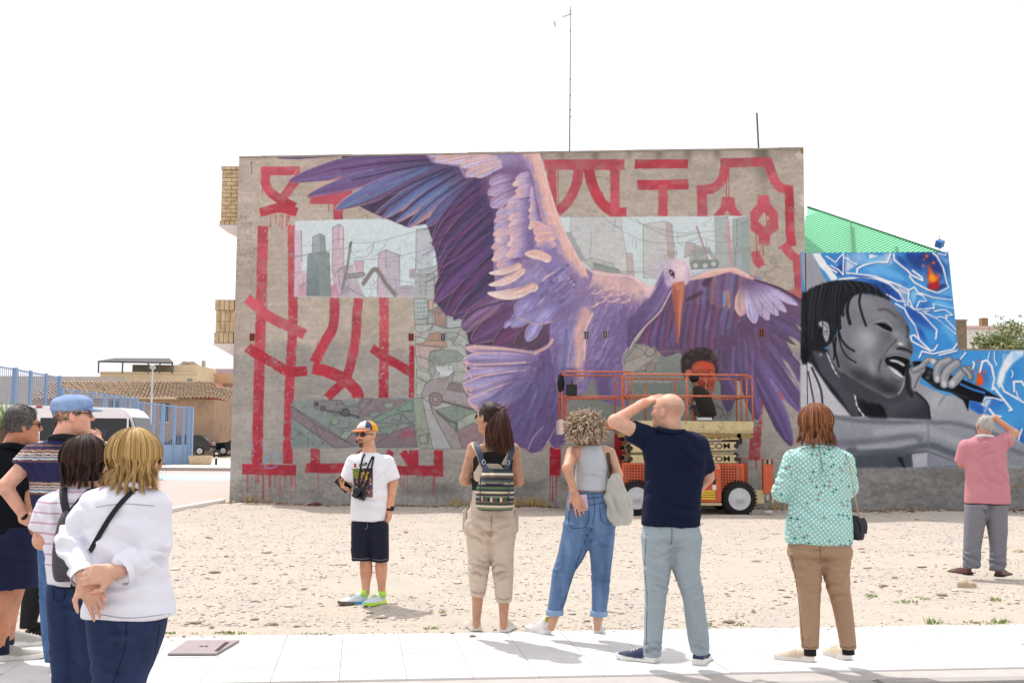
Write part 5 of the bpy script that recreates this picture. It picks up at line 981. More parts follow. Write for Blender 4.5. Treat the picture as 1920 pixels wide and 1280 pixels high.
def head_prims(c,fwd,s=1.0,up=(0,0,1),ears=True,fat=1.0):
    M=frame(fwd,up);T=lambda x,y,z: np.asarray(c)+M@V3(x,y,z)*s;r=lambda *a: V3(*a)*s;A=[]
    A.append(ell(T(0,-.014,.03),r(.077*fat,.097,.088),M,.02*s));A.append(ell(T(0,.03,-.035),r(.064*fat,.062,.085),M,.03*s));A.append(ell(T(0,.04,-.085),r(.046*fat,.048,.036),M,.02*s))
    for x in (-1,1):
        A.append(ell(T(x*.043,.062,-.02),r(.026,.026,.024),M,.02*s));A.append(cone(T(x*.012,.09,.024),T(x*.046,.078,.024),.011*s,.008*s,.012*s))
        A.append(ell(T(x*.031,.103,.003),r(.016,.014,.010),M,.01*s,True));A.append(ell(T(x*.031,.084,.003),r(.013,.012,.011),M,.004*s))
        if ears:
            A.append(ell(T(x*.079,-.008,-.012),r(.009,.019,.032),M@np.array([[math.cos(.35*x),-math.sin(.35*x),0],[math.sin(.35*x),math.cos(.35*x),0],[0,0,1]]),.008*s));A.append(ell(T(x*.089,-.004,-.008),r(.006,.009,.016),M,.005*s,True))
    A.append(cone(T(0,.090,.018),T(0,.112,-.026),.007*s,.0115*s,.012*s));A.append(cone(T(-.011,.1,-.03),T(.011,.1,-.03),.008*s,.008*s,.006*s))
    A.append(cone(T(-.018,.0905,-.056),T(.018,.0905,-.056),.0065*s,.0065*s,.006*s));A.append(cone(T(-.015,.089,-.067),T(.015,.089,-.067),.0075*s,.0075*s,.005*s));A.append(cone(T(-.02,.099,-.061),T(.02,.099,-.061),.003*s,.003*s,.003*s,True));A.append(ell(T(0,.08,-.1),r(.022,.019,.018),M,.02*s))
    return A,M,T
def hand_prims(w,d,n,side=1,curl=.35,spread=.1,s=1.0,thumb=.5,idx=None):
    """w wrist, d towards the fingers, n out of the palm, side +1: thumb on d x n side; idx: curl of each finger"""
    d=nrm(d);n=nrm(np.asarray(n)-d*(np.asarray(n)@d));t=np.cross(d,n)*side;w=np.asarray(w,float);A=[];T=lambda a,b,c: w+(d*a+t*b+n*c)*s
    A.append(cone(T(-.03,0,0),T(.01,0,0),.026*s,.026*s,.02))
    for i,b in enumerate((.030,.011,-.009,-.028)): A.append(cone(T(.012,b*.65,0),T(.083-abs(i-1)*.006,b,0),.0165*s,.0125*s,.012))
    A.append(cone(T(.02,.028,.008),T(.05,.03,.008),.017*s,.012*s,.012))
    for i,(b,L) in enumerate(((.031,.94),(.011,1.04),(-.009,.97),(-.028,.78))):
        p=T(.083-abs(i-1)*.006,b,0);cu=curl if idx is None else idx[i];dirv=nrm(d+t*spread*(1.5-i)*.45);an=0
        for j,(l,r0,r1) in enumerate(((.045,.0098,.0088),(.028,.0088,.0078),(.022,.0078,.0062))):
            an += cu*(1.05,1.25,.8)[j];v=dirv*math.cos(an)+n*math.sin(an);q=p+v*l*L*s;A.append(cone(p,q,r0*s,r1*s,.0035));p=q
    p=T(.022,.033,.006);v=nrm(d*.62+t*.72+n*.25);q=p+v*.042*s;A.append(cone(p,q,.0135*s,.011*s,.008));v=nrm(d*(.85)+t*(.55-thumb)+n*(.15+thumb*.5));q2=q+v*.03*s;A.append(cone(q,q2,.0105*s,.009*s,.005));A.append(cone(q2,q2+nrm(v+d*.2)*.023*s,.009*s,.0068*s,.004))
    return A
class Person:
    def __init__(s,label,D,feet_px,group='people looking at the mural',gz=0.0):
        s.D=D;p=P(feet_px,1000,D);s.e=thing('person',label,'person',(p[0],p[1],gz),0,group);s.body=[];s.head=[];s.hands=[];s.sc=D/FPX
    def J(s,px,py,dy=0.0): return P(px,py,s.D+dy)
    def sec(s,py,l,r,dy=0.,hd=.1):
        p=s.J((l+r)/2,py,dy);return (p[2],p[0],p[1],(r-l)/2*(s.D+dy)/FPX,hd)
    def seam(s,tone,cell=.0068,lips=True,extra=None,shade=None):
        """the skin as one continuous mesh"""
        allp=s.body+s.head+[p for h in s.hands for p in h];V,F=skin_mesh('',allp,cell,None,None)
        base=np.array(lin(tone))
        def colf(V):
            c=np.tile(base,(len(V),1))*(1+.3*noise3(V,11)[:,None]+.22*noise3(V,42)[:,None]);n=noise3(V,6)[:,None];c=c*(1+np.array([[.08,-.06,-.1]])*n*2.4)
            if extra is not None: c=extra(V,c)
            return np.clip(c,.01,1)
        return put('body',(V,F),M_skin,s.e,colf)
M_skin=mat('skin','ffffff',.5,.09,26,.3,160,vcol='tone',spec=.35,sss=.08)
def garment(pr,name,prims,c,m,**k): return put(name,skin_mesh(name,prims,c,m,None,**k),m,pr.e)
def ribbons(name,paths,width,m,parent,cols,seed=0,flat=None,taper=True):
    """hair: paths (n, k, 3); flat strands facing outwards from centre flat"""
    paths=np.asarray(paths,float);n,k,_=paths.shape;r=np.random.default_rng(seed)
    T=np.gradient(paths,axis=1);T /= np.linalg.norm(T,axis=2,keepdims=True)+1e-9;O=paths-np.asarray(flat)[None,None];O[...,2] *= .35
    W=np.cross(T,O);W /= np.linalg.norm(W,axis=2,keepdims=True)+1e-9;tilt=r.normal(0,.35,(n,1,1));On=O/np.linalg.norm(O,axis=2,keepdims=True);W=W+On*tilt
    w=width*(r.uniform(.6,1.2,(n,1,1)))*(np.minimum(1,1.25-np.linspace(0,1,k)**3*1.1)[None,:,None] if taper else 1)
    V=np.stack([paths-W*w/2,paths+W*w/2],2).reshape(-1,3);b=np.arange(n)[:,None]*2*k+np.arange(k-1)[None]*2
    F=np.stack([b,b+1,b+3,b+2],-1).reshape(-1,4);CL=np.array([lin(c) for c in cols]);ci=r.random((n,1));a=CL[(ci[:,0]*len(CL)).astype(int)]*r.uniform(.8,1.15,(n,1))
    C=np.repeat(a,2*k,0);o0=np.array(parent.location);me=mesh(name,V-o0,F,True);set_colors(me,C,'tone');me.materials.append(m);o=bpy.data.objects.new(name,me);COL.objects.link(o);o.parent=parent;return o
M_hair=mat('hair','ffffff',.6,.1,60,0,40,vcol='tone',spec=.3,stretch=(1,1,.2))
def combed(c,M,s,n,top,zend,face=55,rad=(.086,.104,.1),vol=.02,k=12,seed=0,curl=.01,flip=0.,jitter=.006,lenv=.03,part=0.0):
    """hair combed from the crown over the skull, then hanging; zend: height of the ends (world)"""
    r=np.random.default_rng(seed);out=[]
    for i in range(n):
        th=r.uniform(-180,180)
        if abs(th) < face and r.random() < .93: continue       # th measured from forward
        ph0=r.uniform(4,75);v=r.uniform(0,vol);a=R(th);pt=[]
        cb=round(th/8.);rc=np.random.default_rng(abs(int(cb))*7+seed+(1 if cb < 0 else 0));ze=zend+rc.normal(0,lenv)*.5+r.normal(0,lenv)*.3+abs(r.normal(0,.3))*lenv;t1=R(98);cw=rc.normal(0,1,3);ac=R(cb*8.)
        nn=k//2+1
        for j in range(nn):
            ph=R(ph0)+(t1-R(ph0))*j/(nn-1);q=V3(math.sin(a)*math.sin(ph)*(rad[0]+v)+part*math.cos(ph)*.0,math.cos(a)*math.sin(ph)*(rad[1]+v)-.012,math.cos(ph)*(rad[2]+v)+.03)*s;pt.append(np.asarray(c)+M@q)
        l=pt[-1];o=nrm((l-np.asarray(c))*V3(1,1,0));m=k-nn;
        for j in range(1,m+1):
            t=j/m;pt.append(l+V3(0,0,(ze-l[2])*t)+o*(flip*t*t-.02*math.sin(t*3.1))+V3(*r.normal(0,jitter,3))*t*.6+(M@V3(math.sin(ac)*rad[0]*s,math.cos(ac)*rad[1]*s,0)-M@V3(math.sin(a)*rad[0]*s,math.cos(a)*rad[1]*s,0))*.75*t*t+cw*V3(1,1,0)*curl*math.sin(t*3.5+cw[2]*2)*1.3)
        out.append(pt)
    return out
def shoe(pr,heel,ang,L=.285,W=.1,up=None,sole=None,h=.075,z=None,collar=.11,name='shoe',pitch=0):
    """heel (x,y) world, ang: toe direction from +Y clockwise"""
    z=pr.e.location.z if z is None else z;d=V3(math.sin(ang),math.cos(ang),0);r=V3(d[1],-d[0],0);H=V3(heel[0],heel[1],z)
    out=[(0,.7),(.06,.84),(.2,.86),(.4,.78),(.6,.95),(.75,1.0),(.88,.86),(.96,.58),(1.0,.2)]
    sh=smooth(out,3,False);b=MB();n=len(sh);Lp=[H+d*(t*L)+r*(w*W/2) for t,w in sh];Rp=[H+d*(t*L)-r*(w*W/2*.94) for t,w in sh]
    ring=Lp+Rp[::-1];m=len(ring);lift=lambda p: .012*max(0,((p-H)@d/L-.78)/.22)**1.5*L*3
    lo_=[p+V3(0,0,lift(p)) for p in ring];hi_=[p+(p-H-d*L*.5)*0.02+V3(0,0,.03+lift(p)*.6+(.008 if (p-H)@d < L*.3 else 0)) for p in ring]
    b.add(lo_+hi_,[tuple(range(m)),tuple(range(2*m-1,m-1,-1))]+[(i,m+i,m+(i+1) % m,(i+1) % m) for i in range(m)])
    u=MB();prof=[(0.0,collar*.92),(.05,collar),(.16,collar*.98),(.3,collar*.84),(.42,h*1.1),(.58,h*.86),(.75,h*.72),(.9,h*.62),(.99,h*.4)];K=9;rows=[]
    for t,hh in prof:
        w=np.interp(t,sh[:,0],sh[:,1])*W/2*.97;c=H+d*(max(.012,t*L));row=[]
        for j in range(K):
            a=math.pi*j/(K-1);tw=1 if t > .35 else .86;row.append(c+r*(w*math.cos(a)*(1-(.22*tw)*math.sin(a)))+V3(0,0,.022+(hh-.022)*math.sin(a)**.75))
        rows.append(row)
    v=[p for row in rows for p in row];N=len(rows);f=[(i*K+j,i*K+j+1,(i+1)*K+j+1,(i+1)*K+j) for i in range(N-1) for j in range(K-1)]+[tuple(range(K)),tuple((N-1)*K+j for j in range(K-1,-1,-1))]
    u.add(v,f);loc=V3(*pr.e.location);u.v=[tuple(V3(*p)-loc) for p in u.v];b.v=[tuple(V3(*p)-loc) for p in b.v]
    o=u.build(name,up,pr.e,smooth=True);sub=o.modifiers.new('s','SUBSURF');sub.levels=1;sub.render_levels=1;b.build('sole',sole,o,bev=.004);
    la=MB();
    for t in (.46,.53,.6): q=[H+d*(t*L)+r*(W*.28*x)+V3(0,0,np.interp(t,[.42,.58,.75],[h*1.1,h*.86,h*.72])+.004-abs(x)*.009) for x in (-1,0,1)];la.tube([p-loc for p in q],.0028,5)
    la.build('laces',sole,o);return o
def tubes(pr,name,paths,r,m,n=7,parent=None):
    b=MB();loc=V3(*pr.e.location)
    for p in paths: b.tube([V3(*q)-loc for q in p],r,n)
    return b.build(name,m,parent or pr.e,smooth=True)
def strap(parent,name,pts_,w,th,m,nvec,smooth_n=6):
    """flat band through points, lying against the body; nvec: outward normals"""
    Pp=smooth(np.array(pts_),smooth_n,False);nv=np.array(nvec,float);nv=nv if nv.ndim == 2 else np.tile(nv,(len(pts_),1));Nn=smooth(nv,smooth_n,False);loc=V3(*parent.location);b=MB();v=[]
    for i in range(len(Pp)):
        t=nrm(Pp[min(i+1,len(Pp)-1)]-Pp[max(i-1,0)]);n=nrm(Nn[i]-t*(Nn[i]@t));s_=np.cross(t,n);v += [Pp[i]-loc+s_*w/2,Pp[i]-loc+s_*w/2+n*th,Pp[i]-loc-s_*w/2+n*th,Pp[i]-loc-s_*w/2]
    k=len(Pp);f=[(i*4+j,i*4+(j+1) % 4,i*4+4+(j+1) % 4,i*4+4+j) for i in range(k-1) for j in range(4)]+[(3,2,1,0),(4*k-4,4*k-3,4*k-2,4*k-1)]
    b.add(v,f);return b.build(name,m,parent)
def closed(p): return V3(*p)

from mathutils.bvhtree import BVHTree
class Surf:
    """lay seams, pockets and prints on a garment"""
    def __init__(s,o): me=o.data;s.o=o;s.loc=Vector(o.parent.location) if o.parent else Vector();s.t=BVHTree.FromPolygons([v.co+s.loc for v in me.vertices],[tuple(p.vertices) for p in me.polygons])
    def hit(s,px,py,off=.003):
        d=Vector(ray(px,py)).normalized();h=s.t.ray_cast(Vector((0,0,CAMZ)),d)
        return None if h[0] is None else np.array(h[0])-np.array(d)*off
    def seam(s,pts_,r,m,name='seam',n=5,dash=None):
        q=[s.hit(*p,r*.7) for p in smooth(np.array(pts_,float),5,False)];q=[x for x in q if x is not None]
        if len(q) < 2: return
        b=MB();b.tube([Vector(x)-s.loc for x in q],r,n);return b.build(name,m,s.o)
    def decal(s,c,nx,ny,m,name,colf=None,off=.003,parent=None):
        """c: four picture corners; a conforming patch"""
        c=np.array(c,float);V=[];UV=[]
        for j in range(ny):
            for i in range(nx):
                u,v=i/(nx-1),j/(ny-1);q=(c[0]*(1-u)+c[1]*u)*(1-v)+(c[3]*(1-u)+c[2]*u)*v;h=s.hit(q[0],q[1],off);V.append(h);UV.append((u,v))
        ok=[x is not None for x in V]
        F=[(j*nx+i,j*nx+i+1,(j+1)*nx+i+1,(j+1)*nx+i) for j in range(ny-1) for i in range(nx-1) if all(ok[k] for k in (j*nx+i,j*nx+i+1,(j+1)*nx+i+1,(j+1)*nx+i))]
        V=[x if x is not None else s.hit(*c.mean(0)) for x in V];par=parent or s.o;L0=s.loc
        me=mesh(name,[Vector(x)-L0 for x in V],F,True)
        if colf is not None: set_colors(me,np.array([colf(*q) for q in UV]),'tone')
        me.materials.append(m);o=bpy.data.objects.new(name,me);COL.objects.link(o);o.parent=par;return o
def bands(name,stops,z0,z1,rough=.85,bump=.3,bscale=250,wob=0.0,axis=2):
    """horizontal bands of colour up an object (woven or printed cloth)"""
    m=mat(name,'ffffff',rough,.1,20,bump,bscale);t=m.node_tree;N=t.nodes;L=t.links;b=N['Principled BSDF']
    tc=N.new('ShaderNodeTexCoord');sp=N.new('ShaderNodeSeparateXYZ');L.new(tc.outputs['Object'],sp.inputs[0]);mr=N.new('ShaderNodeMapRange');mr.inputs[1].default_value=z0;mr.inputs[2].default_value=z1;src=sp.outputs[axis]
    if wob:
        w=N.new('ShaderNodeTexNoise');w.inputs['Scale'].default_value=wob[1];L.new(tc.outputs['Object'],w.inputs['Vector']);ma=N.new('ShaderNodeMath');ma.operation='MULTIPLY_ADD';ma.inputs[1].default_value=wob[0];L.new(w.outputs[0],ma.inputs[0]);L.new(src,ma.inputs[2]);src=ma.outputs[0]
    L.new(src,mr.inputs[0]);cr=N.new('ShaderNodeValToRGB');cr.color_ramp.interpolation='CONSTANT';el=cr.color_ramp.elements
    for i,(p_,c) in enumerate(stops):
        e=el[i] if i < 2 else el.new(p_);e.position=p_;e.color=(*lin(c),1)
    L.new(mr.outputs[0],cr.inputs[0]);L.new(cr.outputs[0],b.inputs['Base Color']);return m
def glasses(pr,T,M,m,lens=None,w=.026,h=.02,frame_r=.002,parent=None,dark=True):
    b=MB();loc=V3(*pr.e.location)
    for x in (-1,1):
        ring=[T(x*.033+w*math.cos(a)*(1 if abs(math.cos(a)) < .9 else 1),.103-.012*abs(x*.033+w*math.cos(a))/.06,.004+h*math.sin(a)) for a in np.linspace(0,2*math.pi,15)[:-1]];ring=[q-loc for q in ring]
        n=len(ring);c=sum(ring)/n+M@V3(0,.003,0);b.cm=1;b.add(ring+[c],[(i,(i+1) % n,n) for i in range(n)]+[((i+1) % n,i,n) for i in range(n)][:0]);b.cm=0;b.tube(ring,frame_r,5,closed=True)
        b.tube([T(x*.058,.092,.008)-loc,T(x*.078,.05,.01)-loc,T(x*.082,.0,.008)-loc,T(x*.084,-.02,-.004)-loc],frame_r*1.3,5)
    b.tube([T(-.008,.106,.008)-loc,T(.008,.106,.008)-loc],frame_r,5)
    return b.build('sunglasses' if dark else 'eyeglasses',[m,lens or m],pr.e)
def shortcrop(pr,c,M,s,n,cols,ln=.03,seed=0,hairline=.03,rad=(.081,.101,.092),w=.006,name='hair',lift=.004,temple=-.02,back=-.07,swirl=.0):
    """close-cropped hair: short strands lying back over the skull"""
    r=np.random.default_rng(seed);out=[]
    while len(out) < n:
        v=nrm(r.normal(0,1,3));q=V3(v[0]*rad[0],v[1]*rad[1]-.014,v[2]*rad[2]+.03)
        lim=hairline if q[1] > .045 else (temple if q[1] > -.0 else back+max(0,(q[1]+.06))*.6)
        if q[2] < lim: continue
        if q[1] > .07 and q[2] < hairline+.02: continue
        nv=nrm(V3(v[0]/rad[0],v[1]/rad[1],v[2]/rad[2]));d=V3(.25*v[0]+swirl,-1,-.5-.8*max(0,-q[1]/.1)) if q[1] > -.06 else V3(0,-.2,-1);d=nrm(d-nv*(d@nv)+r.normal(0,.18,3));l=ln*r.uniform(.6,1.2)
        out.append([np.asarray(c)+M@((q+nv*(lift*r.uniform(.3,1)+t*.002)+d*l*t)*s) for t in (0,.35,.7,1)])
    return ribbons(name,out,w,M_hair,pr.e,cols,seed,np.asarray(c))
def hairmass(pr,name,prims,c,tone,seed=0,wr=.004):
    return put(name,skin_mesh(name,prims,c,None,None,wr=wr,wscale=22),M_hair,pr.e,lambda V: np.tile(np.array(lin(tone)),(len(V),1))*(1+.5*noise3(V*np.array([1,1,.25]),60)[:,None]))
# ------------------------------------------------------------------ balconies of the gable building (street side)
M_brick=mat('yellow_brick','bfa680',.85,.16,9,.4,60,c2='cdb898');M_mort=mat('brick_mortar','8a7355',.95,.1,20);M_slab=mat('white_slab','dcd6d2',.85,.04,6)
rb=random.Random(5)
def balcony(x0,x1,ys,D,soffit,rows,vert):
    """ys: top row, bottom row; bricks laid one by one"""
    q=emptyc('balcony',gable);gl=Vector(gable.location);W=lambda px,py: Vector(P(px,py,D));zt,zb=W(x0,ys[0]).z,W(x0,ys[1]).z;xa,xb=W(x0,ys[0]).x,W(x1,ys[0]).x;dp=.9
    MB().box(xa+.012,xb,D+.012,D+dp,zb,zt-.01).build('core',M_mort,q,loc=-gl)
    hs=[(zb+(zt-zb)*i/rows,zb+(zt-zb)*(i+1)/rows) for i in range(rows)]
    for i,(a,b_) in enumerate(hs):
        up=i in vert;n=4 if up else 2;off=0 if (up or i % 2) else .5;pr=.02 if i in (rows-1,) or i < vert[0]+1 and up else 0
        for k in range(n+1):
            s=xa-pr+(xb-xa)*(k-off)/n;e=xa-pr+(xb-xa)*(k+1-off)/n-.012;s=max(s,xa-pr);e=min(e,xb)
            if e-s < .02: continue
            MB().box(s,e,D-.004-pr-rb.uniform(0,.004),D+.11,a,b_-.012).build('brick',M_brick,q,loc=-gl)
    b=MB();s0=W(x0-3,ys[1]+.5);b.add([(xa-.05,D-.03,zb-.01),(xb,D-.03,zb-.01),(xb,D-.03,zb-soffit),(xa-.05,D-.03,zb-.012-soffit*.06),(xa-.05,D+dp,zb-.01),(xb,D+dp,zb-.01),(xb,D+dp,zb-soffit),(xa-.05,D+dp,zb-.012-soffit*.06)],[(0,1,2,3),(7,6,5,4),(0,3,7,4),(3,2,6,7),(0,4,5,1)]);b.build('soffit',M_slab,q,loc=-gl)
balcony(417,455,(311,421),25.4,.28,15,(0,14));balcony(406,442,(561,643),25.4,.30,4,(0,1,2,3))
M_dm=mat('grey_metal','5a5a5e',.5,.1,20,metal=.6)
an=thing('antenna_mast','thin television antenna mast rising above the gable roof','antenna',P(1068,281,26));b=MB();A=lambda px,py: Vector(P(px,py,26))-an.location;b.tube([A(1068,284),A(1069,150),A(1070,12)],[.014,.011,.007],6);b.build('pole',M_dm,an);b=MB();b.bar(A(1055,32),A(1073,26),.012);[b.bar(A(x,y-5),A(x,y+5),.008) for x,y in ((1056,32),(1062,30),(1068,28))];b.build('dipole',M_dm,an);b=MB();b.bar(A(1040,40),A(1041,51),.02);b.bar(A(1041,46),A(1055,38),.004);b.build('element',M_dm,an);b=MB();[b.lathe([(.001,-.02),(.018,-.01),(.018,.01),(.001,.02)],8,A(1069.5,y)) for y in (21,58,149,180,206,219)];b.build('clamps',M_dm,an)
an=thing('roof_pole','short dark pole leaning above the right end of the gable roof','pole',P(1422,276,24.5));b=MB();b.tube([Vector(P(1422.5,280,24.5))-an.location,Vector(P(1419,212,24.5))-an.location],.02,6);b.build('shaft',M_dm,an)
# ------------------------------------------------------------------ behind the singer wall
M_green=mat('green_sheet_roof','7ccc9c',.5,.08,4,.1,30);M_greend=mat('green_sheet_seam','2b6b45',.6,.1)
gr=thing('green_roof','bright green corrugated sheet roof sloping above the graffiti wall','roof',(0,0,0));gr['kind']='thing'
a0=P(1496,478,25.0);a1=P(1768,476,25.4);a2=P(1515,390,29.5);b=MB();b.add([a0,a1,a2],[(0,1,2)]);b.build('sheet',M_green,gr);b=MB();uu,vv=a1-a0,a2-a0;nn=np.cross(uu,vv);nn=nn/np.linalg.norm(nn);nn=nn if nn[1] < 0 else -nn
for i in range(1,46):      # ribs of the sheets, each cut off at the slanting top edge
    s_=-.62+i*.036;t0=max(0,-s_/.75) ;q0=a0+uu*(s_+.75*t0)+vv*t0;t1=(1-s_)/1.75
    if t1 <= t0+.02: continue
    q1=a0+uu*(s_+.75*t1)+vv*t1;b.bar(q0+nn*.012,q1+nn*.012,.05,.010,nn)
o=b.build('ribs',mat('green_rib','7ecf9f',.5,.06,4),gr);o['kind']='stuff'
for f0,px in ((.0,(1595,416,1600,474)),(0,(1680,446,1682,474))):
    b=MB();q0=P(px[0],px[1],27.6);q1=P(px[2],px[3],24.9);b.bar(q0,q1,.035);b.build('seam_strip',M_greend,gr)
b=MB();b.bar(a2+V3(0,0,.03) if False else a2+np.array([0,0,.02]),a1+np.array([0,0,.02]),.05);b.build('edge_flashing',M_greend,gr)
qb=thing('roof_ornament','small blue cube on a thin rod above the graffiti wall','ornament',P(1762,474,24.9));b=MB();b.box(-.075,.075,-.075,.075,-.075,.075,Matrix.Translation(Vector(P(1762,457,24.9))-qb.location)@Matrix.Rotation(.6,4,'X')@Matrix.Rotation(.75,4,'Z'));b.build('cube',mat('blue_paint_cube','3f74b4',.5,.1,8),qb,bev=.006);b=MB();b.tube([(0,0,-.15),Vector(P(1762,441,24.9))-qb.location],.006,6);b.build('rod',M_dm,qb)
pl=thing('masonry_pier','rough brown masonry pier between graffiti wall and white house','pier',P(1808,950,31));pl.location.z=0;zt=P(1808,602,31)[2];MB().box(-.27,.19,0,.5,0,zt).build('block',mat('rough_masonry','8a7a66',.95,.25,6,.8,20,dirt=('6a5a48',4,.55)),pl);MB().box(-.29,.21,-.02,.52,zt+.003,zt+.05).build('capstone',mat('pier_cap','a09484',.9,.1),pl)
wh=thing('white_house','plain white house wall behind a leafy tree','house',P(1870,950,45));wh.location.z=0;zt=P(1870,617,45)[2];MB().box(-1.15,12,0,8,0,zt).build('wall',mat('white_wall','d9d7d6',.9,.04,2),wh);MB().box(-1.25,12,-.1,8,zt+.003,zt+.12).build('roof',mat('pink_coping','cbb0a6',.9,.05),wh);MB().box(-.2,.05,.5,.8,zt+.125,zt+.5).build('chimney',M_mort,wh)
# ------------------------------------------------------------------ trees
def leaf_cloud(name,parent,c,r,n,size,cols,seed,m=None,flat=.0):
    g=np.random.default_rng(seed);L0=V3(*parent.location);cl=g.normal(0,1,(26,3));cl=cl/np.linalg.norm(cl,axis=1,keepdims=True)*g.uniform(.35,.95,(26,1));k=g.integers(0,26,n);p=cl[k]+g.normal(0,.16,(n,3));p=p*np.asarray(r)+np.asarray(c)-L0
    a=g.normal(0,1,(n,3));a /= np.linalg.norm(a,axis=1,keepdims=True);b_=np.cross(a,g.normal(0,1,(n,3)));b_ /= np.linalg.norm(b_,axis=1,keepdims=True);s=size*g.uniform(.6,1.3,(n,1))
    V=np.stack([p-a*s,p+b_*s*.35,p+a*s,p-b_*s*.35],1).reshape(-1,3);F=np.arange(4*n).reshape(-1,4);me=mesh(name,V,F);C=np.array([lin(x) for x in cols])[g.integers(0,len(cols),n)]*g.uniform(.7,1.2,(n,1));set_colors(me,np.repeat(C,4,0),'tone')
    if m is None: m=mat('leaf','ffffff',.6,.1,10,vcol='tone',spec=.3)
    me.materials.append(m);o=bpy.data.objects.new(name,me);COL.objects.link(o);o.parent=parent;return o
tr=thing('olive_tree','leafy olive-green tree rising behind the graffiti wall','tree',P(1905,950,33));tr.location.z=0;L0=V3(*tr.location);b=MB();b.tube([(0,0,0),(.1,0,1.6),(-.05,.1,3.0)],[.16,.12,.06],8);[b.tube([(.05,0,2.0),(dx*.5,dy*.5,2.9),(dx,dy,3.7)],[.07,.04,.015],6) for dx,dy in ((.8,.2),(-.7,.1),(.2,.6),(-.3,-.5),(1.2,-.2),(-1.0,.3))];b.build('trunk',mat('bark','5f5040',.95,.2,10,.8,30),tr)
leaf_cloud('crown',tr,P(1905,660,33),(1.25,1.1,.92),5200,.075,('8a9468','a3aa78','75845a','b3b78a','8f9868'),3)
pm=thing('yucca_plant','spiky green plant at the picture edge beside the blue fence','plant',P(4,860,30));pm.location.z=0;L0=V3(*pm.location);g=np.random.default_rng(4);V=[];F=[]
for i in range(90):
    a=g.uniform(0,6.28);e=g.uniform(.2,1.4);d=V3(math.cos(a)*math.cos(e),math.sin(a)*math.cos(e),math.sin(e));s=nrm(np.cross(d,(0,0,1)))*.025;p0=V3(g.normal(0,.1),g.normal(0,.1),1.5+g.uniform(0,.3));k=len(V);V += [p0-s,p0+s,p0+d*.75];F.append((k,k+1,k+2))
me=mesh('blades',V,F);me.materials.append(mat('yucca_leaf','7fa05a',.6,.2,8));o=bpy.data.objects.new('blades',me);COL.objects.link(o);o.parent=pm;b=MB();b.tube([(0,0,0),(0,0,1.7)],[.12,.1],8);b.build('trunk',MATS['bark'],pm)
# ------------------------------------------------------------------ old town on the left
def fr(px,py,D): return Vector(P(px,py,D))
def house(name,label,x0,x1,yt,D,dp,m,base=0.0,cat='house'):
    a=fr(x0,yt,D);c=fr(x1,yt,D);h=thing(name,label,cat,(a.x,D,0));MB().box(0,c.x-a.x,0,dp,base,a.z).build('wall',m,h);return h,a,c
M_stuc=mat('orange_stucco','b3937a',.95,.25,1.2,.5,12,c2='a5876f',dirt=('8f8070',.9,.52));M_cream=mat('cream_stucco','d6c2a2',.92,.08,1);M_tile_r=mat('old_roof_tiles','b39a80',.9,.45,3.5,.4,20,c2='8a7664',dirt=('5f554a',2.6,.53))  # roof tile colour contrast also stands for lit ridges and dark gaps
def tile_roof(parent,p00,p10,p01,p11,nu,rows,amp=.09,name='roof',m=None):
    """barrel tiles: eave p00-p10, ridge p01-p11"""
    L0=V3(*parent.location);p00,p10,p01,p11=(V3(*p) for p in (p00,p10,p01,p11));n=nu*4;V=[];F=[];nr=nrm(np.cross(p10-p00,p01-p00));k=0;g=np.random.default_rng(2);ph=g.uniform(-.02,.02,(rows,nu+1))
    for j in range(rows):
        for e in (0,1):
            t=(j+e)/rows
            for i in range(n+1): s=i/n;V.append((p00*(1-s)+p10*s)*(1-t)+(p01*(1-s)+p11*s)*t+nr*(amp*math.sin(2*math.pi*nu*s)+amp*.7*(1-e)+ph[j,int(s*nu)])-L0)
        b0=2*j*(n+1)
        for i in range(n):
            F.append((b0+i,b0+i+1,b0+n+2+i,b0+n+1+i))
            if j: F.append((b0+i,b0+i+1,b0-n-1+i+1,b0-n-1+i))
    return link(name,mesh(name,np.array(V),np.array(F)),m or M_tile_r,parent)
h,a,c=house('tile_roof_house','long ochre house with weathered clay tile roof',60,402,746,88,7,M_stuc);tile_roof(h,fr(56,748,87.4),fr(405,745,87.4),fr(100,716,92.5),fr(398,714,92.5),46,11)
for x0,x1,y0,y1 in ((205,222,752,785),(300,317,756,790)): p0=fr(x0,y1,88)-h.location;p1=fr(x1,y0,88)-h.location;w_=MB().box(p0.x,p1.x,-.06,.1,p0.z,p1.z).build('window',mat('dark_shutter','3c4a44',.8,.1),h);MB().box(p0.x-.08,p1.x+.08,-.12,.05,p0.z-.1,p0.z-.003).build('sill',M_cream,w_)
h,a,c=house('ruined_house','crumbling brick and stone house with red roof edge and barred window',331,470,760,96,8,mat('flaking_brick','a68a72',.95,.4,2.6,.9,9,c2='8f7a68',dirt=('c4b4a0',1.1,.5)))
b=MB();q=[fr(331,762,96),fr(470,772,96),fr(470,766,96),fr(331,728,96)];b.add([x-h.location for x in q]+[x-h.location+Vector((0,8,0)) for x in q],[(0,1,2,3),(7,6,5,4),(0,3,7,4),(3,2,6,7)]);b.build('gable',MATS['flaking_brick'],h);b=MB();b.bar(fr(329,726.5,95.8)-h.location,fr(472,766,95.8)-h.location,.3,.22);b.build('verge',mat('red_verge','a8574a',.85,.15,5),h);tile_roof(h,fr(331,727,96.2),fr(472,765,96.2),fr(352,714,101),fr(480,738,101),22,7)
p0=fr(369,820,95.9)-h.location;p1=fr(398,799,95.9)-h.location;w_=MB().box(p0.x,p1.x,-.05,.1,p0.z,p1.z).build('window',mat('pale_window','b9bcc0',.6,.06),h)
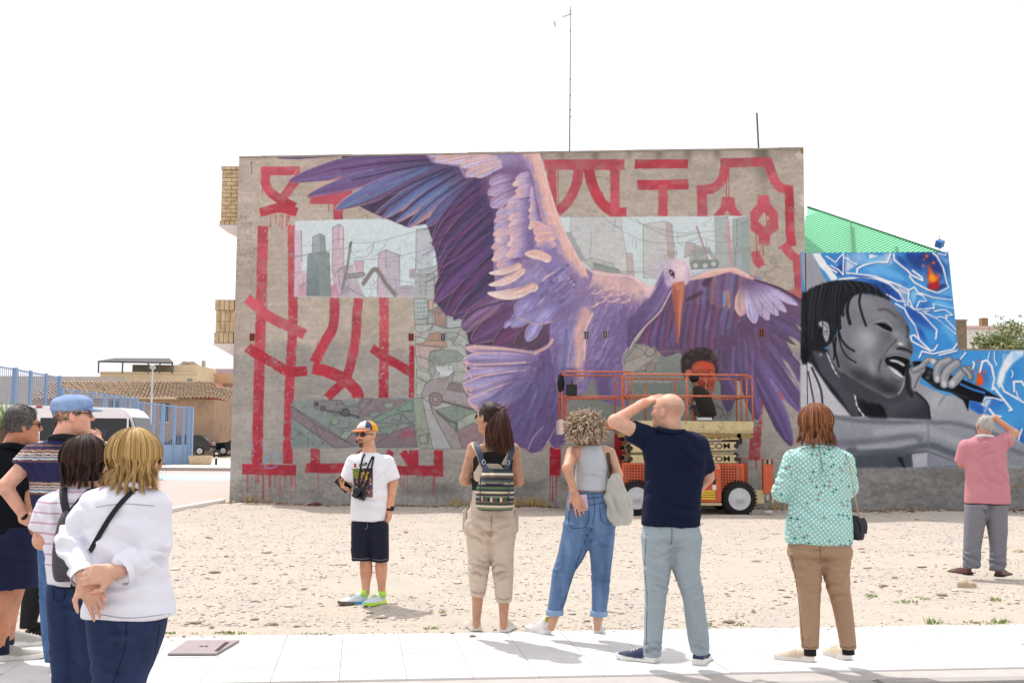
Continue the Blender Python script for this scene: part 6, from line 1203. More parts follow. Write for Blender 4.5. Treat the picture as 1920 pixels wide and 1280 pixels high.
for i in range(8): x=p0.x+(p1.x-p0.x)*(i+.5)/8;MB().box(x-.035,x+.035,-.12,-.055,p0.z,p1.z).build('window_bar',mat('white_bar','d0d0d0',.6,.03),w_)
MB().box(fr(380,828,95).x-h.location.x,fr(440,828,95).x-h.location.x,-.05,.02,.0,.9).build('plinth',mat('red_plinth','8f4f46',.9,.2,3),h)
h,a,c=house('terracotta_shed','terracotta gable and square chimney rising behind the ruined house',385,412,735,102,3,mat('terracotta','a2684e',.9,.12,2));b=MB();b.prism([(0,a.z),(fr(412,735,102).x-a.x,a.z),((fr(400,717,102).x-a.x),fr(400,717,102).z)],-.02,3);b.build('gable',MATS['terracotta'],h);q0=fr(347,745,99)-h.location;q1=fr(360,719,99)-h.location;MB().box(q0.x,q1.x,-3,-2.4,q0.z,q1.z).build('chimney',MATS['terracotta'],h);MB().box(q0.x+.1,q1.x-.1,-2.95,-2.45,q1.z+.003,q1.z+.45).build('chimney_pot',mat('chimney_mesh','8d8d88',.8,.2,10),h)
h,a,c=house('block_wall','long grey concrete block wall behind the fenced court',-60,232,704,112,.4,mat('block_grey','b3aaa2',.95,.12,.8,.4,8));h['kind']='thing';h['category']='wall'
h,a,c=house('canopy_house','cream flat-roofed house with dark rooftop canopy',188,370,700,118,9,M_cream);MB().box(.0,c.x-a.x,-.1,9,a.z+.003,a.z+.2).build('roof',M_cream,h)
q=[fr(183,679,117)-h.location,fr(325,682,117)-h.location,fr(318,674,126)-h.location,fr(215,673.5,126)-h.location];b=MB();b.add(list(q)+[x+Vector((0,0,.15)) for x in q],[(0,1,2,3),(7,6,5,4),(0,4,5,1),(1,5,6,2),(2,6,7,3),(3,7,4,0)]);b.build('canopy',mat('dark_sheet','4a4643',.8,.1,1),h)
for x,d in ((185,117),(230,117),(278,117),(300,117),(323,117)): t0=fr(x,682,d)-h.location;MB().box(t0.x-.06,t0.x+.06,t0.y-.06,t0.y+.06,a.z,t0.z+.2).build('canopy_post',M_dm,h)
t0=fr(232,690,118)-h.location;t1=fr(368,684,118)-h.location;MB().box(fr(236,690,118).x-a.x,fr(325,690,118).x-a.x,2,8,a.z+.2,t0.z+.5).build('penthouse',mat('grey_cream','b0a392',.9,.1,1),h);MB().box(fr(324,690,118).x-a.x,t1.x,.3,8,a.z+.2,t1.z).build('penthouse',M_cream,h)
h,a,c=house('pink_house','salmon house with white shutter beside the gable wall',368,470,700,125,8,mat('salmon_stucco','cfa586',.9,.08,1));tile_roof(h,fr(380,722,124.5),fr(470,722,124.5),fr(384,712,127),fr(470,712,127),18,4,name='lean_to_roof');p0=fr(412,740,124.9)-h.location;p1=fr(428,725,124.9)-h.location;MB().box(p0.x,p1.x,-.08,.1,p0.z,p1.z).build('window',mat('white_shutter','d3d3d8',.8,.04),h);MB().box(fr(390,690,125).x-a.x,fr(470,690,125).x-a.x,3,8,a.z+.003,fr(400,688,125).z).build('upper_floor',mat('violet_stucco','b5a3ad',.9,.06,1),h)
h,a,c=house('hip_roof_house','ochre house with hipped tile roof on the skyline',330,382,692,132,8,mat('ochre_stucco','c59a70',.9,.08,1));tile_roof(h,fr(326,691,131.5),fr(386,693,131.5),fr(345,678,137),fr(362,678,137),12,5);q0=fr(378,690,134)-h.location;q1=fr(383,676,134)-h.location;MB().box(q0.x,q1.x,2,2.6,q0.z,q1.z).build('chimney',MATS['block_grey'],h)
# blue fence
M_bl=mat('blue_fence_paint','869fbe',.6,.08,8);fx=lambda x,pts_: np.interp(x,[p[0] for p in pts_],[p[1] for p in pts_])
def fence(label,P0,P1,posts,bars,panel=None):
    """P0,P1: (px, ytop, D)"""
    a=fr(P0[0],P0[1],P0[2]);c=fr(P1[0],P1[1],P1[2]);f=thing('metal_fence',label,'fence',(a.x,a.y,0),0,'blue court fence');L0=f.location
    at=lambda t,z: Vector((a.x+(c.x-a.x)*t,a.y+(c.y-a.y)*t,z))-L0;top=lambda t: a.z+(c.z-a.z)*t
    for t,w_ in posts: MB().bar(at(t,0),at(t,top(t)+.03),w_,w_).build('post',M_bl,f)
    b=MB();b.bar(at(0,top(0)-.04),at(1,top(1)-.04),.05);b.build('top_rail',M_bl,f);b=MB();b.bar(at(0,.15),at(1,.15),.05);b.build('bottom_rail',M_bl,f)
    b=MB();[b.bar(at(i/bars,.16),at(i/bars,top(i/bars)-.06),.018) for i in range(1,bars)];o=b.build('bars',M_bl,f);o['kind']='stuff'
    if panel: b=MB();b.add([at(panel[0],.1)+Vector((0,-.03,0)),at(1,.1)+Vector((0,-.03,0)),at(1,panel[1])+Vector((0,-.03,0)),at(panel[0],panel[1])+Vector((0,-.03,0)),at(panel[0],.1)+Vector((0,.03,0)),at(1,.1)+Vector((0,.03,0)),at(1,panel[1])+Vector((0,.03,0)),at(panel[0],panel[1])+Vector((0,.03,0))],[(0,1,2,3),(7,6,5,4),(3,2,6,7),(0,4,5,1),(0,3,7,4),(1,5,6,2)]);b.build('sheet_panel',M_bl,f)
fence('tall blue metal fence rising behind the white van roof',(-40,678,41),(112,706,45),((.0,.1),(.43,.16),(.62,.1),(.82,.1),(1,.14)),40);fence('middle blue metal fence between flat cap and ochre house',(117,727,45),(255,746,51),((0,.12),(.18,.08),(.37,.08),(.55,.14),(.68,.08),(.78,.08),(.84,.08),(.92,.08),(1,.14)),48);fence('lower blue fence with solid panel ending by the stone planter',(258,752,51),(360,764,53.6),((0,.12),(.1,.1),(.3,.08),(.46,.14),(.68,.12),(.85,.08),(.95,.16),(1,.16)),34,(.42,1.02))
# lamp post
lp=thing('street_lamp','slim grey lamp post with round head above the tile roofs','lamp post',(fr(286,700,60).x,60,0));zt=fr(286,692,60).z;MB().tube([(0,0,0),(0,0,zt)],[.07,.045],8).build('pole',mat('pale_grey_pole','b9bcc0',.6,.05),lp);MB().lathe([(.04,zt-.02),(.15,zt+.02),(.17,zt+.1),(.12,zt+.2),(.02,zt+.23)],14).build('lamp_head',mat('lamp_head_grey','a8a39c',.5,.05),lp,smooth=True)
pt=thing('stone_planter','low sandstone planter trough on far pavement','planter',(fr(378,874,53).x,52.5,.12));b=MB();b.add([(-.42,0,0),(.42,0,0),(.42,.6,0),(-.42,.6,0),(-.5,-.08,.42),(.5,-.08,.42),(.5,.68,.42),(-.5,.68,.42)],[(3,2,1,0),(4,5,6,7),(0,1,5,4),(1,2,6,5),(2,3,7,6),(3,0,4,7)]);b.build('trough',mat('sandstone','c9b394',.9,.15,5,.5,20),pt,bev=.03)
bo=thing('bollard','black bollard with white bands beside the planter','bollard',(fr(404,872,52.5).x,52.6,.12));b=MB();b.lathe([(.055,0),(.055,.62),(.03,.68),(.01,.7)],12);b.build('post',M_frame if 'M_frame' in globals() else mat('bollard_black','1a1a1c',.5,.1),bo,smooth=True);b=MB();[b.lathe([(.058,z),(.058,z+.08)],12) for z in (.3,.48)];b.build('white_bands',mat('white_band','dcdcdc',.6,.02),bo)
# vehicles
M_tyre=mat('tyre_rubber','1c1b1b',.85,.1,20,.3,60);M_win=mat('dark_window','14171b',.1,.05,3,spec=.6);M_rim=mat('steel_rim','b9babd',.55,.12,10,dirt=('8d8a86',9,.6))
def wheel(parent,c,r,w,ax='y'):
    e=emptyc('wheel',parent,c);MB().lathe([(r*.64,-w/2),(r*.93,-w/2),(r,-w*.3),(r,w*.3),(r*.93,w/2),(r*.6,w/2)],22,axis=ax).build('tyre',M_tyre,e,smooth=True);MB().lathe([(.02,-w/2-.02),(r*.14,-w/2-.02),(r*.16,-w/2-.004),(r*.45,-w/2-.002),(r*.6,-w/2-.002),(r*.67,-w/2-.012),(r*.67,w/2+.012),(r*.3,w/2-.02),(.02,w/2)],18,axis=ax).build('rim',M_rim,e,smooth=True)
vn=thing('white_van','white passenger van with dark side windows parked behind the group','van',(fr(266,870,36).x,36,.02));prof=[(-4.85,.35),(.02,.35),(.1,.75),(.04,1.02),(-.14,1.2),(-.42,2.02),(-.68,2.28),(-4.7,2.36),(-4.9,2.2),(-4.95,.5)]
MB().prism(prof,0,1.95).build('body',mat('white_car_paint','ececee',.35,.02,3,coat=.4),vn,bev=.08)
for x0,x1 in ((-4.6,-3.35),(-3.25,-1.88),(-1.8,-.52),(-.46,-.24)): MB().prism([(x0+.0,1.22),(x1+(.04 if x1 > -.3 else 0),1.22),(x1-(.2 if x1 > -.3 else 0),1.95),(x0,1.95)],-.012,.02).build('side_window',M_win,vn,bev=.01)
MB().prism([(-.4,1.25),(-.135,1.24),(-.385,1.98),(-.45,1.98)],.15,1.8).build('windscreen',M_win,vn);MB().box(-3.4,-3.25,-.015,.1,2.26,2.32).build('tail_light',mat('red_lamp','9b2a28',.4,.05),vn);MB().box(-4.8,.02,-.02,.03,.62,.68).build('side_moulding',mat('grey_plastic','8d8d90',.6,.05),vn)
for x in (-.55,-3.6): wheel(vn,(x,.12,.33),.34,.22)
def car(label,px,D,flip,colr,rz=0):
    c=thing('parked_car',label,'car',(fr(px,850,D).x,D,.0),rz);s=-1 if flip else 1;B=[(-2.1,.35),(2.1,.35),(2.15,.75),(1.9,.92),(1.0,1.0),(.45,1.48),(-1.4,1.52),(-2.0,1.0),(-2.15,.8)];MB().prism([(x*s,z) for x,z in B],0,1.75).build('body',mat('car_paint_'+colr,colr,.25,.05,3,coat=.6),c,bev=.06)
    MB().prism([(x*s,z) for x,z in ((-1.75,1.02),(.85,1.02),(.4,1.42),(-1.35,1.45))],-.01,.03).build('side_window',M_win,c);e=-2.16*s;MB().box(min(e,e+.05*s)-.02,max(e,e+.05*s)+.02,.02,.3,.75,1.0).build('tail_light',mat('red_lamp','9b2a28'),c);e=2.12*s;MB().box(e-.04,e+.04,.1,.4,.62,.78).build('headlight',M_rim,c)
    for x in (-1.35,1.35): wheel(c,(x*s,.1,.33),.33,.2)
    return c
car('black hatchback parked beyond the blue fence',340,85,True,'15161a',R(0));car('dark car half hidden behind the gable wall corner',451,88,True,'1a1a1e')
# ------------------------------------------------------------------ scissor lift
YL=22.0;LW=1.55
M_or=mat('orange_paint','bd5632',.55,.18,6,.1,40,dirt=('8f5a44',9,.57));M_orr=mat('worn_orange_rail','b9603f',.6,.2,20,.2,60,dirt=('cbb7ac',38,.55));M_cr=mat('cream_steel','bfae84',.55,.15,6,.1,40,dirt=('7f7052',11,.57));M_dk=mat('dark_steel','2a2622',.7,.2,10)
lf=thing('scissor_lift','orange and cream scissor lift standing in front of the mural','lift',(P(1300,960,YL)[0],YL,0));L0=V3(*lf.location)
def Q(px,py,dy=0.0): p=P(px,py,YL);p=p+V3(0,dy,0) if 'V3' in globals() else p+np.array([0,dy,0]);return Vector(p-L0)
X=lambda px: Q(px,800).x
Z=lambda py: Q(1300,py).z
zd=Z(800)
def rail(name,L,r=.018): b=MB();[b.tube(l,r,8) for l in L];return b.build(name,M_orr,lf,smooth=True)
for dy,k in ((0,0),(LW,1)):
    y=dy
    rail('guard_rail',[[Vector((X(1167),y,Z(790))),Vector((X(1167),y,Z(708))),Vector((X(1172),y,Z(702))),Vector((X(1402),y,Z(702))),Vector((X(1411),y,Z(709))),Vector((X(1412),y,Z(790)))]]);rail('mid_rail',[[Vector((X(1167),y,Z(742))),Vector((X(1410),y,Z(742)))]])
    for x in (1228,1288,1350) if k else (1288,): rail('guard_post',[[Vector((X(x),y,Z(795))),Vector((X(x),y,Z(703)))]],.019)
    y2=dy+(.09 if k == 0 else -.09);rail('extension_rail',[[Vector((X(1054),y2,Z(800))),Vector((X(1054),y2,Z(704))),Vector((X(1060),y2,Z(697.5))),Vector((X(1184),y2,Z(697.5)))],[Vector((X(1184),y2,Z(697.5))),Vector((X(1184),y2,Z(742)))]]);rail('extension_mid_rail',[[Vector((X(1054),y2,Z(744))),Vector((X(1180),y2,Z(744)))]])
    for x in (1064,1184): rail('extension_post',[[Vector((X(x),y2,Z(795))),Vector((X(x),y2,Z(744)))]],.017)
rail('end_rail',[[Vector((X(1054),.09,Z(698))),Vector((X(1054),LW-.09,Z(698)))],[Vector((X(1054),.09,Z(744))),Vector((X(1054),LW-.09,Z(744)))]]);rail('end_gate',[[Vector((X(1411),0,Z(704))),Vector((X(1411),LW,Z(704)))],[Vector((X(1411),0,Z(742))),Vector((X(1411),LW,Z(742)))],[Vector((X(1411),.5,Z(790))),Vector((X(1411),.5,Z(704)))],[Vector((X(1411),1.05,Z(790))),Vector((X(1411),1.05,Z(704)))]])
MB().box(X(1163),X(1412),-.02,LW+.02,Z(811),zd+.03).build('platform_deck',M_cr,lf,bev=.006);MB().box(X(1163),X(1412),-.035,-.02,Z(806),Z(789)).build('toe_board',M_cr,lf);MB().box(X(1050),X(1172),.06,LW-.06,Z(806),Z(792)).build('extension_deck',M_or,lf,bev=.006);MB().box(X(1049),X(1057),.03,LW-.03,Z(816),Z(788)).build('end_plate',mat('pale_plate','c9b5ae',.6,.1,12),lf)
MB().box(X(1158),X(1411),-.03,.0,Z(820),Z(812)).build('deck_channel',mat('rusty_channel','8a7244',.7,.3,14),lf);MB().box(X(1375),X(1392),.02,.2,Z(832),Z(812)).build('slide_bracket',M_dk,lf)
# scissor arms: each a beam with its lettering
TX=Matrix(((1,0,0,0),(0,0,-1,0),(0,1,0,0),(0,0,0,1)));M_ink=mat('black_lettering','15140f',.6,.03)
def arm(x0,y0,x1,y1,w,dy,txt=None):
    a=Vector((X(x0),dy,Z(y0)));c=Vector((X(x1),dy,Z(y1)));b=MB();b.bar(a,c,.07,w);o=b.build('scissor_arm',M_cr,lf,bev=.006)
    for q in (a,c): MB().lathe([(.045,-.05),(.05,0),(.045,.05)],12,q,'y').build('pivot_pin',M_dk,o)
    if txt: an_=math.atan2(c.z-a.z,c.x-a.x);t=a.lerp(c,.96-.0);text_obj('arm_lettering',txt,.15,Matrix.Translation(Vector((X(1369),dy-.038,a.lerp(c,(1369-x0)/(x1-x0)).z)))@Matrix.Rotation(-an_,4,'Y')@TX,M_ink,o,'RIGHT',1.25)
    return o
arm(1178,824,1385,816,.14,.02,'RIWAL.COM');arm(1180,838,1383,831.5,.03,.12);arm(1182,841,1380,835,.155,.02,'RIWAL.COM');arm(1182,846,1380,852,.1,.12);arm(1182,861,1380,859.5,.155,.02,'RIWAL.COM');arm(1182,868,1380,872,.08,.12)
for y0,y1 in ((824,816),(841,835),(861,859.5)): arm(1180,y0,1383,y1,.14,LW-.1)
for y in (824,852): MB().tube([(X(1382),.0,Z(y)),(X(1382),LW-.05,Z(y))],.03,8).build('cross_tube',M_dk,lf)
# chassis
MB().box(X(1170),X(1420),.12,LW-.12,Z(948),Z(925)).build('chassis_frame',M_cr,lf,bev=.01);MB().box(X(1180),X(1385),.2,LW-.2,Z(925),Z(868)).build('engine_bay',mat('rust_brown','6d4a36',.9,.3,6),lf)
def cage(x0,x1,y0,y1):
    q=emptyc('engine_grille',lf);b=MB();b.box(X(x0),X(x1),.0,.03,Z(y0)-.05,Z(y0));b.box(X(x0),X(x1),.0,.03,Z(y1),Z(y1)+.05);b.box(X(x0),X(x0)+.05,.0,.03,Z(y1)+.05,Z(y0)-.05);b.box(X(x1)-.05,X(x1),.0,.03,Z(y1)+.05,Z(y0)-.05);b.build('frame',M_or,q)
    b=MB();n=int((x1-x0)/5);[b.box(X(x0+(x1-x0)*(i+.5)/n)-.011,X(x0+(x1-x0)*(i+.5)/n)+.011,.008,.02,Z(y1)+.05,Z(y0)-.05) for i in range(1,n)];m=int((y1-y0)/5);[b.box(X(x0)+.05,X(x1)-.05,.01,.022,Z(y0+(y1-y0)*(i+.5)/m)-.011,Z(y0+(y1-y0)*(i+.5)/m)+.011) for i in range(1,m)];o=b.build('mesh_bars',M_or,q);o['kind']='stuff'
cage(1166,1214,868,916);cage(1342,1394,868,920)
MB().box(X(1214),X(1350),-.12,.1,Z(941),Z(880)).build('hood',M_or,lf,bev=.02);b=MB();b.prism([(X(1214),Z(880)),(X(1350),Z(880)),(X(1346),Z(868)),(X(1240),Z(866))],-.1,.12);b.build('hood_lid',mat('faded_orange','c87a62',.5,.1,8),lf,bev=.01);MB().box(X(1312),X(1338),-.126,-.118,Z(935),Z(918)).build('warning_label',bands('yellow_label',[(0,'d8b23a'),(.2,'5a4a1a'),(.28,'d8b23a'),(.45,'5a4a1a'),(.52,'d8b23a'),(.7,'5a4a1a'),(.78,'d8b23a')],Z(935),Z(918),bump=0),lf);MB().box(X(1333),X(1340),-.126,-.118,Z(917),Z(908)).build('white_label',mat('label_white','d3d3d3',.6,.1,60),lf);MB().box(X(1334),X(1339),-.127,-.118,Z(907),Z(888)).build('latch',M_dk,lf);MB().box(X(1214),X(1350),-.115,.08,Z(946),Z(941.5)).build('hood_sill',M_cr,lf)
for x in (1193,1383.5):
    for y in (.04,LW-.04): wheel(lf,(X(x),y,.315),.318,.28)
def outrigger(x0,x1,y0,y1,dy,foot=True):
    o=MB().box(X(x0),X(x1),dy,dy+.16,Z(y1),Z(y0)).build('outrigger',M_or,lf,bev=.008);MB().box(X(x0)+.01,X(x1)-.01,dy-.004,dy+.0,Z(y0)-.1,Z(y0)-.01).build('hazard_label',bands('hazard',[(0,'8a8580'),(.3,'3a2f2a'),(.55,'a8a29c'),(.8,'3a2f2a')],X(x0),X(x1),axis=0,bump=0),o)
    MB().lathe([(.03,Z(y1)-.12),(.03,Z(y1)),(.001,Z(y1)+.001)],10,((X(x0)+X(x1))/2,dy+.08,0)).build('jack_rod',M_rim,o)
    if foot: MB().lathe([(.09,.05),(.1,.06),(.09,.09),(.03,.1)],14,((X(x0)+X(x1))/2,dy+.08,0)).build('jack_pad',M_rim,o)
for x in (1193,1383.5):      # wheel bolts and tread lugs
    b=MB();[b.lathe([(.014,-.135),(.014,-.115)],6,(X(x)+.085*math.cos(t),.04,.315+.085*math.sin(t)),'y') for t in np.linspace(0,6.28,7)[:-1]];b.build('wheel_bolts',M_dk,lf)
    b=MB()
    for t in np.linspace(0,6.28,33)[:-1]:
        for sg in (-1,1): M_=Matrix.Translation((X(x),.04,.315))@Matrix.Rotation(t,4,'Y')@Matrix.Rotation(sg*.5,4,'X');b.box(-.018,.018,-.13 if sg < 0 else .01,-.01 if sg < 0 else .13,.3,.333,M_)
    o=b.build('tread_lugs',M_tyre,lf);o['kind']='stuff'
outrigger(1397,1412,858,912,.5);outrigger(1430,1448,859,924,-.02);MB().box(X(1408),X(1432),.02,.3,Z(943),Z(918)).build('outrigger_beam',M_cr,lf,bev=.01);MB().box(X(1446),X(1450),.0,.12,Z(940),Z(925)).build('beam_bracket',M_cr,lf);MB().box(X(1150),X(1168),.02,.3,Z(943),Z(918)).build('outrigger_beam',M_cr,lf,bev=.01)
MB().box(X(1062),X(1082),.0,.18,Z(742),Z(722)).build('control_box',mat('control_black','151516',.5,.1),lf,bev=.01);MB().tube([(X(1072),.06,Z(722)),(X(1073),.06,Z(713))],.012,8).build('joystick',M_dk,lf)
b=MB();[b.box(X(1185+i*16),X(1199+i*16),LW-.02,LW-.0,Z(711),Z(706)) for i in range(6)];b.build('rail_pads',mat('grey_pad','9a9894',.8,.1),lf)
rail('brace',[[Vector((X(1155),.1,Z(716))),Vector((X(1178),.4,Z(748)))],[Vector((X(1165),.1,Z(716))),Vector((X(1180),.1,Z(730)))]],.008)
ct=thing('cloth_hat','black hat hung on the left end of the lift railing','hat',P(1052,735,YL));b=MB();b.lathe([(.02,-.18),(.055,-.15),(.075,0),(.055,.15),(.02,.19)],14);o=b.build('crown',M_black if 'M_black' in globals() else mat('black_cloth','121216',.85,.1,20),ct,smooth=True);o.location=(-.0,.12,.18)
bk=thing('paint_tub','black paint tub with white lid on the lift platform','tub',tuple(V3(*L0)+V3(*Q(1327,789,.35))) if 'V3' in globals() else tuple(L0+np.array(Q(1327,789,.35))));bk.location.z=zd+.03+lf.location.z;MB().lathe([(.125,0),(.135,.1)],20).build('tub',mat('tub_black','131316',.5,.1),bk,smooth=True);MB().lathe([(.14,.1),(.145,.11),(.145,.15),(.135,.155)],20).build('lid',mat('tub_lid','d5d3d8',.5,.05),bk,smooth=True);b=MB();[b.box(x,x+.025,-.136,-.128,.035,.07) for x in (-.06,-.025,.01)];b.build('tub_label',mat('label_white','d3d3d3'),bk)
rd=thing('paint_roller_pole','red and white roller pole lying on the lift platform edge','pole',(L0[0]+X(1355),YL+.12,zd+.05));b=MB();b.tube([(X(1340)-X(1355),0,0),(X(1362)-X(1355),0,0)],.014,8);b.build('white_shaft',MATS['label_white'],rd);b=MB();b.tube([(X(1362)-X(1355),0,0),(X(1376)-X(1355),0,0)],.016,8);b.build('red_grip',mat('red_grip','b03434',.6,.05),rd);b=MB();b.tube([(X(1376)-X(1355),0,0.0),(X(1390)-X(1355),0,.01)],.02,8);b.build('black_head',M_dk,rd)
M_navy=mat('navy_polo','101831',.9,.12,12,.3,260,spec=.2)
M_grtr=mat('pale_grey_chino','97a3aa',.85,.07,14,.3,240)
M_bshoe=mat('dark_blue_trainer','2b3350',.7,.15,30,.4,200);M_wsole=mat('white_sole','dcd9d4',.7,.06,20);M_thread=mat('chino_seam','56616a',.9,0)  # last material: darker grey for the trouser seam lines
M_black=mat('black_cloth','121216',.85,.1,20,.3,200,spec=.25);M_strapb=mat('black_webbing','16171c',.7,.1,60,.3,300);M_lens=mat('dark_lens','0b0c10',.08,0,5,spec=.8);M_clens=mat('clear_lens','cfd8dc',.05,0,5,trans=.9);M_frame=mat('black_frame','0d0d10',.3,0,5)
M_glass2=mat('phone_glass','0a0b0d',.12,.02,5,spec=.6);M_steel=mat('bright_metal','b9bcc0',.3,.05,20,metal=1)
def seams(o,L,r,m):
    s=Surf(o);[s.seam(q,r,m) for q in L];return s
# ---- bald man shading his eyes
p=Person('bald man in navy polo shirt and pale grey trousers shading his eyes with one hand',7.25,1258);J,S=p.J,p.sec
hc=J(1252,772,-.02);hp,HM,HT=head_prims(hc,(-.80,.58,.12),.99);p.head=hp
neck=[cone(HT(0,-.03,-.06),J(1262,815,-.02),.060,.066,.03)]
torso=[stack([S(985,1203,1312,0,.13),S(950,1206,1313,0,.13),S(917,1210,1314,0,.125),S(880,1210,1322,-.0,.125),S(850,1207,1326,-.01,.13),S(825,1212,1320,-.01,.115),S(808,1232,1300,-.01,.08)],.03)]
slv=[fcone(J(1224,826,-.01),J(1183,807,-.07),.078,.068,.03),fcone(J(1308,836),J(1324,884,.05),.075,.066,.03)]
armL=[cone(J(1228,826,-.01),J(1153,790,-.12),.052,.044,.02),cone(J(1153,790,-.12),J(1206,756,.02),.043,.028,.015)]
armR=[cone(J(1308,836),J(1327,893,.06),.05,.042,.02),cone(J(1327,893,.06),J(1305,921,.20),.042,.03,.015)]
legs=[stack([S(1230,1207,1238,0,.055),S(1193,1208,1241,0,.062),S(1150,1209,1245,0,.066),S(1118,1209,1249,0,.07),S(1070,1207,1256,0,.085),S(1035,1204,1260,0,.098),S(1005,1203,1262,0,.11)],.03),
        stack([S(1224,1297,1329,.02,.055),S(1193,1289,1329,.02,.062),S(1150,1284,1323,.01,.066),S(1118,1280,1319,0,.07),S(1070,1263,1311,0,.085),S(1035,1258,1313,0,.098),S(1005,1256,1314,0,.11)],.03),stack([S(1018,1206,1313,0,.1),S(1000,1204,1313,0,.122),S(972,1210,1305,0,.112)],.02)]
p.body=grow(torso+slv,-.018)+grow(legs,-.014)+neck+armL+armR
p.hands=[hand_prims(J(1207,756,.02),J(1240,741,.05)-J(1207,756,.02),(.1,.45,-1),1,.12,.05,.98,.1),hand_prims(J(1303,922,.21),(-.9,.3,.3),(0,.4,1),1,.6,.1,.95)]
def scalp(V,c):
    q=(V-hc)@HM;k=np.clip((q[:,2]+.01)/.03,0,1)*np.clip((-.0-q[:,1])/.03+.4,0,1)*np.clip((.062-q[:,2])/.02,0,1)*(np.abs(q[:,0]) < .2);return c*(1-.3*k[:,None])
p.seam('cf9c84',extra=scalp)
o=garment(p,'polo_shirt',torso+slv,.0095,M_navy,wr=.004,wscale=8,folds=[(J(1240,900,-.1),(.4,0,1),.07,.006,.16),(J(1300,850,-.1),(1,0,.8),.06,.005,.12),(J(1235,820,-.1),(1,0,-.6),.045,.006,.09),(J(1270,960,-.1),(.2,0,1),.08,.005,.15)])
tubes(p,'collar',[[J(1234+48*t,803+3*math.sin(t*3.1)+(t*6),-.085-.02*math.sin(t*3.1)) for t in np.linspace(-.05,1.05,9)]],.017,M_navy)
o=garment(p,'trousers',legs,.0095,M_grtr,wr=.003,wscale=7,folds=[(J(1230,1112,-.06),(.3,0,1),.04,.007,.09),(J(1300,1110,-.06),(-.4,0,1),.042,.007,.09),(J(1222,1215,-.05),(0,0,1),.03,.007,.06),(J(1312,1210,-.05),(0,0,1),.03,.007,.06),(J(1258,1035,-.1),(0,0,1),.05,.006,.09),(J(1230,1060,-.1),(.5,0,1),.05,.004,.1)])
seams(o,[[(1259,982),(1260,1000),(1259,1020)],[(1214,988),(1240,990)],[(1276,990),(1305,988)],[(1212,1000),(1209,1060),(1213,1120),(1212,1180),(1212,1225)]],.0022,M_thread)
shoe(p,G(1236,1243)[:2]+V3(-.01,.03)[:2],R(-62),.285,.1,M_bshoe,M_wsole);shoe(p,G(1313,1248)[:2]+V3(-.015,.02)[:2],R(22),.28,.1,M_bshoe,M_wsole)

# ---- woman with woven backpack
p=Person('woman in beige dungarees with long brown ponytail wearing a striped woven backpack',8.3,921);J,S=p.J,p.sec
hc=J(917,783,.0);hp,HM,HT=head_prims(hc,(-.72,.69,.02),.95);p.head=hp
neck=[cone(HT(0,-.03,-.06),J(922,828,0),.050,.058,.03)]
trunk=[stack([S(985,880,962,0,.13),S(960,882,962,0,.12),S(935,888,960,0,.105),S(905,888,962,0,.105),S(870,884,964,0,.105),S(845,882,968,0,.095),S(830,894,956,0,.07)],.03)]
armL=[cone(J(888,840),J(871,900,-.02),.046,.038,.025),cone(J(871,900,-.02),J(905,905,.17),.036,.026,.015)];armR=[cone(J(963,842),J(972,902,-.02),.046,.038,.025),cone(J(972,902,-.02),J(938,903,.17),.036,.026,.015)]
legs=[stack([S(1117,884,910,0,.055),S(1095,881,914,0,.064),S(1065,879,917,0,.074),S(1030,877,920,0,.084),S(995,873,923,0,.105),S(975,872,925,0,.12)],.03),stack([S(1128,932,958,0,.055),S(1100,927,961,0,.064),S(1065,923,962,0,.074),S(1030,920,963,0,.084),S(995,917,967,0,.105),S(975,916,968,0,.12)],.03)]
bib=[stack([S(990,872,968,0,.125),S(970,874,967,0,.125),S(950,882,964,0,.118),S(925,887,961,0,.112),S(890,887,963,0,.112),S(868,888,960,0,.112)],.03)]
calf=[cone(J(896,1110),J(893,1172),.044,.026,.02),cone(J(945,1115),J(944,1174),.044,.026,.02)]
p.body=grow(trunk,-.012)+grow(legs,-.014)+neck+armL+armR+calf
p.hands=[hand_prims(J(905,905,.17),(.9,.3,.0),(0,-1,0),1,.4,.1,.9),hand_prims(J(938,903,.17),(-.9,.3,0),(0,-1,0),1,.4,.1,.9)]
p.seam('b98a70')
M_bei=mat('beige_cotton','c6b3a2',.88,.07,14,.35,220)
garment(p,'black_top',[stack([S(920,885,962,0,.109),S(880,886,963,0,.109),S(858,885,965,0,.104),S(846,897,952,0,.09)],.02)],.0095,M_black,wr=.002)
o=garment(p,'dungarees',bib+legs,.0095,M_bei,wr=.004,wscale=8,folds=[(J(897,1000,-.1),(.6,0,1),.05,.008,.1),(J(945,1000,-.1),(-.6,0,1),.05,.008,.1),(J(898,1068,-.08),(.1,0,1),.035,.010,.08),(J(943,1070,-.08),(-.2,0,1),.035,.010,.08),(J(896,1112,-.05),(0,0,1),.03,.006,.05),(J(921,985,-.1),(0,0,1),.04,.005,.08),(J(880,975),(0,0,1),.06,.007,.09)])
seams(o,[[(921,965),(921,985),(920,1000)],[(884,1108),(897,1112),(909,1109)],[(932,1120),(945,1124),(957,1120)]],.0025,mat('beige_seam','8f7d6d',.9,0))  # seam and hem lines in a darker beige
loc=V3(*p.e.location)
for c,sx in ((J(874,972,.0),-1),(J(966,973,.0),1)):
    b=MB();q=[(c+V3(sx*.006+x*.018,y*.08,z))-loc for z in (-.1,.07) for x,y in ((-1,-.6),(1,-.6),(1,.6),(-1,.6))];b.add(q,[(0,1,2,3),(7,6,5,4),(0,4,5,1),(1,5,6,2),(2,6,7,3),(3,7,4,0)]);b.build('cargo_pocket',M_bei,p.e,bev=.012)
nb=V3(0,-1,.15)
